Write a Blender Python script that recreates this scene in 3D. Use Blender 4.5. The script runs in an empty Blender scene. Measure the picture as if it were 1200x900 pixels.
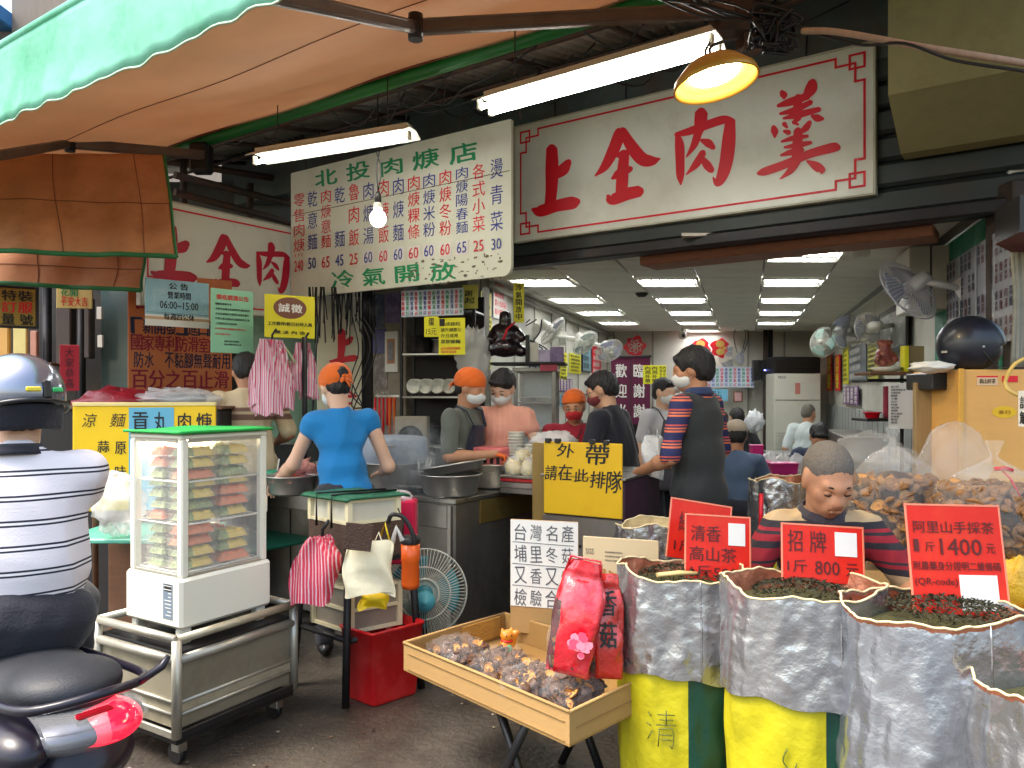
import bpy, bmesh, math, random
import numpy as np
from mathutils import Vector, Matrix, Euler
from mathutils import noise as mnoise
R = math.radians
sin, cos, Vc = math.sin, math.cos, Vector
random.seed(7)
sc = bpy.context.scene
C = sc.collection

# ------------------------------------------------------------------ camera
EYE = 1.45
cam_d = bpy.data.cameras.new('camera')
cam_d.sensor_width = 36.0
cam_d.lens = 27.0
cam_d.shift_y = 10 / 1200
cam_d.clip_start = 0.05
cam_d.clip_end = 900
cam = bpy.data.objects.new('camera', cam_d)
cam.location = (0, 0, EYE)
cam.rotation_euler = (R(90), 0, 0)
C.objects.link(cam)
sc.camera = cam

# ------------------------------------------------------------------ daylight
SUN_EL, SUN_AZ = R(62), R(250)        # azimuth clockwise from +Y
world = bpy.data.worlds.new('World')
sc.world = world
world.use_nodes = True
wn = world.node_tree
sky = wn.nodes.new('ShaderNodeTexSky')
sky.sky_type = 'NISHITA'
sky.sun_disc = False
sky.sun_elevation = SUN_EL
sky.sun_rotation = SUN_AZ
sky.air_density = 1.6
sky.dust_density = 4.5
sky.ozone_density = 1.0
wn.links.new(sky.outputs[0], wn.nodes['Background'].inputs['Color'])
wn.nodes['Background'].inputs['Strength'].default_value = 0.15
sun_d = bpy.data.lights.new('sun', 'SUN')
sun_d.energy = 1.4
sun_d.angle = R(20)
sun_d.color = (1.0, 0.96, 0.9)
sun = bpy.data.objects.new('sun', sun_d)
_sd = Vc((sin(SUN_AZ) * cos(SUN_EL), cos(SUN_AZ) * cos(SUN_EL), sin(SUN_EL)))
sun.rotation_euler = (-_sd).to_track_quat('-Z', 'Y').to_euler()
sun.location = (0, 0, 30)
C.objects.link(sun)
sc.view_settings.view_transform = 'Standard'
sc.view_settings.look = 'None'
sc.view_settings.exposure = 1.72
sc.view_settings.gamma = 1.0
sc.cycles.max_bounces = 7
sc.cycles.transparent_max_bounces = 14
sc.cycles.diffuse_bounces = 4
sc.cycles.glossy_bounces = 3
sc.cycles.transmission_bounces = 5
sc.cycles.sample_clamp_indirect = 6
sc.cycles.caustics_reflective = False
sc.cycles.caustics_refractive = False

# ------------------------------------------------------------------ helpers
def P(px, py, Y):
  """world point seen at photo pixel px,py (1200x900) at distance Y"""
  return Vc(((px - 600) / 900 * Y, Y, EYE + (460 - py) / 900 * Y))
def PX(px, Y, z): return Vc(((px - 600) / 900 * Y, Y, z))

def c(r, g, b):
  f = lambda v: (v / 255 / 12.92) if v / 255 <= .04045 else ((v / 255 + .055) / 1.055) ** 2.4
  return (f(r), f(g), f(b))

_mats = {}
def mat(name, col=(.5, .5, .5), rough=.6, metal=0.0, var=.12, scale=6.0, bump=0.0, bscale=60.0,
    emit=0.0, ecol=None, alpha=1.0, trans=0.0, spec=.5, dirt=None, dirt_amt=.5, dscale=3.0, sheen=0.0,
    stretch=(1, 1, 1), coat=0.0, sss=0.0):
  if name in _mats: return _mats[name]
  m = bpy.data.materials.new(name)
  m.use_nodes = True
  nt = m.node_tree; N = nt.nodes; L = nt.links
  b = N['Principled BSDF']
  b.inputs['Roughness'].default_value = rough
  b.inputs['Metallic'].default_value = metal
  b.inputs['Specular IOR Level'].default_value = spec
  b.inputs['Alpha'].default_value = alpha
  b.inputs['Transmission Weight'].default_value = trans
  b.inputs['Coat Weight'].default_value = coat
  if sheen: b.inputs['Sheen Weight'].default_value = sheen
  if sss:
    b.inputs['Subsurface Weight'].default_value = sss
    b.inputs['Subsurface Radius'].default_value = (.012, .005, .003)
  tc = N.new('ShaderNodeTexCoord')
  mp = N.new('ShaderNodeMapping'); mp.inputs['Scale'].default_value = stretch
  L.new(tc.outputs['Object'], mp.inputs['Vector'])
  src = None
  if var > 0:
    nz = N.new('ShaderNodeTexNoise'); nz.inputs['Scale'].default_value = scale; nz.inputs['Detail'].default_value = 6
    nz.inputs['Roughness'].default_value = .65
    L.new(mp.outputs[0], nz.inputs['Vector'])
    mx = N.new('ShaderNodeMix'); mx.data_type = 'RGBA'
    cc = Vector(col)
    mx.inputs[6].default_value = (*[max(0, x * (1 - var * 1.6)) for x in cc], 1)
    mx.inputs[7].default_value = (*[min(1, x * (1 + var)) for x in cc], 1)
    L.new(nz.outputs['Fac'], mx.inputs[0])
    src = mx.outputs[2]
    rr = N.new('ShaderNodeMapRange'); rr.inputs[3].default_value = max(0, rough - .1); rr.inputs[4].default_value = min(1, rough + .1)
    L.new(nz.outputs['Fac'], rr.inputs[0]); L.new(rr.outputs[0], b.inputs['Roughness'])
  if dirt is not None:
    dn = N.new('ShaderNodeTexNoise'); dn.inputs['Scale'].default_value = dscale; dn.inputs['Detail'].default_value = 10
    dn.inputs['Roughness'].default_value = .7
    L.new(mp.outputs[0], dn.inputs['Vector'])
    rp = N.new('ShaderNodeMapRange'); rp.inputs[1].default_value = .48; rp.inputs[2].default_value = .72
    rp.inputs[4].default_value = dirt_amt
    L.new(dn.outputs['Fac'], rp.inputs[0])
    m2 = N.new('ShaderNodeMix'); m2.data_type = 'RGBA'
    L.new(rp.outputs[0], m2.inputs[0])
    if src: L.new(src, m2.inputs[6])
    else: m2.inputs[6].default_value = (*col, 1)
    m2.inputs[7].default_value = (*dirt, 1)
    src = m2.outputs[2]
  if src: L.new(src, b.inputs['Base Color'])
  else: b.inputs['Base Color'].default_value = (*col, 1)
  if bump > 0:
    bn = N.new('ShaderNodeTexNoise'); bn.inputs['Scale'].default_value = bscale; bn.inputs['Detail'].default_value = 4
    L.new(mp.outputs[0], bn.inputs['Vector'])
    bp = N.new('ShaderNodeBump'); bp.inputs['Strength'].default_value = bump; bp.inputs['Distance'].default_value = .01
    L.new(bn.outputs['Fac'], bp.inputs['Height']); L.new(bp.outputs[0], b.inputs['Normal'])
  if emit > 0:
    b.inputs['Emission Strength'].default_value = emit
    b.inputs['Emission Color'].default_value = (*(ecol or col), 1)
  _mats[name] = m
  return m

def translucent(m, amt=.5):
  nt = m.node_tree; N = nt.nodes; L = nt.links
  b = N['Principled BSDF']; o = N['Material Output']
  tr = N.new('ShaderNodeBsdfTranslucent'); mx = N.new('ShaderNodeMixShader'); mx.inputs[0].default_value = amt
  if b.inputs['Base Color'].links: L.new(b.inputs['Base Color'].links[0].from_socket, tr.inputs[0])
  else: tr.inputs[0].default_value = b.inputs['Base Color'].default_value
  L.new(b.outputs[0], mx.inputs[1]); L.new(tr.outputs[0], mx.inputs[2]); L.new(mx.outputs[0], o.inputs[0])
  return m

def stripes(name, stops, axis='Z', rough=.8, period=None, bump=.15, wob=.0):
  """cloth with stripes: stops = [(pos, colour)...] along an object axis, constant ramp"""
  if name in _mats: return _mats[name]
  m = mat(name, stops[0][1], rough, 0, 0, bump=bump, bscale=180)
  nt = m.node_tree; N = nt.nodes; L = nt.links
  tc = N.new('ShaderNodeTexCoord'); sp = N.new('ShaderNodeSeparateXYZ')
  L.new(tc.outputs['Object'], sp.inputs[0])
  out = sp.outputs[axis]
  if wob:
    nz = N.new('ShaderNodeTexNoise'); nz.inputs['Scale'].default_value = 4
    L.new(tc.outputs['Object'], nz.inputs['Vector'])
    ma = N.new('ShaderNodeMath'); ma.operation = 'MULTIPLY_ADD'; ma.inputs[1].default_value = wob
    L.new(nz.outputs['Fac'], ma.inputs[0]); L.new(out, ma.inputs[2]); out = ma.outputs[0]
  if period:
    mo = N.new('ShaderNodeMath'); mo.operation = 'FLOORED_MODULO'; mo.inputs[1].default_value = period
    L.new(out, mo.inputs[0])
    dv = N.new('ShaderNodeMath'); dv.operation = 'DIVIDE'; dv.inputs[1].default_value = period
    L.new(mo.outputs[0], dv.inputs[0]); out = dv.outputs[0]
  rp = N.new('ShaderNodeValToRGB'); rp.color_ramp.interpolation = 'CONSTANT'
  el = rp.color_ramp.elements
  el[0].position = stops[0][0]; el[0].color = (*stops[0][1], 1)
  el[1].position = stops[1][0]; el[1].color = (*stops[1][1], 1)
  for p, c in stops[2:]:
    e = el.new(p); e.color = (*c, 1)
  L.new(out, rp.inputs[0])
  L.new(rp.outputs[0], N['Principled BSDF'].inputs['Base Color'])
  return m

# unit topology of a chamfered box, computed once
def _cb_pts(s, r):
  pts = []
  for sx in (-1, 1):
    for sy in (-1, 1):
      for sz in (-1, 1):
        x, y, z = sx * s[0] / 2, sy * s[1] / 2, sz * s[2] / 2
        pts += [(x, y - sy * r, z - sz * r), (x - sx * r, y, z - sz * r), (x - sx * r, y - sy * r, z)]
  return pts
def _cb_faces():
  bm = bmesh.new()
  for p in _cb_pts((3, 4, 5), .5): bm.verts.new(p)
  bm.verts.ensure_lookup_table()
  bmesh.ops.convex_hull(bm, input=bm.verts)
  bmesh.ops.dissolve_limit(bm, angle_limit=.01, verts=bm.verts, edges=bm.edges)
  bm.verts.index_update()
  bm.normal_update()
  co = [Vector(p) for p in _cb_pts((3, 4, 5), .5)]
  fs = []
  for f in bm.faces:
    fs.append([min(range(24), key=lambda i: (co[i] - v.co).length) for v in f.verts])
  bm.free()
  return fs
CBF = _cb_faces()

class MB:
  def __init__(s): s.v = []; s.f = []; s.m = []; s.sm = []
  def add(s, vs, fs, mi=0, smooth=False, M=None):
    o = len(s.v)
    if M is not None: vs = [M @ Vector(p) for p in vs]
    s.v += [tuple(p) for p in vs]
    for f in fs: s.f.append([i + o for i in f]); s.m.append(mi); s.sm.append(smooth)
    return s
  def box(s, c, size, r=0.0, mi=0, rot=None, M=None):
    """c centre, size full, r chamfer"""
    T = Matrix.Translation(Vector(c))
    if rot is not None: T = T @ Euler(rot).to_matrix().to_4x4()
    if M is not None: T = M @ T
    r = min(r, min(size) * .45)
    if r <= 0:
      x, y, z = [a / 2 for a in size]
      vs = [(-x, -y, -z), (x, -y, -z), (x, y, -z), (-x, y, -z), (-x, -y, z), (x, -y, z), (x, y, z), (-x, y, z)]
      fs = [(0, 3, 2, 1), (4, 5, 6, 7), (0, 1, 5, 4), (1, 2, 6, 5), (2, 3, 7, 6), (3, 0, 4, 7)]
      return s.add(vs, fs, mi, False, T)
    return s.add(_cb_pts(size, r), CBF, mi, False, T)
  def bb(s, a, b, r=0.0, mi=0, M=None):
    """box from min corner to max corner"""
    c = [(a[i] + b[i]) / 2 for i in range(3)]; z = [abs(b[i] - a[i]) for i in range(3)]
    return s.box(c, z, r, mi, None, M)
  def tube(s, pts, r, n=10, mi=0, cap=True, closed=False, flat=None):
    pts = [Vector(p) for p in pts]; k = len(pts)
    rs = r if isinstance(r, (list, tuple)) else [r] * k
    o = len(s.v); prev = None
    for i, p in enumerate(pts):
      if closed: d = (pts[(i + 1) % k] - pts[i - 1])
      else: d = (pts[min(i + 1, k - 1)] - pts[max(i - 1, 0)])
      d = d.normalized() if d.length > 1e-9 else Vc((0, 0, 1))
      if prev is None:
        a = d.orthogonal().normalized()
        if abs(d.z) < .9: a = d.cross(Vc((0, 0, 1))).normalized()
      else:
        a = prev - d * prev.dot(d)
        a = a.normalized() if a.length > 1e-6 else d.orthogonal().normalized()
      prev = a; b = d.cross(a)
      for j in range(n):
        t = 2 * math.pi * j / n
        fx, fy = (1, 1) if flat is None else flat
        s.v.append(tuple(p + (a * cos(t) * fx + b * sin(t) * fy) * rs[i]))
    m = k if closed else k - 1
    for i in range(m):
      for j in range(n):
        a0 = o + i * n + j; a1 = o + i * n + (j + 1) % n
        b0 = o + ((i + 1) % k) * n + j; b1 = o + ((i + 1) % k) * n + (j + 1) % n
        s.f.append([a0, a1, b1, b0]); s.m.append(mi); s.sm.append(True)
    if cap and not closed:
      s.f.append([o + j for j in range(n)][::-1]); s.m.append(mi); s.sm.append(False)
      s.f.append([o + (k - 1) * n + j for j in range(n)]); s.m.append(mi); s.sm.append(False)
    return s
  def cyl(s, a, b, r, r2=None, n=20, mi=0):
    return s.tube([a, b], [r, r if r2 is None else r2], n, mi)
  def lathe(s, prof, c=(0, 0, 0), n=32, mi=0, M=None, disp=None, sx=1, sy=1, ang=2 * math.pi):
    o = len(s.v); c = Vector(c); full = ang > 6.28
    nn = n if full else n + 1
    for i, (r, z) in enumerate(prof):
      for j in range(nn):
        t = ang * j / n
        rr = r + (disp(t, z, r) if disp else 0)
        p = c + Vc((cos(t) * rr * sx, sin(t) * rr * sy, z))
        if M is not None: p = M @ p
        s.v.append(tuple(p))
    for i in range(len(prof) - 1):
      for j in range(n):
        j2 = (j + 1) % nn
        s.f.append([o + i * nn + j, o + i * nn + j2, o + (i + 1) * nn + j2, o + (i + 1) * nn + j]); s.m.append(mi); s.sm.append(True)
    return s
  def sph(s, c, r, n=16, mi=0, disp=None, M=None):
    """ellipsoid, r scalar or 3-tuple"""
    if not isinstance(r, (tuple, list, Vector)): r = (r, r, r)
    o = len(s.v); c = Vector(c); k = max(4, n // 2)
    for i in range(k + 1):
      ph = math.pi * i / k
      for j in range(n):
        t = 2 * math.pi * j / n
        d = Vc((sin(ph) * cos(t), sin(ph) * sin(t), -cos(ph)))
        q = 1 + (disp(d) if disp else 0)
        p = c + Vc((d.x * r[0], d.y * r[1], d.z * r[2])) * q
        if M is not None: p = M @ p
        s.v.append(tuple(p))
    for i in range(k):
      for j in range(n):
        s.f.append([o + i * n + j, o + i * n + (j + 1) % n, o + (i + 1) * n + (j + 1) % n, o + (i + 1) * n + j]); s.m.append(mi); s.sm.append(True)
    return s
  def grid(s, fn, nu, nv, mi=0, smooth=True):
    o = len(s.v)
    for i in range(nu + 1):
      for j in range(nv + 1): s.v.append(tuple(fn(i / nu, j / nv)))
    for i in range(nu):
      for j in range(nv):
        a = o + i * (nv + 1) + j
        s.f.append([a, a + nv + 1, a + nv + 2, a + 1]); s.m.append(mi); s.sm.append(smooth)
    return s
  def mesh(s, name, mats):
    me = bpy.data.meshes.new(name)
    me.from_pydata(s.v, [], s.f)
    for m in (mats if isinstance(mats, (list, tuple)) else [mats]): me.materials.append(m)
    me.polygons.foreach_set('material_index', s.m)
    me.polygons.foreach_set('use_smooth', s.sm)
    me.update()
    return me
  def build(s, name, mats, parent=None, loc=None, rot=None, solid=0, sub=0, fixn=False):
    me = s.mesh(name, mats)
    if fixn:
      bm = bmesh.new(); bm.from_mesh(me); bmesh.ops.remove_doubles(bm, verts=bm.verts, dist=1e-5)
      bmesh.ops.recalc_face_normals(bm, faces=bm.faces); bm.to_mesh(me); bm.free()
    o = link(name, me, parent, loc, rot, solid, sub)
    if name == 'lettering': o['kind'] = 'stuff'
    return o

def link(name, me, parent=None, loc=None, rot=None, solid=0, sub=0):
  o = bpy.data.objects.new(name, me)
  C.objects.link(o)
  if parent is not None: o.parent = parent
  if loc is not None: o.location = loc
  if rot is not None: o.rotation_euler = rot
  if solid:
    md = o.modifiers.new('solid', 'SOLIDIFY'); md.thickness = solid; md.offset = 0
  if sub:
    md = o.modifiers.new('sub', 'SUBSURF'); md.levels = sub; md.render_levels = sub
  return o

def tag(o, label=None, cat=None, group=None, kind=None):
  if label: o['label'] = label
  if cat: o['category'] = cat
  if group: o['group'] = group
  if kind: o['kind'] = kind
  return o
def thing(name, label, cat, loc=(0, 0, 0), rz=0, group=None, rot=None):
  o = bpy.data.objects.new(name, None)
  o.empty_display_size = .1
  C.objects.link(o)
  o.location = loc
  o.rotation_euler = rot if rot is not None else (0, 0, rz)
  return tag(o, label, cat, group)
def copy_tree(o, parent=None, kids=None):
  if kids is None:
    kids = {}
    for q in sc.objects:
      if q.parent is not None: kids.setdefault(q.parent.name, []).append(q)
  c = o.copy(); C.objects.link(c); c.parent = parent
  for ch in kids.get(o.name, []): copy_tree(ch, c, kids)
  return c

# text as flat print: a mesh lying in local XZ, front towards -Y
_tc = {}
def text_pts(s, bold=0.0, res=2):
  key = (s, bold, res)
  if key not in _tc:
    cu = bpy.data.curves.new('t', 'FONT'); cu.body = s; cu.resolution_u = res; cu.offset = bold
    o = bpy.data.objects.new('t', cu)
    me = bpy.data.meshes.new_from_object(o)
    vs = [v.co.copy() for v in me.vertices]; fs = [list(p.vertices) for p in me.polygons]
    bpy.data.objects.remove(o); bpy.data.curves.remove(cu); bpy.data.meshes.remove(me)
    _tc[key] = (vs, fs)
  return _tc[key]
def put_text(mb, s, x, z, w, h, y=-.002, bold=0.0, mi=0, rot=0.0, shear=0.0, res=2, jit=0.0):
  """fit string into a box with lower left x,z and size w,h (local X,Z)"""
  if not s.strip(): return mb
  vs, fs = text_pts(s, 0.0, res)
  if not vs: return mb
  x0 = min(v.x for v in vs); x1 = max(v.x for v in vs); z0 = min(v.y for v in vs); z1 = max(v.y for v in vs)
  if s == '一': z0 -= .4; z1 += .35
  if s == '~': z0 -= .2; z1 += .2
  out = []
  for v in vs:
    a = ((v.x - x0) / max(1e-6, x1 - x0) - .5) * w; b = ((v.y - z0) / max(1e-6, z1 - z0) - .5) * h
    a += b * shear
    c, d = cos(rot), sin(rot)
    out.append((x + w / 2 + a * c - b * d, y, z + h / 2 + a * d + b * c))
  if bold > .003:
    e = min(bold, .03) * .8 * w / max(1e-6, x1 - x0)
    mb.add([(p[0] - e, p[1] - .00025, p[2] + e * .5) for p in out], fs, mi)
    mb.add([(p[0] + e, p[1] - .0005, p[2] - e * .5) for p in out], fs, mi)
  return mb.add(out, fs, mi)
def put_row(mb, s, x, z, w, h, gap=.12, **k):
  """characters one by one across width w"""
  n = len(s); cw = w / n; rj = k.pop('rj', 0.0); sj = k.pop('sj', 0.0)
  for i, ch in enumerate(s):
    if ch == ' ': continue
    f = 1 + random.uniform(-sj, sj)
    hh = h * f; ww = cw * (1 - gap) * f
    if ch in '1.,、/元-': ww *= .55 if ch in '1.,、/' else 1
    put_text(mb, ch, x + cw * i + (cw - ww) / 2, z + (h - hh) / 2 + random.uniform(-sj, sj) * h * .3, ww, hh, rot=random.uniform(-rj, rj), **k)
  return mb
def put_col(mb, s, x, z_top, w, h, gap=.12, **k):
  n = len(s); ch_h = h / n
  for i, ch in enumerate(s):
    if ch == ' ': continue
    put_text(mb, ch, x, z_top - ch_h * (i + 1) + ch_h * gap / 2, w, ch_h * (1 - gap), **k)
  return mb

def crm(pts, per=6):
  """Catmull-Rom through tuples of any length"""
  pts = [np.array(p, float) for p in pts]
  if len(pts) < 3:
    return [pts[0] + (pts[-1] - pts[0]) * t / per for t in range(per + 1)]
  q = [2 * pts[0] - pts[1]] + pts + [2 * pts[-1] - pts[-2]]
  out = []
  for i in range(1, len(q) - 2):
    for k in range(per):
      t = k / per
      out.append(.5 * ((2 * q[i]) + (-q[i - 1] + q[i + 1]) * t + (2 * q[i - 1] - 5 * q[i] + 4 * q[i + 1] - q[i + 2]) * t * t + (-q[i - 1] + 3 * q[i] - 3 * q[i + 1] + q[i + 2]) * t ** 3))
  out.append(q[-2])
  return out
def V3(seq): return [Vector(p[:3]) for p in seq]
def wire(mb, pts, r, n=6, per=6, mi=0): return mb.tube(V3(crm([tuple(p) for p in pts], per)), r, n, mi)

_by = [0]
def brush(mb, strokes, to2, y=-.003, mi=0):
  """brush-written strokes: each a list of (u, v, width); to2 maps u, v onto the sheet"""
  for st in strokes:
    _by[0] = (_by[0] + 1) % 40
    yy = y - _by[0] * .00008
    q = crm(st, 7)
    L_, R_ = [], []
    for i, p in enumerate(q):
      a = q[max(0, i - 1)]; b = q[min(len(q) - 1, i + 1)]
      d = np.array([b[0] - a[0], b[1] - a[1]]); n = np.linalg.norm(d); d = d / n if n > 1e-6 else np.array([1, 0])
      nx, ny = -d[1], d[0]
      hw = max(.3, p[2] * .56)
      L_.append((p[0] + nx * hw, p[1] + ny * hw)); R_.append((p[0] - nx * hw, p[1] - ny * hw))
    def cap(p, d, hw):
      o = []
      a0 = math.atan2(d[1], d[0])
      for k in range(1, 6):
        a = a0 + math.pi / 2 - math.pi * k / 6
        o.append((p[0] + cos(a) * hw * .8, p[1] + sin(a) * hw * .8))
      return o
    de = q[-1][:2] - q[-2][:2]; ds = q[0][:2] - q[1][:2]
    def to(p):
      a, b = to2(p[0], p[1]); return (a, yy, b)
    o = len(mb.v)
    n = len(L_)
    mb.v += [to(p) for p in L_] + [to(p) for p in R_]
    for i in range(n - 1):
      mb.f.append([o + i, o + i + 1, o + n + i + 1, o + n + i]); mb.m.append(mi); mb.sm.append(False)
    for (p, d, a, b) in ((q[-1], de, o + n - 1, o + 2 * n - 1), (q[0], ds, o + n, o)):
      c = cap(p[:2], d, max(.3, p[2] * .56)); k0 = len(mb.v)
      mb.v += [to(t) for t in c]
      mb.f.append([a] + list(range(k0, k0 + len(c))) + [b]); mb.m.append(mi); mb.sm.append(False)
  return mb

# ---- implicit surfaces: tapered capsules and ellipsoids, smoothly joined, meshed with surface nets
def cap(a, b, ra, rb=None): return ('c', np.array(a, float), np.array(b, float), ra, ra if rb is None else rb)
def ell(c, r, rot=None):
  return ('e', np.array(c, float), np.array(r, float), None if rot is None else np.array(Euler(rot).to_matrix()))
def _dist(p, X):
  if p[0] == 'c':
    a, b, ra, rb = p[1:]
    ab = b - a; l2 = float(ab @ ab) + 1e-12
    t = np.clip(((X - a) @ ab) / l2, 0, 1)
    return np.linalg.norm(X - a - t[..., None] * ab, axis=-1) - (ra + (rb - ra) * t)
  c, r, M = p[1:]
  q = X - c
  if M is not None: q = q @ M
  k0 = np.linalg.norm(q / r, axis=-1); k1 = np.linalg.norm(q / (r * r), axis=-1) + 1e-9
  return k0 * (k0 - 1) / k1
def _bounds(p):
  if p[0] == 'c':
    r = max(p[3], p[4]); return np.minimum(p[1], p[2]) - r, np.maximum(p[1], p[2]) + r
  r = max(p[2]); return p[1] - r, p[1] + r
def sdf_mesh(add, h=.01, k=.012, sub=(), disp=None, clip=None):
  bs = [_bounds(p) for p in add]
  lo = np.min([b[0] for b in bs], 0) - 3 * h; hi = np.max([b[1] for b in bs], 0) + 3 * h
  n = np.ceil((hi - lo) / h).astype(int) + 1
  ax = [lo[i] + h * np.arange(n[i]) for i in range(3)]
  S = np.zeros(n, np.float64)
  def region(b, m):
    i0 = np.maximum(0, np.floor((b[0] - m - lo) / h).astype(int)); i1 = np.minimum(n, np.ceil((b[1] + m - lo) / h).astype(int) + 1)
    return i0, i1
  def pts(i0, i1):
    g = np.meshgrid(ax[0][i0[0]:i1[0]], ax[1][i0[1]:i1[1]], ax[2][i0[2]:i1[2]], indexing='ij')
    return np.stack(g, -1)
  for p, b in zip(add, bs):
    i0, i1 = region(b, 5 * k + h * 2)
    if (i1 <= i0).any(): continue
    d = _dist(p, pts(i0, i1))
    S[i0[0]:i1[0], i0[1]:i1[1], i0[2]:i1[2]] += np.exp(np.clip(-d / k, -40, 40))
  F = -k * np.log(S + 1e-9)
  if disp is not None or clip is not None:
    X = pts(np.zeros(3, int), n)
    if disp is not None: F = F + disp(X)
    if clip is not None: F = np.maximum(F, clip(X))
  for p in sub:
    i0, i1 = region(_bounds(p), .02)
    if (i1 <= i0).any(): continue
    sl = (slice(i0[0], i1[0]), slice(i0[1], i1[1]), slice(i0[2], i1[2]))
    F[sl] = np.maximum(F[sl], -_dist(p, pts(i0, i1)))
  # surface nets
  c = np.array(F.shape) - 1
  acc = np.zeros((*c, 3)); cnt = np.zeros(c)
  sg = F < 0
  g0 = np.stack(np.meshgrid(np.arange(c[0]), np.arange(c[1]), np.arange(c[2]), indexing='ij'), -1).astype(float)
  def sl(o): return tuple(slice(o[i], o[i] + c[i]) for i in range(3))
  for axis in range(3):
    for u in (0, 1):
      for w in (0, 1):
        o = [0, 0, 0]; others = [i for i in range(3) if i != axis]
        o[others[0]] = u; o[others[1]] = w
        o2 = list(o); o2[axis] = 1
        A = F[sl(o)]; B = F[sl(o2)]
        m = (A < 0) != (B < 0)
        t = np.where(m, A / np.where(m, A - B, 1), 0)
        for i in range(3):
          base = o[i] + (t if i == axis else 0)
          acc[..., i] += np.where(m, base, 0)
        cnt += m
  act = cnt > 0
  idx = -np.ones(c, int); idx[act] = np.arange(act.sum())
  V = (g0[act] + acc[act] / cnt[act][:, None]) * h + lo
  faces = []
  for axis in range(3):
    a, b = [(1, 2), (2, 0), (0, 1)][axis]
    A = [slice(0, F.shape[i]) for i in range(3)]; B = list(A)
    A[axis] = slice(0, -1); B[axis] = slice(1, None)
    A[a] = B[a] = slice(1, -1); A[b] = B[b] = slice(1, -1)
    s0 = sg[tuple(A)]; s1 = sg[tuple(B)]
    for m, flip in ((s0 & ~s1, False), (~s0 & s1, True)):
      I = np.argwhere(m)
      if not len(I): continue
      I[:, a] += 1; I[:, b] += 1
      def cell(da, db):
        J = I.copy(); J[:, a] -= da; J[:, b] -= db
        return idx[J[:, 0], J[:, 1], J[:, 2]]
      q = np.stack([cell(0, 0), cell(1, 0), cell(1, 1), cell(0, 1)], 1)
      faces.append(q[:, ::-1] if flip else q)
  Fq = np.concatenate(faces) if faces else np.zeros((0, 4), int)
  Fq = Fq[(Fq >= 0).all(1)]
  return V, Fq
def sdf_obj(name, add, m, parent=None, h=.01, k=.012, extra=None, **kw):
  V, Fq = sdf_mesh(add, h, k, **kw)
  me = bpy.data.meshes.new(name)
  vs = V; fs = Fq
  if extra is not None:        # an MB joined into the same mesh
    fs = [list(f) for f in Fq] + [[i + len(V) for i in f] for f in extra.f]
    vs = list(map(tuple, V)) + extra.v
    me.from_pydata(vs, [], fs)
  else:
    me.vertices.add(len(V)); me.vertices.foreach_set('co', V.astype(np.float32).ravel())
    me.loops.add(len(Fq) * 4); me.loops.foreach_set('vertex_index', Fq.astype(np.int32).ravel())
    me.polygons.add(len(Fq)); me.polygons.foreach_set('loop_start', np.arange(0, len(Fq) * 4, 4, dtype=np.int32))
    me.update(calc_edges=True)
  me.polygons.foreach_set('use_smooth', [True] * len(me.polygons))
  me.materials.append(m)
  me.validate()
  return link(name, me, parent)
def wrinkle(amp, f, seed=0, zf=1.0):
  rs = np.random.RandomState(seed)
  K = [(rs.normal(size=3) * f * rs.uniform(.5, 1.6), rs.uniform(0, 6.28), rs.uniform(.4, 1)) for _ in range(7)]
  def d(X):
    o = 0
    for i, (kk, ph, a) in enumerate(K):
      w = kk * np.array([1, 1, zf])
      s_ = np.sin(X @ w + ph)
      o = o + a * (s_ if i % 2 else 1.5 * np.abs(s_) - .9)
    return o * amp / 3
  return d

# ================================================================== SETTING
FO = Vc((2.17, 4.6, 0)); FL = Vc((-.8207, .5713, 0)); FOUT = Vc((-.571, -.821, 0)); FRZ = math.atan2(-.5713, .8207)
def fac(t, d, z): return FO + FL * t + FOUT * d + Vc((0, 0, z))     # t metres left of the sign's right edge, d metres out
def facY(px, d=0.0): return (6.108 - 1.218 * d) / (1 + .695 * (px - 600) / 900)
def fpx(px, d, z):
  y = facY(px, d); return Vc(((px - 600) / 900 * y, y, z))
def fpp(px, py, d=0.0): return P(px, py, facY(px, d))
def WL(Y): return .14 + .3065 * (Y - 8.36)      # dining room, left wall
def WR(Y): return 3.05 + .3065 * (Y - 5.3)      # right wall
BACK = 13.3; CEIL = 2.5

M_asph = mat('wet_concrete', c(82, 75, 67), .36, var=.5, scale=2.2, bump=.8, bscale=34, dirt=c(26, 24, 22), dirt_amt=.9, dscale=1.6)
M_floor = mat('floor_tile', c(120, 128, 124), .35, var=.2, scale=2, dirt=c(70, 72, 70), dirt_amt=.5)
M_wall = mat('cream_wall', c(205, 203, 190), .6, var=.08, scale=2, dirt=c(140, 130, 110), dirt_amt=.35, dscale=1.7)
M_ceil = mat('ceiling_panel', c(226, 222, 210), .8, var=.06, scale=3, bump=.1, dirt=c(150, 140, 120), dirt_amt=.3)
M_dark = mat('dark_steel', c(48, 48, 50), .45, .6, var=.3, scale=9, dirt=c(70, 52, 40), dirt_amt=.5)
M_black = mat('black_plastic', c(24, 24, 26), .4, var=.2)
M_rust = mat('rusty_steel', c(82, 70, 62), .65, .4, var=.35, scale=14, dirt=c(110, 66, 38), dirt_amt=.7, dscale=7)
M_steel = mat('stainless', c(176, 174, 168), .3, .95, var=.15, scale=5, bump=.04, bscale=18, dirt=c(120, 110, 95), dirt_amt=.35)
M_dsteel = mat('stained_stainless', c(146, 142, 134), .36, .8, var=.3, scale=3, bump=.05, bscale=12, dirt=c(58, 50, 44), dirt_amt=.65, dscale=2.2)
M_alu = mat('aluminium', c(188, 184, 170), .4, .6, var=.15, scale=12, dirt=c(120, 105, 80), dirt_amt=.5, dscale=6)
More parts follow.
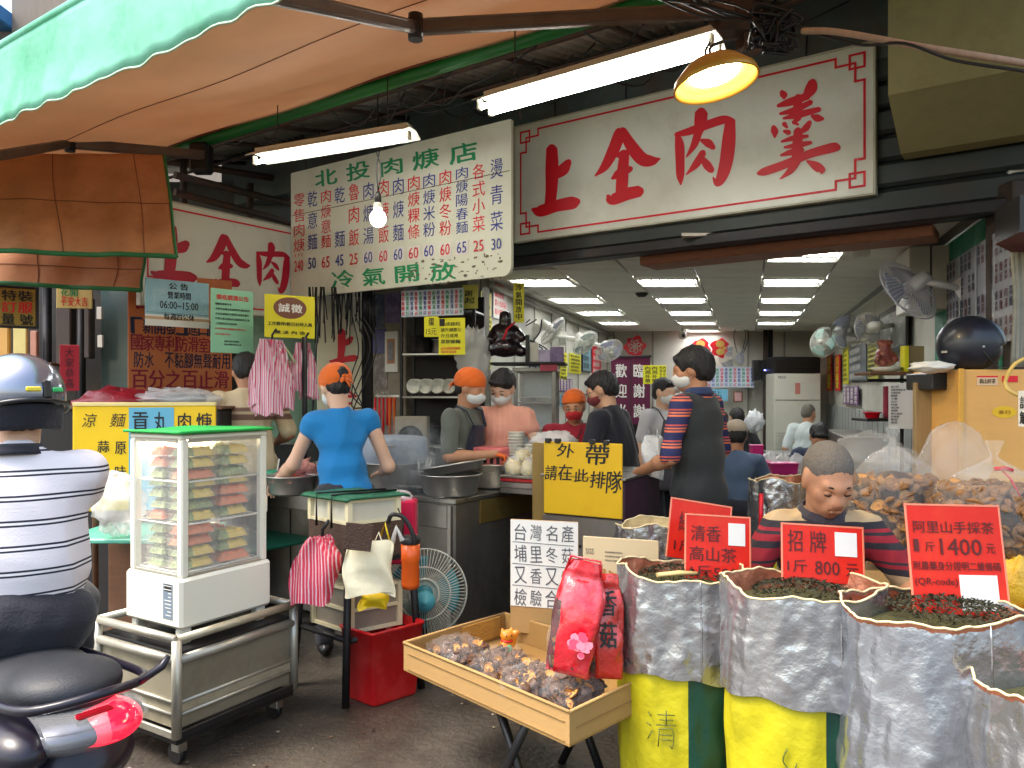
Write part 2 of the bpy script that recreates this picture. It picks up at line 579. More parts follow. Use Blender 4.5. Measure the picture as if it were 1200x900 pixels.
M_white = mat('white_plastic', c(226, 224, 212), .42, var=.05, scale=4, dirt=c(190, 178, 150), dirt_amt=.35)
M_wood = mat('brown_wood', c(120, 82, 56), .6, var=.3, scale=5, stretch=(1, 1, 8), bump=.2)
M_lwood = mat('pale_wood', c(190, 150, 105), .6, var=.25, scale=4, stretch=(6, 6, 1), bump=.2)
M_card = mat('cardboard', c(172, 136, 84), .85, var=.1, scale=6, bump=.15, bscale=90, dirt=c(150, 112, 66), dirt_amt=.3)
M_red = mat('red_print', c(222, 18, 40), .45, var=.06)
M_blk = mat('black_print', c(18, 18, 20), .6, var=0)
M_blue = mat('blue_print', c(40, 62, 150), .5, var=.06)
M_grn = mat('green_print', c(24, 150, 96), .5, var=.1)
M_paper = mat('white_paper', c(232, 230, 222), .7, var=.05, dirt=c(190, 180, 160), dirt_amt=.25)
M_glass = mat('clear_glass', (.95, .97, .97), .06, var=0, alpha=.09, spec=.6)
M_tube = mat('lit_tube', (1, 1, 1), .4, var=0, emit=10.0, ecol=(1, .98, .92))
M_tubei = mat('lit_tube_indoor', (1, 1, 1), .4, var=0, emit=27.0, ecol=(.94, .97, 1))

g = MB().grid(lambda u, v: ((u - .5) * 500, (v - .5) * 500, 0), 1, 1, smooth=False).build('ground', M_asph)
tag(g, kind='structure')
_q = MB(); _r = random.Random(12)
for k in range(420):
  x, y, s = _r.uniform(-2.2, 1.2), _r.uniform(2.4, 5.2), _r.uniform(.003, .011)
  o_ = len(_q.v); _q.v += [(x + cos(i * 1.3 + k) * s * _r.uniform(.4, 1.2), y + sin(i * 1.3 + k) * s * _r.uniform(.4, 1.2), .004 + .003 * (i % 2)) for i in range(5)]; _q.f.append([o_ + i for i in range(5)]); _q.m.append(k % 3); _q.sm.append(False)
tag(_q.build('litter', [mat('litter_pale', c(150, 140, 120), .8), mat('litter_brown', c(90, 66, 44), .8), mat('litter_dark', c(24, 22, 20), .3)]), 'tiny scraps of litter scattered over the dark paving', 'litter', kind='stuff')
# low ridges and puddle-like patches of the paving near the stalls
rnd = random.Random(3)
MB().grid(lambda u, v: (-.75 + 5.8 * u + .28 * 9 * v - .3, 6.9 - u * 3.1 + v * 9.5, .004), 1, 1).build('shop_floor', M_floor)
tag(sc.objects['shop_floor'], kind='structure')
M_joint = mat('tile_joint', c(80, 84, 80), .7)
fl = sc.objects['shop_floor']
ft = MB()
ft.box((0, 0, 0), (.585, .585, .012), .004)
ftm = ft.mesh('floor_tile', M_floor)
for i in range(9):
  for j in range(17):
    Y = 5.2 + j * .6; X = WL(Y) + .3 + i * .6
    if X > WR(Y) - .1: continue
    o = link('tile', ftm, fl, (X, Y, .006))

# ---- the shop
shop = thing('shop_building', 'open-fronted eatery with cream walls, panelled ceiling and dark shutter header', 'building', (0, 0, 0))
w = MB()
def wallbox(mb, a, b, z0, z1, th=.12, mi=0):
  a = Vector(a); b = Vector(b); d = (b - a); L = d.length; ang = math.atan2(d.y, d.x)
  m = Matrix.Translation(Vc((a.x, a.y, 0))) @ Matrix.Rotation(ang, 4, 'Z')
  mb.bb((0, 0, z0), (L, th, z1), .004, mi, m)
wl = MB(); wallbox(wl, (WL(6.95), 6.95), (WL(BACK), BACK), 0, CEIL + .3); wl.build('wall', M_wall, shop)
wr = MB(); wallbox(wr, (WR(BACK) + .02, BACK + .1), (WR(4.25) + .02, 4.25), 0, CEIL + .3); wrr = wr.build('wall', M_wall, shop)
wb = MB(); wallbox(wb, (WL(BACK) - .3, BACK), (WR(BACK) + .3, BACK), 0, CEIL + .3); wb.build('wall', M_wall, shop)
# panel joints of the walls
tr = MB()
for X in (1.75, 2.42, 4.07, 4.7): tr.bb((X, BACK - .02, 0), (X + .03, BACK - .002, CEIL), .004)
tr.build('joint_strip', mat('grey_trim', c(150, 148, 138), .6), shop)
tr = MB()
for k in range(9):
  Y = 7.2 + k * .75; tr.tube([(WL(Y) + .012, Y, 0), (WL(Y) + .012, Y, CEIL)], .008, 6)
tr.tube([(WL(7) + .05, 7, 2.44), (WL(BACK) + .05, BACK, 2.44)], .03, 8)
tr.build('joint_strip', mat('grey_trim', c(150, 148, 138), .6), shop)
# grey tiled wainscot on the right wall
ws = MB()
for k in range(24):
  Y = 5.4 + k * .33
  for j in range(3):
    x0 = WR(Y); ws.box((x0 - .006, Y + .16, .2 + j * .42), (.012, .31, .41), .003, 0, (0, 0, -math.atan(.3065)))
ws.build('wainscot', mat('grey_panel', c(150, 152, 148), .5, var=.12), shop)
# ceiling
_cp = [fac(2.9, -.12, 0), fac(-1.1, -.12, 0), Vc((WR(BACK) + .4, BACK + .1, 0)), Vc((WL(BACK) - .4, BACK + .1, 0)), Vc((WL(7.1) - .1, 7.1, 0))]
cl = MB().add([(p.x, p.y, z) for z in (CEIL + .03, CEIL + .1) for p in _cp], [(4, 3, 2, 1, 0), (5, 6, 7, 8, 9)] + [(i, (i + 1) % 5, 5 + (i + 1) % 5, 5 + i) for i in range(5)]).build('ceiling', mat('grey_trim'), shop, fixn=True)
pw, pl = .59, .47
pm_ = MB().add([(-.285, -.225, 0), (.285, -.225, 0), (.285 + .0, .225, 0), (-.285, .225, 0), (-.285, -.225, .02), (.285, -.225, .02), (.285, .225, .02), (-.285, .225, .02)],
        [(0, 3, 2, 1), (0, 1, 5, 4), (1, 2, 6, 5), (2, 3, 7, 6), (3, 0, 4, 7)]).mesh('panel', M_ceil)
sk = Matrix(((1, .3065, 0, 0), (0, 1, 0, 0), (0, 0, 1, 0), (0, 0, 0, 1)))
skm = MB(); skm.add([v.co for v in pm_.vertices], [list(p.vertices) for p in pm_.polygons], 0, False, sk)
skm = skm.mesh('panel', M_ceil)
lights = [(0, r) for r in range(0, 4)] + [(2, r) for r in range(0, 5)] + [(4, r) for r in range(-1, 4)]
lset = {(ci, r * 3) for ci, r in lights}
for ci in range(-2, 7):
  for rj in range(-6, 13):
    Y = 7.27 + rj * pl
    X = .30 + ci * pw + .3065 * (Y - 7.27)
    if X < WL(Y) - .12 or X > WR(Y) + .1 or Y > BACK - .15: continue
    if .695 * X + Y < 6.108 + .25: continue
    if (ci, rj) in lset: continue
    link('panel', skm, cl, (X, Y, CEIL + random.uniform(0, .004)))
# ceiling lights
def ceil_light():
  t = thing('ceiling_light', 'x', 'ceiling light', group='recessed louvre lights in the shop ceiling')
  f = MB()
  for sx in (-1, 1): f.box((sx * .283, 0, .0), (.02, .45, .03), .003)
  for sy in (-1, 1): f.box((0, sy * .222, 0), (.585, .02, .03), .003)
  f.box((0, 0, .055), (.58, .44, .01))
  f = MB().add([sk @ Vector(p) for p in f.v], f.f, 0)
  f.build('frame', M_white, t)
  for sy in (-1, 1):
    tb = MB().tube([(-.26 + sy * .03, sy * .1, .03), (.26 + sy * .03, sy * .1, .03)], .016, 10); tb.build('tube', M_tubei, t)
  lv = MB()
  for k in range(7):
    lv.box((-.24 + k * .08, 0, .01), (.004, .42, .025))
  lv = MB().add([sk @ Vector(p) for p in lv.v], lv.f, 0); lv.build('louvre', M_alu, t)
  return t
cl0 = ceil_light()
lab = {0: 'along the left wall', 2: 'in the middle row', 4: 'in the right row'}
ordn = {-1: 'nearest', 0: 'first', 1: 'second', 2: 'third', 3: 'fourth', 4: 'farthest'}
for k, (ci, r) in enumerate(lights):
  o = cl0 if k == 0 else copy_tree(cl0)
  Y = 7.27 + r * 3 * pl
  o.location = (.30 + ci * pw + .3065 * (Y - 7.27), Y, CEIL - .004)
  o['label'] = 'recessed fluorescent ceiling light %s, %s one from the shop front' % (lab[ci], ordn[r + 1 if ci == 4 else r] if ci == 4 or r else 'first')
# real light of the fittings (they face down), one lamp per fitting pair is too dim alone, so the tubes do it themselves

# ---- header: roll-up shutter box and wall above the opening
def facbox(mb, t0, t1, d0, d1, z0, z1, r=.005, mi=0):
  m = Matrix.Translation(FO) @ Matrix.Rotation(FRZ, 4, 'Z')
  mb.bb((-t1, -d1, z0), (-t0, -d0, z1), r, mi, m)
M_hdr = mat('dark_shutter', c(54, 62, 60), .5, .3, var=.25, scale=4, dirt=c(70, 56, 46), dirt_amt=.6, dscale=3)
hd = MB(); facbox(hd, -2.6, 3.1, -.35, -.08, 2.5, 3.95); hd.build('header', M_hdr, shop)
for k in range(6):
  s_ = MB(); z = 2.52 + k * .16
  facbox(s_, -2.6, 3.1, -.08, -.03 + .012 * (k % 2), z, z + .145, .02); s_.build('shutter_slat', M_hdr, shop)
s_ = MB(); facbox(s_, -2.6, 3.1, -.12, .03, 2.44, 2.52, .01); s_.build('bottom_rail', M_dark, shop)
s_ = MB(); facbox(s_, -.3, 1.6, -.42, -.13, 2.38, 2.45, .01); s_.build('timber_trim', mat('red_wood', c(150, 98, 70), .6, var=.3, scale=4, stretch=(1, 8, 8)), shop)
M_bluew = mat('weathered_wall', c(96, 112, 112), .8, var=.35, scale=3, bump=.4, bscale=20, dirt=c(110, 78, 60), dirt_amt=.7, dscale=2.4)
s_ = MB(); facbox(s_, -2.6, 6.5, -.3, -.02, 3.45, 4.4); s_.build('upper_wall', M_bluew, shop)
s_ = MB(); facbox(s_, 2.9, 3.35, -.34, .02, 0, 3.5) 
# post between kitchen and shop front, dark steel post beside it
s_ = MB(); p0 = fpx(431, -.22, 0); s_.bb((p0.x - .05, p0.y - .05, 0), (p0.x + .05, p0.y + .05, 3.3), .006); s_.build('post', M_dark, shop)
p0 = fpx(1187, .02, 0); s_ = MB(); s_.bb((p0.x - .03, p0.y - .05, 0), (p0.x + .25, p0.y + .2, 2.6), .008); s_.build('post', mat('dark_wood', c(62, 50, 44), .6, var=.3, stretch=(1, 1, 6)), shop)

# olive concrete block at upper right with chamfered lower edge
s_ = MB()
m = Matrix.Translation(FO) @ Matrix.Rotation(FRZ, 4, 'Z')
prof = [(-.02, 5.2), (.55, 5.2), (.55, 3.02), (.12, 2.82), (-.02, 2.82)]
xs = (.16, 2.4)
vs = [(x, -d, z) for x in xs for d, z in prof]
fs = [(0, 1, 2, 3, 4), (9, 8, 7, 6, 5)] + [(i, 5 + i, 5 + (i + 1) % 5, (i + 1) % 5) for i in range(5)]
s_.add(vs, fs, 0, False, m)
tag(s_.build('concrete_beam', mat('olive_concrete', c(158, 154, 108), .8, var=.12, scale=2, bump=.2, bscale=25, dirt=c(96, 88, 62), dirt_amt=.5, dscale=2), fixn=True),
  'olive painted concrete beam over the right end of the shop front', 'beam')

# kitchen back wall and side of left stall
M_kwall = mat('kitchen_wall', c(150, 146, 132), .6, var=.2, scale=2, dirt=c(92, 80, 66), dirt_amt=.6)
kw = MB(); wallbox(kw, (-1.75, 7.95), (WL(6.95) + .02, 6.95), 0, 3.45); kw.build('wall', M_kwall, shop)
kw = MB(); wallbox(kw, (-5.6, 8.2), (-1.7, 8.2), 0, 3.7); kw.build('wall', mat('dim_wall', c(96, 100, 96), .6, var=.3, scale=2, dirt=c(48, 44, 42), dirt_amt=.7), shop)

# ---- lean-to roof between the awning and the wall
roof = thing('lean_to_roof', 'rusty corrugated lean-to roof with steel bars between awning and signs', 'roof')
M_corr = mat('corrugated_sheet', c(196, 192, 180), .6, 0, var=.5, scale=2.5, bump=.6, bscale=26, dirt=c(92, 80, 70), dirt_amt=.8, dscale=3.2)
def rz_(d): return 3.92 - .30 * (d / 1.4)
def rf(u, v):
  t = -2.4 + u * 9.6; d = -.02 + v * 1.45
  return fac(t, d, rz_(d) + .02 + .012 * sin(t * 2 * math.pi / .09))
rs_ = MB().grid(rf, 520, 1); rs_.build('corrugated_sheet', M_corr, roof, solid=.003)
for k in range(11):
  t = -1.7 + k * .78 + random.uniform(-.1, .1); b_ = MB()
  a = fac(t, -.05, rz_(0) - .05); e = fac(t - .05, 1.42, rz_(1.42) - .05)
  b_.tube([a, e], .022, 8); b_.build('rafter', M_rust, roof)
for d in (.35, .95):
  b_ = MB(); b_.tube([fac(-2.3, d, rz_(d) - .09), fac(7, d, rz_(d) - .09)], .016, 8); b_.build('purlin', M_rust, roof)
# loose cables under the roof
wires = MB()
rw = random.Random(11)
for k in range(22):
  t0 = rw.uniform(-.5, 4.9); d0 = rw.uniform(.2, 1.2); L_ = rw.uniform(.4, 1.3)
  z0 = rz_(d0) - .1
  pts = [tuple(fac(t0 + L_ * i / 4, d0 + rw.uniform(-.12, .12), z0 - (rw.uniform(.05, .2) if 0 < i < 4 else 0))) for i in range(5)]
  wire(wires, pts, .006, 5, 5)
tag(wires.build('cable', M_black, roof), kind='stuff')
# bars behind, above the left sign (open dark structure)
fr = thing('pipe_scaffold', 'rusty steel pipe scaffold over the left red-lettered sign', 'scaffold')
for (a, b) in (((205, 205, 6.9), (345, 240, 7.9)), ((205, 225, 7.0), (345, 262, 7.9)), ((215, 190, 7.2), (215, 320, 7.0)), ((293, 215, 7.6), (293, 290, 7.6)), ((140, 180, 7.2), (360, 215, 8.0))):
  MB().tube([P(*a), P(*b)], .035, 8).build('pipe', M_rust, fr)
# dark covered passage behind
kw = MB(); kw.bb((-6.2, 6.3, 3.9), (-2.0, 8.2, 4.0)); kw.build('roof_panel', M_dark, shop)

# ---- awning
aw = thing('awning', 'large green and orange folding-arm awning with faded turquoise valance', 'awning')
M_can = mat('orange_canvas', c(212, 178, 146), .75, var=.16, scale=1.2, bump=.25, bscale=12, dirt=c(206, 158, 118), dirt_amt=.5, dscale=1.1, trans=0.0)
translucent(M_can, .32)
M_grc = mat('turquoise_canvas', c(150, 222, 198), .75, var=.14, scale=2.4, bump=.7, bscale=7, dirt=c(60, 180, 124), dirt_amt=.8, dscale=2.2)
translucent(M_grc, .35)
M_gtube = mat('green_tube', c(34, 140, 62), .4, var=.2, scale=5, dirt=c(60, 70, 46), dirt_amt=.4)
TR, TL = -1.2, 5.72
def awf(u, v):
  t = TR + (TL - TR) * u; d = 1.33 + v * 2.08
  return fac(t, d, 3.52 - .46 * v - .05 * sin(math.pi * v) + .012 * sin(t * 3 + v * 4))
MB().grid(awf, 60, 14).build('canvas', M_can, aw, solid=.004)
def awv(u, v):
  t = TR + (TL - TR) * u
  fold = .004 * sin(t * 9 + 1.2 * sin(t * 2.3) + v) + .006 * sin(t * 23 + v * 3 + sin(t * 5)) + .007 * sin(t * 3.1 + v * 5)
  return fac(t, 3.43 + fold * v + .01, 3.07 - .37 * v + .006 * sin(t * 31) * v)
MB().grid(awv, 260, 8).build('valance', M_grc, aw, solid=.004)
MB().tube([fac(TR, 3.43, 3.07), fac(TL, 3.43, 3.07)], .022, 12).build('front_bar', M_grc, aw)
MB().tube([awv(i / 200, 1.01) for i in range(201)], .0045, 6).build('hem', mat('pale_cord', c(190, 214, 186), .8), aw)
MB().tube([fac(TR - .1, 1.31, 3.50), fac(TL - .35, 1.31, 3.50)], .045, 16).build('roller_tube', M_gtube, aw)
MB().tube([fac(TR, 1.40, 3.52), fac(TL - .32, 1.40, 3.52)], .022, 10).build('torsion_bar', mat('red_brown', c(140, 62, 40), .6, var=.2), aw)
# cross seams
for v_ in (.5,):
  MB().tube([Vector(awf(i / 30, v_)) - Vc((0, 0, .006)) for i in range(31)], .0025, 5).build('seam', mat('dark_thread', c(96, 58, 40), .8), aw)
M_arm = mat('awning_arm', c(112, 100, 92), .4, .5, var=.2, scale=10, dirt=c(66, 52, 46), dirt_amt=.6, dscale=5)
def arm(a, e, f, cap_):
  t = MB(); a, e, f = Vector(a), Vector(e), Vector(f)
  def seg(p, q, w_, h_):
    d = q - p; L_ = d.length; q4 = d.to_track_quat('X', 'Z').to_matrix().to_4x4()
    M_ = Matrix.Translation((p + q) / 2) @ q4
    t.box((0, 0, 0), (L_, w_, h_), .006, 0, None, M_)
    for z_ in (-.5, .5): t.box((0, 0, z_ * h_ * .62), (L_ * .99, w_ * 1.25, h_ * .1), .002, 0, None, M_)
  seg(a, e, .035, .075); seg(e, f, .03, .06)
  o = t.build('arm', M_arm, aw)
  j = MB(); j.cyl(e + Vc((0, 0, .06)), e - Vc((0, 0, .06)), .035, n=16); j.box(e, (.075, .06, .085), .01)
  j.build('joint', M_dark, o)
  return o
arm(P(860, 12, 3.70), P(487, 32, 3.62), P(305, -8, 2.62), 0)
arm(P(240, 182, 6.2), P(82, 168, 5.53), P(-60, 192, 3.95), 0)
br = MB(); br.box(P(858, 14, 3.78), (.2, .14, .22), .02); br.box(P(878, 40, 3.8), (.12, .1, .2), .02); br.build('bracket', M_rust, aw)
br = MB(); br.box(P(236, 186, 6.25), (.16, .14, .24), .02); br.build('bracket', M_dark, aw)

# ---- orange side curtains
M_can2 = mat('faded_orange_canvas', c(228, 168, 122), .8, var=.25, scale=1.6, bump=.5, bscale=9, dirt=c(170, 108, 70), dirt_amt=.65, dscale=1.8)
translucent(M_can2, .4)
M_trim = mat('green_tape', c(34, 110, 60), .7, var=.2)
def curtain(tl, trr, bl, br_, label, seed):
  tl, trr, bl, br_ = map(Vector, (tl, trr, bl, br_))
  t = thing('canvas_curtain', label, 'curtain', tuple(bl)); o = bl
  rr = random.Random(seed); ph = [rr.uniform(0, 6) for _ in range(6)]
  def f(u, v):
    p = tl.lerp(trr, u).lerp(bl.lerp(br_, u), v) - o
    p.y += .025 * sin(u * 17 + ph[0] + v * 2) * v + .02 * sin(u * 7 + v * 5 + ph[1]) + .010 * sin(u * 41 + v * 3)
    return p
  MB().grid(f, 90, 24).build('cloth', M_can2, t, solid=.005)
  e = MB(); e.tube([f(i / 40, 1) for i in range(41)], .016, 8); e.tube([f(1, i / 20) for i in range(21)], .010, 8); e.build('edge_tape', M_trim, t)
  s = MB()
  for u in (.3, .62, .9): s.tube([f(u, i / 16) - Vc((0, .006, 0)) for i in range(17)], .0035, 5)
  s.tube([f(i / 40, .5) - Vc((0, .008, 0)) for i in range(41)], .003, 5)
  s.build('seam', mat('brown_thread', c(140, 88, 62), .8), t)
  return t
curtain(P(-160, 178, 5.3), P(193, 182, 5.5), P(-160, 288, 4.8), P(207, 301, 5.0), 'faded orange canvas curtain with green edging hanging under the awning arm', 1)
curtain(P(-160, 285, 5.75), P(170, 292, 5.85), P(-160, 322, 5.5), P(168, 341, 5.6), 'narrow orange canvas strip hanging below and behind the larger curtain', 2)

# far building glimpsed over the awning
fb = thing('far_building', 'grey building with blue sheet roof seen above the awning corner', 'building', (-9, 11, 0))
MB().bb((-4, 0, 0), (3, 6, 6.65), .02).build('wall', mat('far_wall', c(176, 178, 172), .8, var=.15, scale=1, dirt=c(110, 112, 108), dirt_amt=.5, dscale=.8), fb)
MB().bb((-4.2, -1.2, 6.62), (1.9, 4, 6.85), .02).build('blue_roof', mat('blue_sheet', c(60, 130, 190), .5, var=.15), fb)
MB().tube([(1.35, -.2, 0), (1.35, -.2, 9)], .09, 12).build('drain_pipe', mat('grey_pipe', c(150, 150, 146), .5), fb)
MB().bb((1.9, -.1, 0), (6, 5, 12)).build('brown_wall', mat('brown_facade', c(140, 128, 116), .8, var=.2, scale=3, stretch=(8, 8, 1)), fb)

# ================================================================== SIGNS AND LAMPS
M_sgn = mat('sign_white', c(228, 232, 220), .30, var=.05, scale=2, dirt=c(170, 168, 145), dirt_amt=.3, dscale=2.5)
M_red.node_tree.nodes['Principled BSDF'].inputs['Roughness'].default_value = .3
FRM = Euler((0, 0, FRZ)).to_matrix()

def panel(name, label, cat, loc, rz, w, h, m, th=.03, frame=None, fr_w=.02, group=None, tilt=0.0, r=.004, part='board'):
  """sign: empty at its lower left front corner, board in local XZ facing -Y"""
  t = thing(name, label, cat, loc, group=group, rot=(tilt, 0, rz))
  MB().bb((0, 0, 0), (w, th, h), r).build(part, m, t)
  if frame:
    f = MB()
    f.bb((-fr_w, -.006, -fr_w), (0, th + .004, h + fr_w), .003); f.bb((w, -.006, -fr_w), (w + fr_w, th + .004, h + fr_w), .003)
    f.bb((.0005, -.005, -fr_w), (w - .0005, th + .003, 0), .003); f.bb((.0005, -.005, h), (w - .0005, th + .003, h + fr_w), .003)
    f.build('frame', frame, t)
  return t
def px_panel(name, label, cat, xl, Yl, xr, Yr, ytop, ybot, m, **k):
  """panel whose left edge is seen from ytop to ybot at column xl, distance Yl, and whose right edge is at xr, Yr"""
  a = P(xl, ybot, Yl); b = PX(xr, Yr, a.z); h = (ybot - ytop) / 900 * Yl
  d = b - a
  t = panel(name, label, cat, a, math.atan2(d.y, d.x), d.length, h, m, **k)
  t['w'] = d.length; t['h'] = h
  w, hh = d.length, h
  del t['w']; del t['h']
  return t, w, hh

SW, SH, SZ = 2.595, .9, 2.642
Xl0 = FO.x + FL.x * SW
def main_local(px, py):
  s = (px - 600) / 900; Y = facY(px)
  return ((s * Y - Xl0) / .8207, EYE + (460 - py) / 900 * Y - SZ)
def zA(u, v): return main_local(600 + u / 3.748, 50 + v / 3.748)
def zB(u, v): return main_local(780 + u / 4.736, 70 + v / 4.736)
CH1 = [[(182, 468, 44), (183, 560, 52), (180, 650, 46), (172, 732, 42)], [(208, 588, 24), (232, 560, 44), (256, 526, 26)],
    [(98, 735, 14), (130, 742, 44), (200, 720, 46), (270, 706, 50), (292, 700, 34)]]
CH2 = [[(490, 388, 22), (480, 402, 44), (455, 468, 46), (415, 545, 34), (372, 588, 6)],
    [(492, 388, 30), (526, 450, 46), (575, 512, 52), (620, 522, 40), (656, 513, 6)],
    [(470, 500, 18), (500, 492, 34), (526, 482, 12)], [(446, 600, 10), (480, 578, 38), (528, 556, 22)],
    [(500, 492, 38), (492, 580, 46), (486, 680, 46)], [(428, 676, 16), (446, 692, 42), (510, 668, 48), (566, 655, 44)]]
CH3 = [[(72, 418, 22), (85, 480, 46), (88, 580, 44), (89, 650, 38), (92, 698, 6)],
    [(66, 420, 22), (140, 402, 38), (240, 366, 42), (330, 338, 42), (382, 348, 30)],
    [(366, 348, 50), (358, 450, 66), (345, 560, 66), (322, 645, 56), (294, 690, 34), (270, 656, 6)],
    [(206, 300, 64), (200, 355, 60), (194, 400, 46)], [(190, 405, 42), (165, 478, 34), (122, 545, 6)],
    [(206, 452, 18), (244, 468, 42), (272, 492, 26)], [(215, 520, 34), (180, 580, 38), (122, 642, 6)],
    [(200, 535, 14), (235, 585, 42), (262, 618, 34)]]
CH4 = [[(822, 132, 44), (812, 168, 58), (780, 215, 34)], [(652, 186, 26), (662, 204, 38), (664, 222, 12)],
    [(630, 262, 18), (700, 240, 40), (795, 208, 36)], [(642, 306, 14), (720, 286, 32), (812, 242, 26)],
    [(660, 332, 12), (740, 312, 34), (858, 282, 26)], [(742, 215, 42), (738, 270, 44), (735, 332, 44)],
    [(606, 380, 26), (612, 405, 36), (612, 436, 10)], [(664, 362, 26), (680, 382, 14)], [(716, 352, 22), (742, 366, 12)],
    [(818, 318, 18), (848, 330, 38), (878, 334, 18)], [(664, 402, 16), (690, 410, 28)], [(806, 352, 22), (784, 385, 34), (752, 412, 16)],
    [(650, 460, 12), (720, 440, 28), (794, 430, 16)], [(666, 492, 12), (740, 480, 30), (812, 466, 18)],
    [(742, 400, 44), (736, 500, 52), (732, 562, 46)], [(646, 536, 12), (700, 520, 30), (765, 505, 24)],
    [(522, 636, 20), (560, 624, 40), (680, 582, 42), (800, 530, 42), (930, 494, 48), (960, 492, 38)],
    [(738, 556, 46), (700, 618, 34), (642, 667, 6)], [(792, 568, 12), (838, 594, 44), (870, 616, 40), (872, 634, 14)]]
def fret(mb, x0, z0, w, h, ins=.05, th=.014, y=-.002):
  def seg(a, b, cc, d): mb.bb((x0 + min(a, cc), y - .0012, z0 + min(b, d)), (x0 + max(a, cc), y, z0 + max(b, d)))
  e = .30
  for zz in (ins, h - ins): seg(ins + .17, zz - th / 2, w - ins - .17, zz + th / 2)
  for xx in (ins, w - ins): seg(xx - th / 2, ins + .17, xx + th / 2, h - ins - .17)
  for sx in (0, 1):
    for sz in (0, 1):
      fx = lambda v: v if sx == 0 else w - v
      fz = lambda v: v if sz == 0 else h - v
      def q(a, b, cc, d, yy=.0002):
        A, B = sorted((fx(a), fx(cc))); D, E = sorted((fz(b), fz(d)))
        mb.bb((x0 + A, y - .0012 - yy, z0 + D), (x0 + B, y - yy, z0 + E))
      i = ins; k = th
      q(i - k / 2, i - k / 2, i + .09, i + k / 2, .0002); q(i - k / 2, i - k / 2, i + k / 2, i + .09, .0004)
      q(i + .09 - k, i - k / 2, i + .09, i + .09, .0006); q(i - k / 2, i + .09 - k, i + .09, i + .09, .0008)
      q(i + .045, i + .045, i + .17, i + .045 + k, .001); q(i + .045, i + .045, i + .045 + k, i + .17, .0012)
      q(i + .17 - k, i - k / 2, i + .17, i + .045 + k, .0014); q(i - k / 2, i + .17 - k, i + .045 + k, i + .17, .0016)

ms = panel('shop_sign', 'large white signboard with four red brush characters over the shop entrance', 'signboard',
      FO + FL * SW + FOUT * .02 + Vc((0, 0, SZ)), FRZ, SW, SH, M_sgn, th=.05, frame=mat('sign_edge', c(196, 196, 178), .5), fr_w=.012)
for ch, fn in ((CH1, zA), (CH2, zA), (CH3, zB), (CH4, zB)):
  q = MB(); brush(q, ch, fn); q.build('lettering', M_red, ms)
q = MB(); fret(q, 0, 0, SW, SH); q.build('red_border', M_red, ms)
for x_ in (.35, .95, 1.6, 2.2):
  MB().tube([(x_, .02, SH), (x_ + .01, .01, SH + .14)], .006, 6).build('hanging_wire', M_black, ms)

# left sign: same design, at right angles to the front
a = Vc((-1.775 - .13, 7.34 - .19, 0)); d = Vc((-.57, -.82, 0)); LW = 1.83; LH = .82
lz = P(382, 377, 7.34).z
ls_o = Vc((-1.775, 7.34, lz)) + d * LW
rzL = math.atan2(.82, .57)
ls = panel('shop_sign', 'white signboard with red brush characters partly behind the menu board on the left', 'signboard',
      ls_o, rzL, LW, LH, M_sgn, th=.05, frame=mat('sign_edge'), fr_w=.012)
def left_local(ch_fn, x0, w):
  # centre each character on its own box in the left sign
  def wrap(strokes):
    pts = [ch_fn(p[0], p[1]) for st in strokes for p in st]
    ax, bx = min(p[0] for p in pts), max(p[0] for p in pts); az, bz = min(p[1] for p in pts), max(p[1] for p in pts)
    def f(u, v):
      p = ch_fn(u, v)
      return (x0 + (p[0] - ax) / (bx - ax) * w, .23 + (p[1] - az) / (bz - az) * .40)
    return f
  return wrap
for ch, fn, x0, w_ in ((CH1, zA, .08, .36), (CH2, zA, .55, .42), (CH3, zB, 1.04, .34), (CH4, zB, 1.46, .30)):
  q = MB(); brush(q, ch, left_local(fn, x0, w_)(ch)); q.build('lettering', mat('dark_red_print', c(190, 20, 52), .4, var=.05), ls)
q = MB(); fret(q, 0, 0, LW, LH); q.build('red_border', M_red, ls)

# menu board
bl = fpp(341, 344, .45); brr = fpp(599, 330, .45)
BW = (Vc((brr.x, brr.y, 0)) - Vc((bl.x, bl.y, 0))).length
BH = 1.134; ang = math.atan2(brr.y - bl.y, brr.x - bl.x)
mbd = thing('menu_board', 'white hanging menu board with green heading and columns of red and blue dishes', 'menu board', (bl.x, bl.y, (bl.z + brr.z) / 2), rot=(0, 0, ang))
# board with rounded right lower corner, a separate patched strip across its foot
def rrect(w, h, r, th, mb, y0=0.0):
  pts = []
  for (cx, cz, a0) in ((w - r, r, -90), (w - .01, h - .01, 0), (.01, h - .01, 90), (r, r, 180)):
    rr_ = r if cz == r else .01
    for k in range(6):
      aa = R(a0 + k * 18); pts.append((cx + rr_ * cos(aa), cz + rr_ * sin(aa)))
  n = len(pts)
  vs = [(x, y0, z) for x, z in pts] + [(x, y0 + th, z) for x, z in pts]
  mb.add(vs, [tuple(range(n)), tuple(range(2 * n - 1, n - 1, -1))] + [(i, n + i, n + (i + 1) % n, (i + 1) % n) for i in range(n)])
  return mb
M_menu = mat('menu_white', c(226, 230, 212), .45, var=.05, scale=2, dirt=c(176, 170, 140), dirt_amt=.35, dscale=2.2)
rrect(BW, BH, .07, .03, MB()).build('board', M_menu, mbd, fixn=True)
KX = BW / 1060.0    # zoomed-photo pixels (1200x900 crop of 320,150..620,375) to metres is done by proportion
def mx(u): # horizontal position on the board from the photo column (perspective-corrected)
  px = 320 + u / 4; y = facY(px, .45); return ((px - 600) / 900 * y - bl.x) / cos(ang)
def mz(u, v):
  px = 320 + u / 4; y = facY(px, .45); return EYE + (460 - (150 + v / 4)) / 900 * y - mbd.location.z
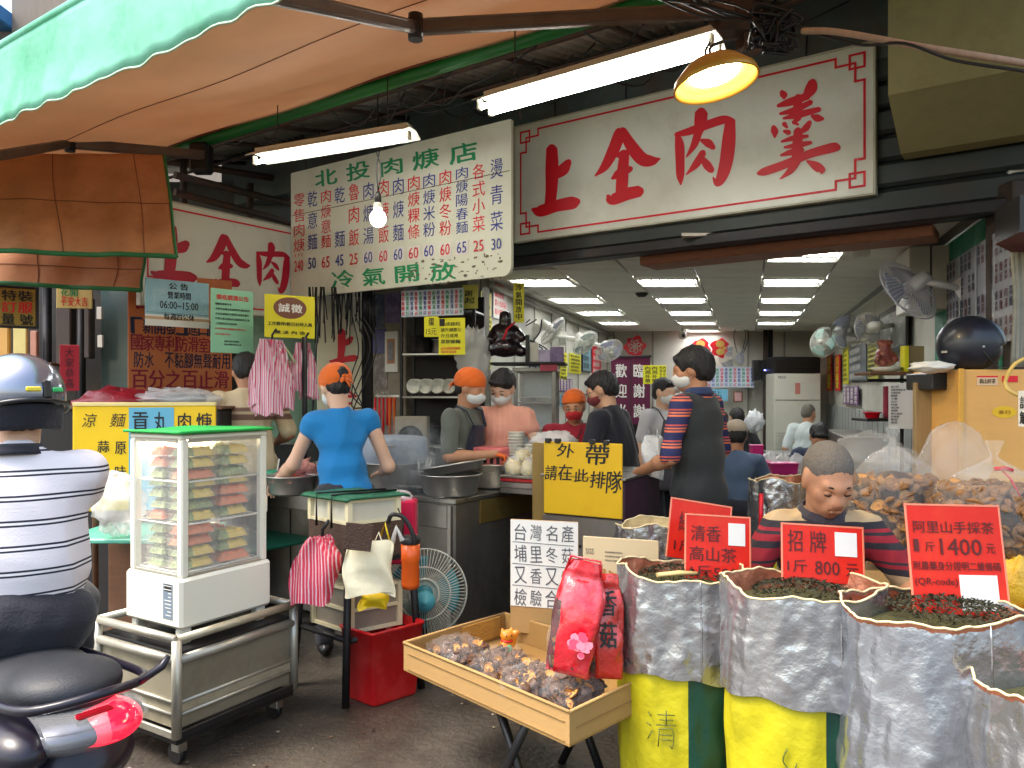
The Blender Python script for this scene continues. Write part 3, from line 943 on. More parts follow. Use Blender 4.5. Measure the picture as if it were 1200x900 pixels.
cols = [('零售肉焿', 'r', 98, 148, 310, 588), ('乾 意 麵', 'b', 163, 208, 300, 575), ('肉焿意麵', 'r', 226, 272, 290, 570), ('乾   麵', 'b', 290, 337, 280, 562),
    ('魯 肉 飯', 'r', 356, 404, 265, 556), ('肉 焿 湯', 'b', 424, 472, 260, 548), ('肉 焿 飯', 'r', 495, 543, 246, 542), ('肉 焿 麵', 'b', 563, 613, 238, 534),
    ('肉焿粿條', 'r', 633, 688, 225, 528), ('肉焿米粉', 'b', 705, 760, 215, 518), ('肉焿冬粉', 'r', 781, 836, 198, 512), ('肉焿陽春麵', 'b', 858, 914, 185, 502),
    ('各式小菜', 'r', 936, 994, 168, 494), ('燙 青 菜', 'b', 1020, 1078, 150, 486)]
qr, qb, qg = MB(), MB(), MB()
for s_, k, x0, x1, y0, y1 in cols:
  q = qr if k == 'r' else qb
  X0, X1 = mx(x0), mx(x1); zt = mz(x0, y0); zb_ = mz(x0, y1)
  if ' ' in s_:
    chs = [(i, ch) for i, ch in enumerate(s_) if ch != ' ']; chh = (zt - zb_) * .27; n = len(s_) - 1
    for i, ch in chs:
      zz = zt - (zt - zb_ - chh) * i / n - chh; put_text(q, ch, X0, zz, X1 - X0, chh, bold=.004)
  else: put_col(q, s_, X0, zt, X1 - X0, zt - zb_, gap=.12, bold=.004)
prices = [('240', 'r'), ('50', 'b'), ('65', 'r'), ('45', 'b'), ('25', 'r'), ('60', 'b'), ('60', 'r'), ('60', 'b'), ('60', 'r'), ('60', 'b'), ('60', 'r'), ('65', 'b'), ('25', 'r'), ('30', 'b')]
pch = MB()
for (s_, k), (_, _, x0, x1, y0, y1) in zip(prices, cols):
  q = qr if k == 'r' else qb; X0, X1 = mx(x0), mx(x1)
  z0 = mz(x0, y1 + 88); h_ = mz(x0, y1 + 36) - z0
  put_text(q, s_, X0 + .012, z0, X1 - X0 - .024, h_, bold=.012, y=-.006)
  if s_ in ('60', '65') and k == 'b' or s_ == '60': pch.bb((X0 - .004, -.004, z0 - .012), (X1 + .004, -.001, z0 + h_ + .012))
put_text(qr, '1斤', mx(104), mz(104, 606), mx(146) - mx(104), .03)
for s_, x0, x1, y0, y1 in (('北', 198, 300, 195, 270), ('投', 345, 452, 160, 243), ('肉', 505, 606, 142, 220), ('焿', 656, 776, 104, 192), ('店', 828, 956, 75, 165)):
  put_text(qg, s_, mx(x0), mz(x0 + 50, y1), mx(x1) - mx(x0), mz(x0 + 50, y0) - mz(x0 + 50, y1), bold=.025, shear=-.08)
for s_, x0, x1, y0, y1 in (('冷', 276, 378, 668, 748), ('氣', 420, 524, 655, 738), ('開', 574, 682, 645, 722), ('放', 736, 856, 632, 715)):
  put_text(qg, s_, mx(x0), mz(x0 + 50, y1), mx(x1) - mx(x0), mz(x0 + 50, y0) - mz(x0 + 50, y1), bold=.025, shear=-.08)
pch.build('price_patch', M_paper, mbd); qr.build('lettering', M_red, mbd); qb.build('lettering', M_blue, mbd); qg.build('lettering', M_grn, mbd)
# peeled adhesive scraps at the right foot
sc_ = MB(); rr_ = random.Random(5)
for k in range(70):
  x_ = mx(rr_.uniform(610, 1080)); z_ = mz(800, rr_.uniform(610, 735)); s1, s2 = rr_.uniform(.004, .03), rr_.uniform(.003, .016)
  o_ = len(sc_.v); n = 6
  sc_.v += [(x_ + cos(i * 1.047) * s1 * rr_.uniform(.5, 1), -.0012 - k * .00004, z_ + sin(i * 1.047) * s2 * rr_.uniform(.5, 1)) for i in range(n)]
  sc_.f.append([o_ + i for i in range(n)]); sc_.m.append(0); sc_.sm.append(False)
tag(sc_.build('peeled_scraps', mat('scrap', c(120, 112, 92), .8, var=.4, scale=30), mbd), kind='stuff')
for x_ in (.2, .75, 1.35, 1.95, 2.5):
  MB().tube([(x_, .015, BH - .01), (x_, .0, BH + .1)], .006, 6).build('hook', M_rust, mbd)
MB().tube([(mx(80), -.002, mz(300, 370)), (mx(1110), -.002, mz(1110, 200))], .0025, 5).build('seam', mat('dark_thread'), mbd)

# ---- notices
def lines(mb, x0, x1, z0, z1, n, th, seed=1, y=-.002, chars='公告價格調漲物料成本上升故自即日起調整請見諒謝謝小菜湯麵飯', sz=None, ends=None):
  rr = random.Random(seed)
  for i in range(n):
    z = z1 - (z1 - z0) * (i + .5) / n
    L_ = (x1 - x0) * (ends[i] if ends else rr.uniform(.7, 1))
    k = int(L_ / (th * 1.1))
    s = ''.join(rr.choice(chars) for _ in range(k))
    put_text(mb, s, x0, z - th / 2, L_, th, y=y, res=1, bold=.02)
nt, w_, h_ = px_panel('notice_sign', 'blue and sandy white notice with opening hours hanging at left below the sign', 'notice', 170, 5.55, 245, 5.55 + .32, 325, 381, mat('notice_blue', c(142, 190, 205), .4, var=.12, scale=5, dirt=c(205, 220, 220), dirt_amt=.6, dscale=5), th=.008)
q = MB(); q.bb((0, -.0015, 0), (w_, -.0003, h_ * .14)); q.bb((0, -.0015, h_ * .20), (w_, -.0003, h_ * .24)); q.build('white_band', M_paper, nt)
q = MB(); q.bb((0, -.0016, h_ * .14), (w_, -.0003, h_ * .20)); q.build('sand_band', mat('sand_print', c(206, 170, 130), .5), nt)
q = MB()
put_text(q, '公 告', w_ * .36, h_ * .80, w_ * .3, h_ * .14, bold=.03); put_text(q, '營業時間', w_ * .34, h_ * .60, w_ * .36, h_ * .15, bold=.03)
put_text(q, '06:00~15:00', w_ * .22, h_ * .38, w_ * .60, h_ * .16, bold=.01); put_text(q, '每週四公休', w_ * .28, h_ * .14, w_ * .48, h_ * .14, y=-.003, bold=.03)
q.bb((.01, -.0024, h_ * .285), (w_ - .01, -.0018, h_ * .29))
q.build('lettering', M_blk, nt)
nt, w_, h_ = px_panel('notice_sheet', 'pale green paper notice with red heading and rows of small print', 'notice', 247, 5.6, 297, 5.85, 337, 413, mat('notice_green', c(150, 212, 178), .5, var=.06), th=.006)
q = MB(); put_text(q, '價格調漲公告', w_ * .12, h_ * .83, w_ * .76, h_ * .08, bold=.03); lines(q, w_ * .1, w_ * .9, h_ * .25, h_ * .42, 2, .014, 4, ends=[.9, .45]); q.build('lettering', M_red, nt)
q = MB(); lines(q, w_ * .1, w_ * .92, h_ * .42, h_ * .80, 5, .016, 2, ends=[.45, .98, .96, .98, .6]); lines(q, w_ * .3, w_ * .75, h_ * .11, h_ * .21, 2, .013, 3); q.build('lettering', M_blk, nt)
nt, w_, h_ = px_panel('notice_sign', 'yellow notice with brown oval emblem and two lines of black print', 'notice', 310, 5.6, 369, 5.8, 344, 395, mat('notice_yellow', c(226, 214, 20), .45, var=.04), th=.006)
q = MB(); q.lathe([(0, 0), (.105, 0), (.105, .003)], (w_ * .52, -.0005, h_ * .68), 32, M=None)
q = MB(); n = 40; q.v = [(w_ * .5 + cos(2 * math.pi * i / n) * w_ * .33, -.001, h_ * .70 + sin(2 * math.pi * i / n) * h_ * .25) for i in range(n)]; q.f = [list(range(n))]; q.m = [0]; q.sm = [False]
q.build('emblem', mat('brown_print', c(122, 72, 50), .5), nt)
q = MB(); put_text(q, '誠', w_ * .27, h_ * .6, w_ * .22, h_ * .2, bold=.03, y=-.003); put_text(q, '徵', w_ * .52, h_ * .59, w_ * .22, h_ * .2, bold=.03, y=-.003); q.build('lettering', M_paper, nt)
q = MB(); put_text(q, '工作夥伴/假日計時人員', w_ * .06, h_ * .28, w_ * .88, h_ * .09, bold=.03); put_text(q, '意 洽 內 洽', w_ * .2, h_ * .09, w_ * .6, h_ * .08, bold=.03); q.build('lettering', M_blk, nt)
for px_, py_ in ((318, 340), (362, 345)):
  pass

ad, w_, h_ = px_panel('cardboard_sign', 'orange cardboard advert for indoor shoes with dark blue and red lettering', 'sign', 150, 5.9, 272, 6.4, 318, 462, mat('orange_card', c(206, 116, 62), .6, var=.15, scale=4, dirt=c(168, 86, 44), dirt_amt=.4), th=.012)
q = MB(); M_navy = mat('navy_print', c(26, 28, 60), .6, var=0)
put_row(q, '「新開發」進口耐', 0.02, h_ * .50, w_ * .84, h_ * .13, gap=.06, bold=.03, rj=.03); put_row(q, '防水 不黏腳無聲耐用', .04, h_ * .22, w_ * .93, h_ * .13, gap=.1, bold=.02, rj=.03)
q.build('lettering', M_navy, ad)
q = MB(); put_row(q, '國家專利防滑室內鞋', 0.02, h_ * .36, w_ * .95, h_ * .13, gap=.04, bold=.04); put_row(q, '百分之百止滑', 0.02, h_ * .05, w_ * .94, h_ * .15, gap=.06, bold=.05)
put_row(q, '日本', .05, h_ * .70, w_ * .4, h_ * .15, bold=.03)
q.build('lettering', mat('crimson_print', c(140, 20, 44), .6), ad)

cm, w_, h_ = px_panel('menu_board', 'yellow and blue painted board offering cold noodles and broth behind the food case', 'menu board', 85, 4.15, 253, 4.3, 476, 600, mat('board_yellow', c(232, 190, 10), .5, var=.05), th=.015)
MB().bb((w_ * .385, -.002, 0), (w_ * .70, -.0004, h_ * .985)).build('blue_sheet', mat('board_blue', c(96, 168, 200), .5, var=.05), cm)
MB().bb((0, -.004, h_), (w_, .02, h_ + .02), .002).build('top_tape', mat('yellowed_tape', c(226, 206, 140), .5), cm)
q = MB()
put_text(q, '涼', w_ * .07, h_ * .80, w_ * .09, h_ * .13, shear=.2); put_text(q, '麵', w_ * .26, h_ * .80, w_ * .10, h_ * .13, shear=.2)
put_text(q, '蒜', w_ * .17, h_ * .56, w_ * .08, h_ * .11, bold=.02); put_text(q, '原', w_ * .29, h_ * .54, w_ * .075, h_ * .12, bold=.02)
put_text(q, '味', w_ * .29, h_ * .32, w_ * .075, h_ * .11, bold=.02); put_text(q, '40', w_ * .29, h_ * .19, w_ * .06, h_ * .08)
put_text(q, '貢', w_ * .41, h_ * .74, w_ * .11, h_ * .20, y=-.004, bold=.02); put_text(q, '丸', w_ * .56, h_ * .74, w_ * .09, h_ * .20, y=-.004, bold=.02)
put_text(q, '肉', w_ * .73, h_ * .76, w_ * .09, h_ * .17, bold=.02); put_text(q, '焿', w_ * .86, h_ * .76, w_ * .11, h_ * .17, bold=.02)
q.build('lettering', M_blk, cm)
q = MB(); q.tube([(.1, .03, h_), (.1, .05, -.45)], .015); q.tube([(w_ - .1, .03, h_), (w_ - .1, .05, -.45)], .015); q.build('prop', M_wood, cm)

# ---- lamps
def fluor(label, a, e, tubes, group=None, wide=.13):
  a, e = Vector(a), Vector(e); d = e - a; L_ = d.length; mid = (a + e) / 2
  t = thing('fluorescent_fixture', label, 'light fixture', tuple(mid), rot=(0, -math.atan2(d.z, Vc((d.x, d.y)).length), math.atan2(d.y, d.x)))
  h = MB()
  # folded reflector: a shallow trapezoid
  pr = [(-wide, .012), (-.045, .05), (.045, .05), (wide, .012), (wide + .004, .016), (.047, .056), (-.047, .056), (-wide - .004, .016)]
  n = len(pr)
  h.add([(-L_ / 2, y, z) for y, z in pr] + [(L_ / 2, y, z) for y, z in pr], [tuple(range(n)), tuple(range(2 * n - 1, n - 1, -1))] + [(i, (i + 1) % n, n + (i + 1) % n, n + i) for i in range(n)])
  h.bb((-L_ / 2 + .02, -.04, .056), (L_ / 2 - .02, .04, .085), .004)
  h.build('reflector', M_white, t, fixn=True)
  for y in tubes:
    tb = MB(); tb.tube([(-L_ / 2 + .03, y, -.012), (L_ / 2 - .03, y, -.012)], .014, 12); tb.build('tube', M_tube, t)
    for s in (-1, 1):
      MB().box((s * (L_ / 2 - .014), y, .0), (.025, .034, .06), .006).build('end_cap', M_white, t)
  for s in (-.35, .35): MB().tube([(s * L_, 0, .08), (s * L_ + .02, 0, .62)], .004, 5).build('hanging_wire', M_black, t)
  return t
fluor('single tube fluorescent fitting hanging before the menu board', P(300, 190, 5.35), P(484, 160, 4.95), (-.03,), wide=.115)
fluor('double tube fluorescent fitting over the large red sign', P(568, 128, 4.35), P(842, 52, 3.6), (-.065, .04), wide=.12)

bp = P(443, 256, 5.3)
bt = thing('light_bulb', 'bare lit bulb dangling on a black wire in front of the menu board', 'light bulb', tuple(bp))
MB().sph((0, 0, 0), (.055, .055, .06), 20).build('glass', mat('bulb_glow', (1, 1, 1), .3, var=0, emit=14, ecol=(1, .96, .88)), bt)
MB().lathe([(.02, .04), (.032, .055), (.034, .10), (.02, .11), (0, .11)], n=20).build('collar', M_white, bt)
MB().lathe([(.022, .105), (.024, .11), (.022, .16), (.01, .185), (0, .19)], n=16).build('socket', M_black, bt)
q = MB(); wire(q, [(0, 0, .18), (-.01, 0, .35), (.012, .0, .5), (-.003, 0, .72), (0, 0, 1.16)], .005); wire(q, [(.003, .0, .2), (.022, 0, .34), (-.012, .005, .47), (.01, 0, .6), (.002, 0, .7)], .004); q.build('wire', M_black, bt)

# round warm lamp hanging above the sacks
lp = P(838, 92, 2.85); 
lt = thing('hanging_lamp', 'round warm lit pendant lamp hanging before the large sign', 'lamp', tuple(lp), rot=(R(-5), R(-9), 0))
M_gold = mat('lamp_shade', c(210, 160, 70), .35, .3, var=.1)
MB().lathe([(.0, .085), (.03, .085), (.045, .07), (.10, .055), (.150, .005), (.158, -.022), (.152, -.026), (.142, -.002), (.10, .025), (.0, .03)], n=40).build('shade', M_gold, lt)
MB().lathe([(.0, .012), (.085, .010), (.092, .018), (.092, .03)], n=40).build('diffuser', mat('lamp_glow', (1, .9, .7), .3, var=0, emit=60, ecol=(1, .80, .48)), lt)
q = MB(); wire(q, [(0, 0, .08), (.01, .02, .13), (.06, .05, .16), (.14, .1, .19)], .006); wire(q, [(.0, 0, .085), (-.015, .01, .11), (.01, .02, .15)], .005); q.build('wire', M_black, lt)

# tangled wiring and socket at the awning bracket
tg = thing('wire_bundle', 'messy bundle of cables tied at the awning bracket beside the pendant lamp', 'cables', tuple(P(905, 40, 3.3)))
q = MB(); rr_ = random.Random(9)
for k in range(26):
  pts = [(rr_.uniform(-.10, .10), rr_.uniform(-.05, .05), rr_.uniform(-.08, .12)) for _ in range(5)]
  wire(q, pts, rr_.uniform(.004, .008), 5, 5)
for k in range(7):
  wire(q, [(rr_.uniform(-.06, .06), 0, .05), (rr_.uniform(-.3, -.1), .05, .12 + rr_.uniform(-.03, .05)), (rr_.uniform(-.6, -.4), .12, .22 + rr_.uniform(0, .1))], .006, 5, 5)
q.build('cable', M_black, tg)
wr_ = thing('pipe_run', 'pale taped conduit crossing the olive beam at upper right', 'conduit', tuple(P(940, 36, 3.2)))
o = P(940, 36, 3.2)
q = MB(); q.tube([v - o for v in V3(crm([tuple(P(940, 36, 3.2)), tuple(P(985, 38, 3.1)), tuple(P(1080, 55, 2.95)), tuple(P(1210, 76, 2.8)), tuple(P(1330, 100, 2.7))], 6))], .013, 10); q.build('conduit', mat('pale_conduit', c(206, 176, 156), .5, var=.25, scale=8, stretch=(6, 1, 1)), wr_)
q = MB(); q.tube([v - o + Vc((0, .0, -.016)) for v in V3(crm([tuple(P(960, 36, 3.2)), tuple(P(1010, 48, 3.1)), tuple(P(1060, 46, 2.95)), tuple(P(1120, 66, 2.9)), tuple(P(1210, 80, 2.8)), tuple(P(1330, 104, 2.7))], 6))], .006, 6); q.build('cable', M_black, wr_)

# ================================================================== PEOPLE
def skinm(name, col): return mat(name, col, .5, var=.08, scale=12, bump=.12, bscale=220, spec=.35, sss=.08, dirt=tuple(x * .8 for x in col), dirt_amt=.3, dscale=14)
SK1 = skinm('skin_light', c(222, 178, 150)); SK2 = skinm('skin_tan', c(196, 142, 108)); SK3 = skinm('skin_mid', c(208, 160, 128))
M_hair = mat('black_hair', c(30, 26, 27), .5, var=.6, scale=70, bump=1.0, bscale=130, stretch=(1, 1, .25))
M_ghair = mat('grey_hair', c(116, 108, 98), .7, var=.75, scale=180, bump=.6, bscale=260)
M_eye = mat('eye_white', c(225, 220, 212), .2, var=0); M_iris = mat('eye_dark', c(22, 16, 14), .15, var=0)
M_lip = mat('lip', c(168, 104, 92), .45, var=.1)
def cloth(name, col, **k):
  k.setdefault('bump', .3); k.setdefault('bscale', 120)
  return mat(name, col, k.pop('rough', .85), var=.10, scale=5, sheen=.15, **k)
M_mask = cloth('mask_white', c(222, 224, 222)); M_maskr = cloth('mask_red', c(186, 24, 34))
M_orange = cloth('orange_cloth', c(232, 106, 28))
M_dpants = cloth('dark_trousers', c(38, 40, 50))

def xf(M, prims):
  out = []
  for p in prims:
    if p[0] == 'c':
      out.append(('c', np.array(M @ Vector(p[1])), np.array(M @ Vector(p[2])), p[3], p[4]))
    else:
      r = np.array(M.to_3x3()); r = r if p[3] is None else r @ p[3]
      out.append(('e', np.array(M @ Vector(p[1])), p[2], r))
  return out
HEAD = [ell((0, -.015, .030), (.074, .092, .082)), ell((0, .022, -.028), (.060, .062, .078)), ell((0, .036, -.072), (.044, .046, .034)),
    cap((0, .068, -.094), (0, .070, -.09), .013), cap((0, .085, .006), (0, .099, -.025), .0055, .0085), ell((.011, .094, -.031), (.007, .008, .006)), ell((-.011, .094, -.031), (.007, .008, .006)),
    cap((-.036, .074, .024), (-.008, .083, .021), .009), cap((.036, .074, .024), (.008, .083, .021), .009),
    ell((.038, .056, -.02), (.022, .022, .022)), ell((-.038, .056, -.02), (.022, .022, .022)),
    cap((-.017, .088, -.0535), (.017, .088, -.0535), .0058), cap((-.014, .087, -.0645), (.014, .087, -.0645), .0062),
    ell((.076, -.002, -.004), (.009, .019, .031), (0, 0, -.3)), ell((-.076, -.002, -.004), (.009, .019, .031), (0, 0, .3))]
HSUB = [ell((.031, .098, .001), (.018, .017, .011)), ell((-.031, .098, .001), (.018, .017, .011)), cap((-.021, .099, -.059), (.021, .099, -.059), .0035)]

def hand(mb, wrist, d, nrm, s=1.0, curl=.5, side=1):
  """palm and five bent fingers; d finger direction, nrm palm normal (towards which fingers bend)"""
  w, d, n = Vector(wrist), Vector(d).normalized(), Vector(nrm); n = (n - d * n.dot(d)).normalized(); b = d.cross(n) * side
  M = Matrix.Identity(4)
  for i, (a, cc, e) in enumerate(zip(b, d, n)): M[i][0], M[i][1], M[i][2], M[i][3] = a, cc, e, w[i]
  M = M @ Matrix.Scale(s, 4)
  mb.sph((0, .045, 0), (.040, .052, .015), 14, M=M)
  for k, (x, L_, r) in enumerate(((-.029, .060, .0078), (-.010, .072, .0085), (.010, .068, .0083), (.028, .052, .0072))):
    cu = curl * (1 + .15 * (k - 1)); pts = [Vc((x, .070, 0))]; a = .15
    for j, f in enumerate((.45, .32, .23)):
      a += cu * .75; pts.append(pts[-1] + Vc((x * .05, cos(a), sin(a))) * L_ * f)
    mb.tube([M @ p for p in V3(crm([tuple(p) for p in pts], 3))], [r * s * (1 - .035 * i) for i in range(10)][:len(crm([tuple(p) for p in pts], 3))], 8)
    mb.sph(M @ pts[-1], r * s * .78, 8)
  pts = [(-.024, .018, .004), (-.046, .038, .010), (-.055, .058, .018), (-.050, .076, .026)]
  q = V3(crm(pts, 3)); mb.tube([M @ p for p in q], [.0115 * s * (1 - .03 * i) for i in range(len(q))], 8); mb.sph(M @ q[-1], .008 * s, 8)
  return mb

def person(label, loc, rz, H=1.65, skin=SK1, shirt=None, sleeve=.9, pants=M_dpants, sit=False, lean=0, sway=0, head=(0, 0, 0), hshift=(0, 0, 0),
      el=None, wr=None, hands=None, hair='short', hairm=M_hair, mask=None, h=.011, bulk=1.0, hem=.86, wr_amp=.010, wr_f=20, box=0.0, seed=0, shirt_part='shirt',
      legs=True, eyes=False, fdir=None, collar=None, glasses=False, group=None, gloves=None, longp=True, belly=0.0, shorts=None, hipw=1.0):
  t = thing('person', label, 'person', loc, R(rz), group); t.scale = (1, 1, 1)
  s = H / 1.65
  def v(p): return tuple(np.array(p, float) * s)
  dz = -.36 if sit else 0.0                       # seated: pelvis drops to .54
  pel = Vc((0, 0, .90 + dz))
  TM = Matrix.Translation(pel * s) @ Matrix.Rotation(R(sway), 4, 'Y') @ Matrix.Rotation(-R(lean), 4, 'X') @ Matrix.Scale(s, 4) @ Matrix.Translation(-Vc((0, 0, .90)))
  def tp(p): return tuple(TM @ Vector(p))
  def T(prims):
    out = []
    for p in prims:
      if p[0] == 'c': out.append(('c', np.array(TM @ Vector(p[1])), np.array(TM @ Vector(p[2])), p[3] * s, p[4] * s))
      else:
        r = np.array(TM.to_3x3()) / s; out.append(('e', np.array(TM @ Vector(p[1])), p[2] * s, r if p[3] is None else r @ p[3]))
    return out
  sh = {1: Vector(tp((.172 * bulk, 0, 1.335))), -1: Vector(tp((-.172 * bulk, 0, 1.335)))}
  el = el or {1: (.235, -.03, 1.06 + dz), -1: (-.235, -.03, 1.06 + dz)}
  wr = wr or {1: (.24, .10, .84 + dz), -1: (-.24, .10, .84 + dz)}
  E_ = {k: Vector(v(el[k])) for k in (1, -1)}; W_ = {k: Vector(v(wr[k])) for k in (1, -1)}
  hc = Vector(tp((0, .02, 1.535))) + Vector(hshift) * s
  HM = Matrix.Translation(hc) @ Matrix.Rotation(R(head[2]), 4, 'Z') @ Matrix.Rotation(R(head[1]), 4, 'Y') @ Matrix.Rotation(-R(head[0]), 4, 'X') @ Matrix.Scale(s * 1.02, 4)
  def HT(prims, f=1.0):
    out = []
    sc_ = s * 1.02
    for p in prims:
      if p[0] == 'c': out.append(('c', np.array(HM @ Vector(p[1])), np.array(HM @ Vector(p[2])), p[3] * sc_, p[4] * sc_))
      else:
        r = np.array(HM.to_3x3()) / sc_; out.append(('e', np.array(HM @ Vector(p[1])), p[2] * sc_, r if p[3] is None else r @ p[3]))
    return out
  # --- body: one continuous surface
  nb = np.array(tp((0, -.005, 1.37))); nh = np.array(HM @ Vc((0, -.02, -.05)))
  body = HT(HEAD) + [('c', nb, nh, .056 * s, .052 * s)]
  body += T([ell((0, 0, 1.22), (.135 * bulk, .085, .15)), ell((0, 0, 1.02), (.12, .085, .16)), ell((0, 0, .92), (.135, .095, .09)), cap((-.13, 0, 1.335), (.13, 0, 1.335), .045)])
  for k in (1, -1):
    a, e, w = np.array(sh[k]), np.array(E_[k]), np.array(W_[k])
    body += [('c', a, e, .044 * s, .037 * s), ('c', e, w, .038 * s, .026 * s), ell(e * .7 + w * .3, (.038 * s,) * 3)]
  if sit:
    hip = {k: v((.09 * k, 0, .52)) for k in (1, -1)}; kn = {k: v((.15 * k, .43, .50)) for k in (1, -1)}; an = {k: v((.14 * k, .42, .08)) for k in (1, -1)}
  else:
    hip = {k: v((.085 * k, 0, .87)) for k in (1, -1)}; kn = {k: v((.10 * k, .02, .47)) for k in (1, -1)}; an = {k: v((.11 * k, -.01, .08)) for k in (1, -1)}
  if legs:
    for k in (1, -1): body += [cap(hip[k], kn[k], .07 * s, .05 * s), cap(kn[k], an[k], .05 * s, .034 * s)]
  ex = MB()
  for k in (1, -1):
    if hands is False: continue
    d = W_[k] - E_[k]
    hd = (hands or {}).get(k, {})
    if gloves: gx = MB()
    hand(gx if gloves else ex, W_[k] - d.normalized() * .01, hd.get('d', tuple(d)), hd.get('n', (-.8 * k, .3, 0)), s * .95, hd.get('curl', .6), side=-k)
    if gloves: gx.build('glove', gloves, t)
  sub = HT(HSUB)
  ob = sdf_obj('body', body, skin, t, h, .010 * s, extra=None if gloves else ex, sub=sub)
  # --- clothes
  if shirt:
    b2 = bulk
    pr = T([ell((0, .0, 1.245), (.158 * b2, .105, .135)), cap((-.125 * b2, -.004, 1.335), (.125 * b2, -.004, 1.335), .060), ell((0, .006 + belly * .5, 1.06), (.148 * b2, .108 + belly, .17)), ell((0, 0, .92), (.160 * b2, .120 + belly * .5, .115)), cap((0, -.01, 1.36), (0, -.01, 1.375), .062), *([ell((0, -.004, 1.12), (.155 * b2 * box, .112 * box, .25))] if box else []), ell((0, 0, .86), (.158 * b2, .118 + belly * .4, .11))])
    for k in (1, -1):
      a, e, w = sh[k], E_[k], W_[k]
      if sleeve <= 1: pr += [('c', np.array(a), np.array(a.lerp(e, sleeve)), .060 * s, .056 * s)]
      else: pr += [('c', np.array(a), np.array(e), .060 * s, .050 * s), ('c', np.array(e), np.array(e.lerp(w, sleeve - 1)), .050 * s, .042 * s)]
    TI = TM.inverted(); A3 = np.array(TI.to_3x3()); b3 = np.array(TI.translation)
    sb = HT([ell((0, .0, -.10), (.058, .062, .05))])
    armf = [('c', np.array(sh[k]), np.array(E_[k]), .075, .075) for k in (1, -1)] + [('c', np.array(E_[k]), np.array(W_[k]), .07, .07) for k in (1, -1)]
    def clip(X):
      Z = X @ A3[2] + b3[2]
      d1 = (hem - Z) * s
      da = np.min([_dist(p, X) for p in armf], 0)
      return np.where(da < 0, -1, d1)
    sdf_obj(shirt_part, pr, shirt, t, h, .016 * s, disp=wrinkle(wr_amp, wr_f, seed, .6), clip=clip, sub=sb)
  if collar:
    q = MB(); cc = TM @ Vc((0, -.012, 1.405))
    def cf(u, vv):
      a = u * 2 * math.pi; r = .068 + .016 * vv
      return TM @ Vc((sin(a) * r, -.010 + cos(a) * r * 1.0 + .0, 1.425 - .03 * vv - .012 * max(0, cos(a))))
    q.grid(cf, 28, 3); q.build('collar', collar, t, solid=.006)
  if pants and legs:
    pr = []
    if sit: pr += [ell(v((0, -.01, .57)), v((.165 * bulk * hipw, .125 * hipw, .12)))]
    else: pr += T([ell((0, 0, .92), (.155, .112, .10))])
    for k in (1, -1):
      if shorts: pr += [cap(hip[k], tuple(np.array(hip[k]) * (1 - shorts) + np.array(kn[k]) * shorts), .088 * s, .078 * s)]
      else: pr += [cap(hip[k], kn[k], .088 * s, .066 * s), cap(kn[k], v((an[k][0] / s, an[k][1] / s, .10)), .066 * s, .052 * s)]
    sdf_obj('trousers', pr, pants, t, h * 1.15, .02 * s, disp=wrinkle(.010, 17, seed + 3))
  if legs:
    q = MB()
    for k in (1, -1):
      a = Vector(an[k]); q.sph((a.x, a.y + .05, .045), (.048, .13, .045), 14)
    q.build('shoes', M_black, t)
  # --- hair
  hs = []; sb = []
  if hair in ('short', 'crop', 'long', 'bun', 'mess', 'low', 'lowbun'):
    e_ = {'short': .010, 'crop': .002, 'long': .012, 'bun': .008, 'mess': .016, 'low': .003, 'lowbun': .003}[hair]
    hs = HT([ell((0, -.020, .036), (.076 + e_, .093 + e_, .083 + e_)), ell((0, -.05, -.01), (.066 + e_, .055 + e_, .065 + e_))])
    sb = HT([ell((0, .115, -.018), (.095, .072, .078)), ell((.095, .03, -.045), (.04, .06, .055)), ell((-.095, .03, -.045), (.04, .06, .055)), ell((0, 0, -.125), (.12, .12, .065))])
    if 'bun' in hair: hs += HT([ell((0, -.105, .045), (.034, .034, .034))])
    if hair == 'long': hs += HT([ell((0, -.065, -.06), (.075, .05, .09)), ell((.06, -.03, -.03), (.03, .05, .07)), ell((-.06, -.03, -.03), (.03, .05, .07))]); sb = sb[:1] + HT([ell((0, .10, -.08), (.07, .10, .08))])
    if hair in ('mess', 'short', 'bun'):
      hs += HT([cap((-.04, .075, .075), (.045, .072, .078), .016)])
    if hair == 'crop': sb[0] = HT([ell((0, .122, -.002), (.105, .085, .094))])[0]
    rs = wrinkle(.007 if hair != 'crop' else .0015, 95 if hair != 'crop' else 240, 5 + seed, .45)
    je = wrinkle(.010 if hair != 'crop' else .016, 130 if hair != 'crop' else 210, 9)
    sdf_obj('hair', hs, hairm, t, h * .85, .008 * s, disp=rs, clip=lambda X: np.max([-_dist(p, X) for p in sb], 0) + je(X))
  q = MB()
  if eyes == 'down':
    q = MB()
    for k in (1, -1): q.sph(HM @ Vc((k * .031, .0765, .001)), (.0135 * s,) * 3, 12)
    q.build('eyelid', skin, t)
    for k in (1, -1):
      MB().tube([HM @ Vc((k * (.031 + x), .0905 - abs(x) * .3, -.0055 + abs(x) * .12)) for x in (-.014, -.008, 0, .008, .014)], [.001, .0022, .0026, .0024, .0012], 6).build('eyelash', M_hair, t)
  elif eyes:
    for k in (1, -1):
      q.sph(HM @ Vc((k * .031, .0775, .001)), (.0125 * s,) * 3, 12)
    q.build('eye', M_eye, t)
    q = MB()
    for k in (1, -1): q.sph(HM @ Vc((k * .031, .0870, -.003)), (.0048 * s, .0048 * s, .0048 * s), 10)
    q.build('iris', M_iris, t)
    q = MB()
    for k in (1, -1):   # upper lids and lashes
      q.tube([HM @ Vc((k * (.031 + x), .0905 - abs(x) * .28, .0045 - abs(x) * .22)) for x in (-.015, -.008, 0, .008, .015)], [.0015, .0028, .0032, .0028, .0015], 6)
    q.build('eyelid', M_hair, t)
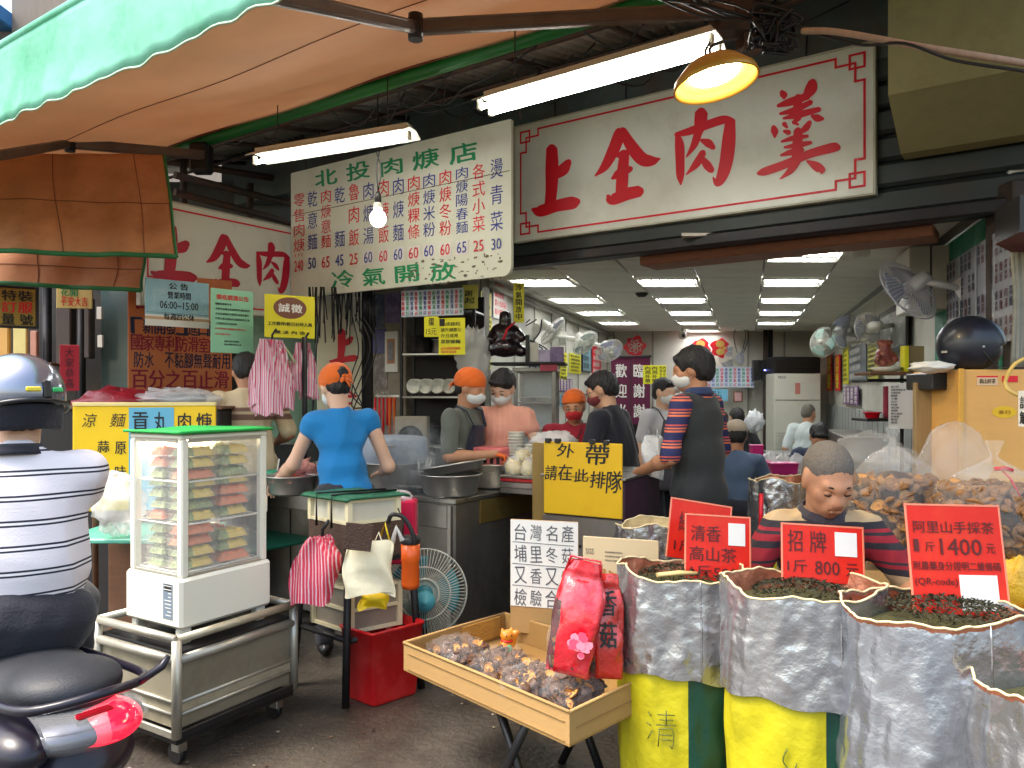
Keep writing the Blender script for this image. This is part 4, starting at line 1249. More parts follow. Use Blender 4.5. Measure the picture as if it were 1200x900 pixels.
  if eyes or hair == 'crop':
    q = MB()
    for k in (1, -1): q.tube([HM @ Vc((k * x, y, z)) for x, y, z in ((.012, .091, .0225), (.028, .089, .0275), (.045, .079, .0235))], [.004, .0048, .002], 6, flat=(1, .7))
    q.build('eyebrow', hairm if hairm is not M_ghair else M_hair, t)
    q = MB(); q.tube([HM @ Vc((x, .0935 - abs(x) * .25, -.059 - abs(x) * .05)) for x in (-.021, -.01, 0, .01, .021)], [.001, .003, .0035, .003, .001], 6); q.build('lips', M_lip, t)
  if mask:
    sdf_obj('mask', HT([ell((0, .036, -.046), (.068, .076, .056)), cap((0, .09, -.02), (0, .105, -.035), .014)]), mask, t, max(.006, h * .7), .008,
        clip=lambda X, A=np.array(HM.inverted().to_3x3()), B=np.array(HM.inverted().translation): (.018 - (X @ A[1] + B[1])))
    q = MB()
    for k in (1, -1):
      q.tube([HM @ Vector(p) for p in ((k * .062, .045, -.025), (k * .078, .0, .02), (k * .08, -.012, .005))], .0015, 5)
      q.tube([HM @ Vector(p) for p in ((k * .058, .045, -.07), (k * .078, -.005, -.03), (k * .08, -.014, -.0))], .0015, 5)
    q.build('mask_strap', M_mask, t)
  if glasses:
    q = MB()
    for k in (1, -1):
      q.tube([HM @ Vc((k * .033 + .021 * cos(a), .106, .0 + .015 * sin(a))) for a in np.linspace(0, 6.283, 17)[:-1]], .0018, 5, closed=True)
      q.tube([HM @ Vc((k * .054, .104, .004)), HM @ Vc((k * .08, -.0, .004))], .0016, 5)
    q.tube([HM @ Vc((-.012, .108, .002)), HM @ Vc((.012, .108, .002))], .0018, 5)
    q.build('glasses', M_black, t)
  return dict(t=t, HM=HM, TM=TM, sh=sh, E=E_, W=W_, s=s, HT=HT, T=T)

def bandana(p, m, back=True, lift=0.0):
  HT, HM, t = p['HT'], p['HM'], p['t']
  A = np.array(HM.inverted().to_3x3()); B = np.array(HM.inverted().translation)
  def clip(X):
    L = X @ A.T + B
    return (.006 + lift + .28 * L[..., 1] - L[..., 2]) * .9
  sdf_obj('bandana', HT([ell((0, -.018, .040), (.092, .112, .096))]), m, t, .007, .008, disp=wrinkle(.003, 60, 4), clip=clip)
  if back:
    q = MB()
    q.sph(HM @ Vc((.0, -.118, .02)), (.02, .02, .016), 10)
    for k, (x, z) in enumerate(((.045, -.035), (.02, -.06), (-.03, -.03))):
      q.tube([HM @ Vc((0, -.118, .02)), HM @ Vc((x * .6, -.135, .0 + z * .4)), HM @ Vc((x, -.14, z))], [.008, .013, .006], 6, flat=(1, .4))
    q.build('knot', m, t)

# ---- 1 rider on the scooter
Mrid = stripes('rider_stripes', [(0, c(222, 216, 222)), (.08, c(222, 216, 222)), (.62, c(34, 36, 52)), (.70, c(226, 222, 226)), (.80, c(34, 36, 52)), (.885, c(222, 216, 222))], 'Z', .8, .069)
M_navy2 = cloth('navy_cotton', c(22, 24, 36))
RX, RY = -1.45, 2.24
rid = person('rider in white shirt with thin navy stripes, seen from behind on a scooter', (RX, RY, .20), 30, 1.70, SK1, Mrid, .9, M_navy2, sit=True, lean=5, sway=0,
       head=(8, 0, 22), h=.009, bulk=1.06, hem=.89, wr_amp=.020, wr_f=12, seed=2, hair='short', collar=M_navy2,
       el={1: (.165, .06, .92), -1: (-.24, .18, .78)}, wr={1: (.04, .32, .80), -1: (-.28, .44, .74)}, hands={1: {'d': (0, .7, -.5), 'n': (0, -.3, -1)}, -1: {'d': (0, .7, -.5), 'n': (0, -.3, -1)}}, belly=.02, hipw=1.17, box=1.12)
HM = rid['HM']
M_helm = mat('helmet_silver', c(138, 142, 156), .22, .75, var=.08, scale=30, coat=.6)
A_ = np.array(HM.inverted().to_3x3()); B_ = np.array(HM.inverted().translation)
def hclip(X):
  L = X @ A_.T + B_
  return (-.018 - .12 * L[..., 1] - L[..., 2])
hl = thing('helmet', 'x', 'x'); bpy.data.objects.remove(hl)
def world_tree(t): return Matrix.Translation(t.location) @ t.rotation_euler.to_matrix().to_4x4()
hel = thing('motorcycle_helmet', 'silver half helmet with small reflectors worn by the seated rider', 'helmet', tuple(rid['t'].location), R(30))
sdf_obj('shell', rid['HT']([ell((0, -.012, .030), (.118, .142, .122))]), M_helm, hel, .008, .006, clip=hclip)
q = MB(); q.tube([HM @ Vc((cos(a) * .120, -.012 + sin(a) * .144, -.016 - .12 * sin(a) * .14)) for a in np.linspace(0, 6.283, 49)[:-1]], .007, 8, closed=True); q.build('rim', M_black, hel)
for k, (a, cc) in enumerate(((-95, c(225, 200, 40)), (-62, c(60, 190, 110)), (-78, c(30, 30, 34)))):
  a = R(a); p_ = HM @ Vc((cos(a) * .121, -.012 + sin(a) * .145, .030)); dd = (HM.to_3x3() @ Vc((cos(a), sin(a), 0))).normalized()
  q = MB(); M_ = Matrix.Translation(p_) @ dd.to_track_quat('Y', 'Z').to_matrix().to_4x4(); q.box((0, 0, 0), (.04 if k < 2 else .022, .006, .014 if k < 2 else .05), .003, M=M_)
  q.build('reflector' if k < 2 else 'clip', mat('reflector_%d' % k, cc, .2, var=.2, scale=80) if k < 2 else M_black, hel)
# dark neck curtain under the helmet
q = MB()
def ncf(u, v_):
  a = R(200) + u * R(140)
  return HM @ Vc((cos(a) * (.108 + .010 * sin(u * 15) * v_ - .012 * v_), -.012 + sin(a) * (.130 - .03 * v_), -.01 - .065 * v_))
q.grid(ncf, 30, 5); q.build('neck_flap', M_navy2, hel, solid=.004)

# ---- 2 woman in blue
Mblue = cloth('blue_cotton', c(14, 122, 186))
wb_ = person('woman in sleeveless blue top with orange headscarf bending over steel bowls, seen from behind', (-.93, 4.28, 0), 14, 1.60, SK1, Mblue, .14, M_dpants, lean=6, sway=-3,
       head=(22, 0, 24), hshift=(-.02, .01, 0), h=.009, bulk=.94, hem=.84, wr_amp=.013, wr_f=15, seed=6, hair='lowbun',
       el={1: (.25, .06, 1.06), -1: (-.29, .10, 1.08)}, wr={1: (.24, .32, 1.00), -1: (-.40, .30, .95)}, mask=M_mask,
       hands={-1: {'d': (-.3, .7, -.45), 'n': (.2, -.3, -1), 'curl': .5}, 1: {'d': (-.3, .9, -.2), 'n': (0, 0, -1)}})
bandana(wb_, M_orange, lift=-.01)

# ---- 3 man in beige
Mbei = stripes('beige_stripes', [(0, c(216, 196, 158)), (.2, c(216, 196, 158)), (.74, c(140, 108, 90)), (.765, c(216, 196, 158)), (.775, c(140, 108, 90)), (.79, c(216, 196, 158))], 'Z', period=1.70)
person('man in beige shirt with a brown chest stripe standing behind the bags, back turned', (-1.80, 5.25, 0), 25, 1.74, SK2, Mbei, .9, M_dpants, lean=14, head=(25, 0, 0), h=.012, bulk=1.1, hem=.82, hair='short', seed=3,
    el={1: (.27, .08, 1.10), -1: (-.27, .10, 1.10)}, wr={1: (.20, .32, 1.02), -1: (-.2, .32, 1.02)})

# ---- 4 cook with orange headscarf
Mgg = cloth('grey_green_cotton', c(98, 102, 92)); M_apron = cloth('navy_apron', c(30, 34, 56))
ck = person('cook in grey-green shirt, navy apron, orange headscarf and orange gloves lifting food from a pot', (-.36, 5.05, 0), -118, 1.60, SK2, Mgg, .85, M_dpants, lean=8,
      head=(18, 0, 6), h=.010, bulk=1.08, hem=.84, hair='low', seed=8, mask=M_mask, gloves=M_orange,
      el={1: (.26, .10, 1.08), -1: (-.26, .10, 1.08)}, wr={1: (.10, .36, 1.10), -1: (-.08, .34, 1.10)}, hands={1: {'d': (-.3, .8, -.2), 'n': (0, 0, -1), 'curl': .9}, -1: {'d': (.3, .8, -.2), 'n': (0, 0, -1), 'curl': .9}})
bandana(ck, M_orange)
def apron(p, m, w_=.13, z0=.7, z1=1.30, dd=.125):
  TM, t = p['TM'], p['t']
  def f(u, v_):
    z = z1 + (z0 - z1) * v_; ww = w_ * (.62 + .38 * min(1, v_ * 2.2)); x = (u - .5) * 2 * ww
    return TM @ Vc((x, dd + .012 * sin(u * 9 + v_ * 4) * v_ - abs(x) ** 2 * 1.6 + (.012 if z < 1.15 else 0), z))
  MB().grid(f, 20, 20).build('apron', m, t, solid=.004)
  q = MB()
  for k in (1, -1):
    q.tube([TM @ Vector(pp) for pp in ((k * w_ * .55, dd - .0, z1 - .01), (k * .10, .07, 1.385), (k * .085, -.02, 1.41), (k * .06, -.115, 1.33), (-k * .03, -.125, 1.15))], .011, 6, flat=(1, .4))
  q.build('apron_strap', m, t)
apron(ck, M_apron)

# ---- 5 woman in peach
Mpe = cloth('peach_cotton', c(232, 164, 140))
person('woman in sleeveless peach top and face mask looking down at the serving counter', (-.055, 5.2, 0), 172, 1.60, SK1, Mpe, .3, M_dpants, lean=5, head=(32, -6, -12), h=.010, hem=.82, bulk=.98, wr_f=26, hair='bun', seed=9, mask=M_mask, eyes=True,
    el={1: (.25, .06, 1.08), -1: (-.25, .06, 1.08)}, wr={1: (.12, .28, 1.00), -1: (-.12, .26, .98)})

# ---- 6 woman in red
Mrd = cloth('maroon_cotton', c(160, 28, 50))
wr6 = person('woman in maroon shirt with orange cap and red face mask behind the yellow queue sign', (.43, 5.35, 0), 178, 1.46, SK2, Mrd, .85, M_dpants, lean=6, head=(14, 4, -14), h=.010, hem=.80, bulk=1.08, hair='low', seed=12, mask=M_maskr, eyes=True,
       el={1: (.27, .05, 1.06), -1: (-.27, .05, 1.06)}, wr={1: (.12, .28, 1.02), -1: (-.12, .28, 1.0)})
bandana(wr6, M_orange, back=False, lift=.02)
q = MB(); TMx = wr6['TM']; q.tube([TMx @ Vector(p_) for p_ in ((-.07, -.02, 1.42), (-.04, .105, 1.34), (.02, .125, 1.2), (.05, .125, 1.08))], .004, 5); q.build('bag_strap', M_black, wr6['t'])

# ---- 7 man in navy
Mnv = cloth('navy_tee', c(22, 24, 38))
person('man in navy T-shirt and glasses leaning over the counter at the queue sign', (.72, 4.95, 0), 58, 1.60, SK3, Mnv, .85, M_dpants, lean=13, head=(22, 0, 14), h=.010, hem=.82, bulk=1.1, hair='short', seed=14, box=1.0, glasses=True, eyes=True, mask=cloth('mask_dark', c(120, 40, 44)),
    el={1: (.28, .06, 1.04), -1: (-.27, .14, 1.06)}, wr={1: (.16, .30, .98), -1: (-.10, .34, 1.0)})

# ---- 8 woman in grey apron behind the vest man
Mwh = cloth('white_tee', c(206, 204, 206)); M_gapron = cloth('grey_apron', c(84, 82, 88))
w8 = person('masked helper in white T-shirt and grey apron half hidden behind the man in the vest', (1.24, 6.3, 0), 205, 1.56, SK1, Mwh, .7, M_dpants, head=(6, 0, 12), h=.013, hem=.84, hair='bun', seed=15, mask=M_mask)
apron(w8, M_gapron)

# ---- 9 man in dark vest
Mslv = stripes('striped_sleeve', [(0, c(40, 44, 92)), (.08, c(40, 44, 92)), (.50, c(228, 122, 84)), (.62, c(40, 44, 92)), (.70, c(228, 122, 84)), (.80, c(40, 44, 92)), (.9, c(206, 90, 80))], 'Z', period=.085)
Mvest = cloth('charcoal_vest', c(44, 48, 50))
v9 = person('tall masked man in charcoal vest over striped sleeves holding a plastic bag', (1.07, 4.4, 0), 48, 1.70, SK2, Mslv, .95, cloth('grey_trousers', c(70, 72, 74)), lean=2, head=(10, 0, 26), h=.010, hem=.86, bulk=1.08, hair='mess', seed=17, mask=M_mask,
      el={1: (.26, -.01, 1.07), -1: (-.28, .02, 1.06)}, wr={1: (.18, .22, 1.0), -1: (-.24, .25, .96)}, hands={-1: {'d': (-.1, .8, -.5), 'n': (.3, .0, -1), 'curl': 1.1}})
TMx = v9['TM']; A3 = np.array(TMx.inverted().to_3x3()); b3_ = np.array(TMx.inverted().translation)
sdf_obj('vest', v9['T']([ell((0, -.0, 1.24), (.178, .128, .15)), cap((-.115, -.004, 1.345), (.115, -.004, 1.345), .064), ell((0, .0, 1.06), (.178, .140, .2)), ell((0, 0, .86), (.190, .145, .16))]), Mvest, v9['t'], .010, .02, disp=wrinkle(.008, 13, 21, .5),
    clip=lambda X: np.maximum(.74 - (X @ A3[2] + b3_[2]), (X @ A3[2] + b3_[2]) - 1.42), sub=v9['HT']([ell((0, .0, -.10), (.06, .066, .06))]))
q = MB()
def cf_(u, vv):
  a = u * 2 * math.pi; r = .070 + .016 * vv
  return TMx @ Vc((sin(a) * r, -.010 + cos(a) * r, 1.435 - .04 * vv - .02 * max(0, cos(a))))
q.grid(cf_, 28, 3); q.build('collar', cloth('navy_collar', c(40, 56, 96)), v9['t'], solid=.007)

# ---- 10-13 diners
Mden = cloth('denim_shirt', c(84, 104, 132)); M_cap = cloth('beige_cap', c(176, 160, 138))
p10 = person('diner in denim-blue shirt and beige cap sitting with back to the street', (1.76, 6.0, 0), -12, 1.56, SK2, Mden, 1.5, M_dpants, sit=True, lean=8, head=(18, 0, 0), h=.013, hair='short', bulk=.98, hem=.86, seed=19,
       el={1: (.27, .12, .74), -1: (-.27, .12, .74)}, wr={1: (.14, .36, .78), -1: (-.14, .36, .78)})
A3c = np.array(p10['HM'].inverted().to_3x3()); b3c = np.array(p10['HM'].inverted().translation)
sdf_obj('cap', p10['HT']([ell((0, -.018, .045), (.092, .112, .092)), cap((-.05, .12, .04), (.05, .12, .04), .02)]), M_cap, p10['t'], .01, .01, disp=wrinkle(.003, 40, 2), clip=lambda X: (.01 - (X @ A3c[2] + b3c[2])))
Mblk = cloth('black_top', c(30, 28, 32))
person('dark-haired diner in black sitting deep in the room beside the menu wall', (2.78, 9.3, 0), 10, 1.62, SK3, Mblk, .9, M_dpants, sit=True, lean=10, head=(20, 0, 0), h=.016, hair='short', seed=20)
person('brown-haired diner sitting in front of the menu wall at the rear table', (2.30, 8.6, 0), -30, 1.60, SK1, Mblk, .9, M_dpants, sit=True, lean=10, head=(20, 0, 0), h=.016, hair='long', hairm=mat('brown_hair', c(58, 40, 34), .5, var=.4, scale=60, bump=.5), seed=23)
person('grey-haired diner in white shirt sitting near the air conditioner', (3.78, 9.9, 0), -35, 1.68, SK2, cloth('white_shirt', c(202, 210, 208)), .9, M_dpants, sit=True, lean=14, head=(16, 0, -20), h=.014, hair='crop', hairm=M_ghair, seed=24, bulk=1.1)
person('black-haired diner bending forward over a bowl behind the tea seller', (2.80, 7.15, 0), 170, 1.58, SK2, cloth('dark_blue_shirt', c(50, 60, 84)), .9, M_dpants, sit=True, lean=26, head=(38, 0, 0), h=.013, hair='short', seed=25,
    el={1: (.27, .16, .72), -1: (-.27, .16, .72)}, wr={1: (.12, .40, .80), -1: (-.12, .40, .80)})

# ---- 14 tea seller
K_, B1, R1, N_ = c(52, 48, 54), c(190, 164, 124), c(150, 30, 44), c(44, 40, 46)
Mven = stripes('seller_stripes', [(0, N_), (.10, R1), (.20, N_), (.25, R1), (.30, N_), (.40, B1), (.62, N_), (.72, R1), (.78, N_), (.82, R1)], 'Z', .85, .235)
ven = person('grey-haired tea seller in red, black and beige striped polo looking down behind the sacks', (1.135, 2.90, -.045), 176, 1.70, SK2, Mven, .95, M_dpants, sit=True, lean=13, head=(30, 0, 5), hshift=(0, .005, -.0), h=.0065, hair='crop', hairm=M_ghair, bulk=.90, seed=30, eyes='down', belly=.02, box=1.0,
       el={1: (.30, .16, .78), -1: (-.30, .16, .78)}, wr={1: (.12, .40, .74), -1: (-.12, .40, .74)}, collar=cloth('dark_collar', c(56, 50, 56)), hands={1: {'d': (-.5, .8, 0), 'n': (0, 0, -1)}, -1: {'d': (.5, .8, 0), 'n': (0, 0, -1)}}, wr_f=18)
# wooden stools and seats used by the seated people
M_purple = mat('purple_plastic', c(110, 30, 74), .4, var=.1)
def stool(name, label, x, y, m, hgt=.45, r=.15, group=None):
  t = thing(name, label, 'stool', (x, y, 0), group=group)
  MB().lathe([(0, hgt), (r * .9, hgt), (r, hgt - .015), (r, hgt - .05), (r - .012, hgt - .05)], n=28).build('seat', m, t)
  for a in (45, 135, 225, 315):
    ca, sa = cos(R(a)), sin(R(a))
    MB().tube([(ca * r * .8, sa * r * .8, hgt - .04), (ca * r * 1.05, sa * r * 1.05, 0)], [.022, .017], 8).build('leg', m, t)
  return t
stool('stool', 'purple plastic stool under the diner in the denim-blue shirt', 1.80, 5.98, M_purple)
stool('stool', 'purple plastic stool under the black-haired diner behind the tea seller', 2.80, 7.15, M_purple)
stool('stool', 'purple plastic stool under the diner in black by the menu wall', 2.62, 9.3, M_purple)
stool('stool', 'purple plastic stool under the brown-haired diner', 2.30, 8.6, M_purple)
stool('stool', 'purple plastic stool under the diner in the white shirt', 3.78, 9.9, M_purple)
stool('stool', 'low stool under the tea seller behind the sacks', 1.10, 2.98, mat('red_plastic', c(190, 26, 34), .4, var=.1, dirt=c(150, 40, 44), dirt_amt=.4))

# ================================================================== FOOD STALL
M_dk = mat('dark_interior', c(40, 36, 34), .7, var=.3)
M_bowl = mat('steel_bowl', c(205, 203, 198), .36, .82, var=.12, scale=6, dirt=c(130, 118, 100), dirt_amt=.3)
M_noodle = mat('noodle_yellow', c(244, 204, 84), .5, var=.25, scale=30, bump=.6, bscale=90)
def frame_obj(o, rz): return Matrix.Translation(Vector(o)) @ Matrix.Rotation(rz, 4, 'Z')

# main stainless counter
C0 = P(533, 585, 4.3); CH = C0.z
ct = thing('stall_counter', 'stained stainless steel cooking counter with pots on top', 'counter', (C0.x, C0.y, 0), FRZ)
MB().bb((-2.15, 0, .02), (0, 1.0, CH - .012), .01).build('cabinet', M_dsteel, ct)
MB().bb((-2.18, -.015, CH - .03), (.015, 1.02, CH), .006).build('worktop', M_steel, ct)
MB().bb((-1.75, -.012, CH - .17), (-.05, -.002, CH - .04), .003).build('front_plate', M_steel, ct)
MB().bb((-.045, -.014, .03), (-.02, -.002, CH - .04), .002).build('edge_strip', M_steel, ct)
MB().bb((.001, .22, CH - .17), (.011, .98, CH - .035), .003).build('side_plate', mat('brass_plate', c(150, 128, 72), .35, .7, var=.25, scale=4), ct)
for x in (-.7, -1.4): MB().bb((x - .004, -.006, .05), (x + .004, -.0005, CH - .18), .001).build('seam', M_dark, ct)
CM = frame_obj((C0.x, C0.y, CH), FRZ)
def onc(x, y, z=0): return CM @ Vc((x, y, z))

def basin(name, label, loc, r, hgt, m=None, food=None, cat='bowl', n=36, lid=False, group=None, lip=.012, taper=.78, tilt=(0, 0, 0)):
  t = thing(name, label, cat, tuple(loc), rot=tilt, group=group)
  m = m or M_bowl
  MB().lathe([(0, .002), (r * taper, 0), (r * (taper + .1), hgt * .12), (r, hgt), (r + lip, hgt + .002), (r + lip, hgt - .004), (r + .002, hgt - .006), (r - .004, hgt - .008), (r * (taper + .09), hgt * .14), (r * taper, .006), (0, .006)], n=n).build('shell', m, t)
  if food:
    rr = random.Random(len(label))
    q = MB(); q.lathe([(0, hgt * .95), (r * .5, hgt * .88), (r * .93, hgt * .7)], n=28, disp=lambda a, z, r_: .012 * sin(a * 7 + z * 60))
    q.build('food', food, t)
  return t
b1 = P(527, 582, 4.42)
basin('basin', 'big stainless steel basin in front on the counter corner', (b1.x, b1.y + .05, CH + .002), .175, .125, food=None)
b2 = P(573, 574, 4.75)
basin('basin', 'stainless steel basin with chopped greens behind the big front basin', (b2.x + .02, b2.y + .1, CH + .002), .165, .15, food=mat('chopped_food', c(206, 196, 160), .7, var=.4, scale=40, bump=.8, bscale=60))
b3 = P(530, 556, 4.6)
basin('basin', 'shallow stainless basin tilted on top of the big front basin', (b1.x + .02, b1.y + .09, CH + .128), .185, .05, tilt=(R(-4), R(-9), 0))
# stock pot
sp_ = P(531, 545, 4.95)
pt = basin('stock_pot', 'tall stainless stock pot below the cook with orange gloves', (sp_.x, sp_.y + .06, CH + .002), .12, .24, cat='pot', taper=.98, food=mat('soup', c(190, 150, 90), .3, var=.2))
for s in (1, -1): MB().tube([(s * .12, -.03, .19), (s * .15, -.03, .2), (s * .15, .03, .2), (s * .12, .03, .19)], .006, 6).build('handle', M_bowl, pt)
# large pot by the woman in blue
lp_ = P(462, 575, 4.85)
pt = basin('soup_pot', 'wide steaming soup pot with grey cloth-covered lid beside the woman in blue', (lp_.x, lp_.y, CH + .002), .20, .16, cat='pot', taper=.96)
MB().lathe([(.205, .16), (.21, .19), (.205, .30), (.19, .315), (.1, .325), (0, .33)], n=36, disp=lambda a, z, r: .004 * sin(a * 11)).build('lid', mat('lid_grey', c(160, 172, 188), .5, var=.15, scale=5), pt)
MB().tube([(-.04, -.2, .27), (-.04, -.235, .275), (.04, -.235, .275), (.04, -.2, .27)], .006, 6).build('handle', M_bowl, pt)
lp2 = P(400, 570, 5.0)
pt = basin('soup_pot', 'dark soup pot on the counter behind the woman in blue', (lp2.x, lp2.y + .02, CH + .002), .18, .14, m=M_dsteel, cat='pot', taper=.95, food=mat('broth', c(170, 160, 140), .2, var=.2))
# burner ring
t = thing('gas_burner', 'black gas burner with round pan beside the big basin', 'burner', tuple(onc(-.45, .25)))
MB().lathe([(.1, 0), (.19, .02), (.2, .045), (.18, .045), (.0, .03)], n=30).build('pan', M_dsteel, t)
for a in (0, 90, 180, 270): MB().box((cos(R(a)) * .14, sin(R(a)) * .14, .012), (.06, .02, .024), .003, rot=(0, 0, R(a))).build('leg', M_black, t)
# ladle crock
lc = P(494, 545, 4.75)
t = thing('spoon_crock', 'steel crock full of white soup spoons and ladles', 'crock', (lc.x, lc.y, CH + .002))
MB().lathe([(0, .002), (.07, 0), (.085, .12), (.088, .12), (.088, .115), (.072, .005), (0, .006)], n=28).build('crock', M_bowl, t)
rr_ = random.Random(4)
for k in range(7):
  a = k * .9; x, y = cos(a) * .045, sin(a) * .045
  MB().tube([(x * .6, y * .6, .03), (x, y, .13), (x * 1.4, y * 1.4, .175 + rr_.uniform(0, .03))], [.008, .012, .004], 8, flat=(1, .4)).build('spoon', M_white, t)
# small kitchen items: wall fan grille, stack of plates
t = thing('extractor_fan', 'small round wall fan in a pale square housing behind the steam', 'fan', tuple(P(481, 515, 6.6)), R(-15))
MB().box((0, .04, 0), (.30, .08, .40), .01).build('housing', mat('dirty_beige', c(176, 166, 146), .6, var=.15, dirt=c(110, 96, 76), dirt_amt=.5), t)
q = MB(); 
for r in (.04, .08, .115): q.tube([(cos(a) * r, -.01, sin(a) * r) for a in np.linspace(0, 6.283, 33)[:-1]], .005, 6, closed=True)
q.build('grille', M_dark, t)
q = MB(); q.cyl((0, .0, 0), (0, -.004, 0), .12); q.build('fan_disc', M_dk, t)

# steam: soft plumes of thin mist
M_steam = bpy.data.materials.new('steam'); M_steam.use_nodes = True
nt_ = M_steam.node_tree; nt_.nodes.remove(nt_.nodes['Principled BSDF'])
pv = nt_.nodes.new('ShaderNodeVolumePrincipled'); pv.inputs['Color'].default_value = (.95, .95, .95, 1); pv.inputs['Density'].default_value = 1
tcn = nt_.nodes.new('ShaderNodeTexCoord'); nzn = nt_.nodes.new('ShaderNodeTexNoise'); nzn.inputs['Scale'].default_value = 5; nzn.inputs['Detail'].default_value = 4
vl = nt_.nodes.new('ShaderNodeVectorMath'); vl.operation = 'LENGTH'
mr = nt_.nodes.new('ShaderNodeMapRange'); mr.inputs[1].default_value = 1.0; mr.inputs[2].default_value = .1; mr.inputs[3].default_value = 0; mr.inputs[4].default_value = 1
m1 = nt_.nodes.new('ShaderNodeMath'); m1.operation = 'MULTIPLY'
m2 = nt_.nodes.new('ShaderNodeMapRange'); m2.inputs[1].default_value = .42; m2.inputs[2].default_value = .7; m2.inputs[4].default_value = 14.0
nt_.links.new(tcn.outputs['Object'], nzn.inputs['Vector']); nt_.links.new(tcn.outputs['Object'], vl.inputs[0]); nt_.links.new(vl.outputs['Value'], mr.inputs[0])
nt_.links.new(nzn.outputs['Fac'], m2.inputs[0]); nt_.links.new(mr.outputs[0], m1.inputs[0]); nt_.links.new(m2.outputs[0], m1.inputs[1]); nt_.links.new(m1.outputs[0], pv.inputs['Density'])
nt_.links.new(pv.outputs[0], nt_.nodes['Material Output'].inputs['Volume'])
for k, (px, py, Y, rx, rz_2) in enumerate(((482, 540, 4.5, .26, .27),)):
  o = MB().sph((0, 0, 0), 1, 20).build('steam', M_steam, None, tuple(P(px, py, Y)))
  o.scale = (rx, .2, rz_2); tag(o, 'white steam rising between the soup pot and the spoon crock', 'steam', kind='stuff')

# ---- yellow queue sign with its cabinet
A_ = P(637, 601, 4.35); B_2 = P(729, 609, 4.12)
dx = Vc((B_2.x - A_.x, B_2.y - A_.y, 0)); qa = math.atan2(dx.y, dx.x); QW = dx.length; QH = 84 / 900 * 4.35
qs = panel('queue_sign', 'yellow hand-lettered takeaway queue sign in black brush characters', 'sign', A_, qa, QW, QH, mat('queue_yellow', c(232, 184, 6), .5, var=.06, scale=4, dirt=c(206, 150, 10), dirt_amt=.4), th=.012)
q = MB()
for ch, x0, x1, y0, y1, ro in (('外', 725, 800, 450, 510, -.05), ('帶', 850, 950, 455, 540, .02), ('請', 668, 722, 545, 610, 0), ('在', 728, 790, 540, 610, .03), ('此', 800, 862, 560, 615, .05), ('排', 870, 935, 568, 640, 0), ('隊', 940, 1005, 565, 660, .04)):
  X0 = (x0 - 660) / 345 * QW; X1 = (x1 - 660) / 345 * QW; lo = 440 + (x0 - 660) * .035
  Z1 = QH - (y0 - lo) / 318 * QH; Z0 = QH - (y1 - lo) / 318 * QH
  put_text(q, ch, X0, Z0, X1 - X0, Z1 - Z0, rot=ro, bold=.012, shear=.12)
q.build('lettering', M_blk, qs)
for x in (.03, .09, .30, .38): MB().box((x, .0, QH + .005), (.032, .03, .026), .004).build('clip', M_black, qs)
cb = thing('serving_cabinet', 'stainless serving cabinet with dark purple side behind the yellow queue sign', 'cabinet', (A_.x, A_.y, 0), qa)
MB().bb((-.005, .02, .02), (QW + .005, .62, .97), .008).build('body', mat('purple_brown', c(72, 46, 62), .4, var=.15), cb)
MB().bb((-.01, .005, .45), (QW - .005, .018, .76), .004).build('front_panel', M_steel, cb)
MB().bb((-.01, .005, .05), (QW - .005, .018, .44), .004).build('front_panel', M_dsteel, cb)
MB().bb((-.02, -.0, .975), (QW + .02, .64, .99), .003).build('top', M_steel, cb)
MB().bb((-.10, .05, .6), (-.006, .5, 1.16), .004).build('side_panel', mat('oily_card', c(150, 120, 58), .6, var=.25, scale=5), cb)
for k in (0, 1): MB().cyl((.28 - .06 * k, .003, .60), (.28 - .06 * k, -.006, .60), .01, n=10).build('bolt', M_dark, cb)
CB = frame_obj((A_.x, A_.y, 0), qa)
# tray boxes left of it
ty = P(586, 577, 4.55)
t = thing('food_tray', 'stack of steel and red trays carrying bags of noodles', 'tray', (ty.x - .0, ty.y, CH + .002), qa)
for k, (m, z) in enumerate(((M_dsteel, 0), (M_steel, .035), (mat('red_tray', c(170, 30, 34), .4), .07), (M_dsteel, .09))):
  MB().bb((0, 0, z), (.24, .30, z + (.033 if k < 2 else .018)), .004).build('tray', m, t)
M_film = mat('clear_film', (.97, .97, .97), .12, var=0, alpha=.28, spec=.8, bump=.8, bscale=26)
M_film2 = mat('milky_film', (.92, .92, .9), .22, var=0, alpha=.42, spec=.7, bump=.8, bscale=22)
def nb_(seed, amp=.15, f=3.0):
  off = Vc((seed * 3.1, seed * 1.7, 0))
  return lambda d: amp * (mnoise.noise(d * f + off) + .5 * mnoise.noise(d * f * 2.3 + off) + .7 * abs(mnoise.noise(d * f * 1.7 - off)) - .35 * abs(mnoise.noise(d * f * 4 + off)))
for k in range(4):
  o = t.location + Vc((.055 + .11 * (k % 2), .07, .11 + .115 * 0)) + Vc((0, .12 * (k // 2), .05 * (k // 2)))
  o = CB.to_3x3() @ (o - t.location) + t.location
  bg = thing('noodle_bag', 'bag of pale noodles on the trays, %s of the four' % ['front left', 'front right', 'rear left', 'rear right'][k], 'bag', tuple(o), qa + .1 * k, group='bags of noodles on the stall trays')
  MB().sph((0, 0, .03), (.05, .055, .055), 20, disp=nb_(k, .2)).build('noodles', mat('pale_noodle', c(226, 206, 140), .6, var=.2, scale=30, bump=.8, bscale=60), bg)
  MB().sph((0, 0, .034), (.056, .062, .066), 20, disp=nb_(k + 5, .3)).build('film', M_film, bg)
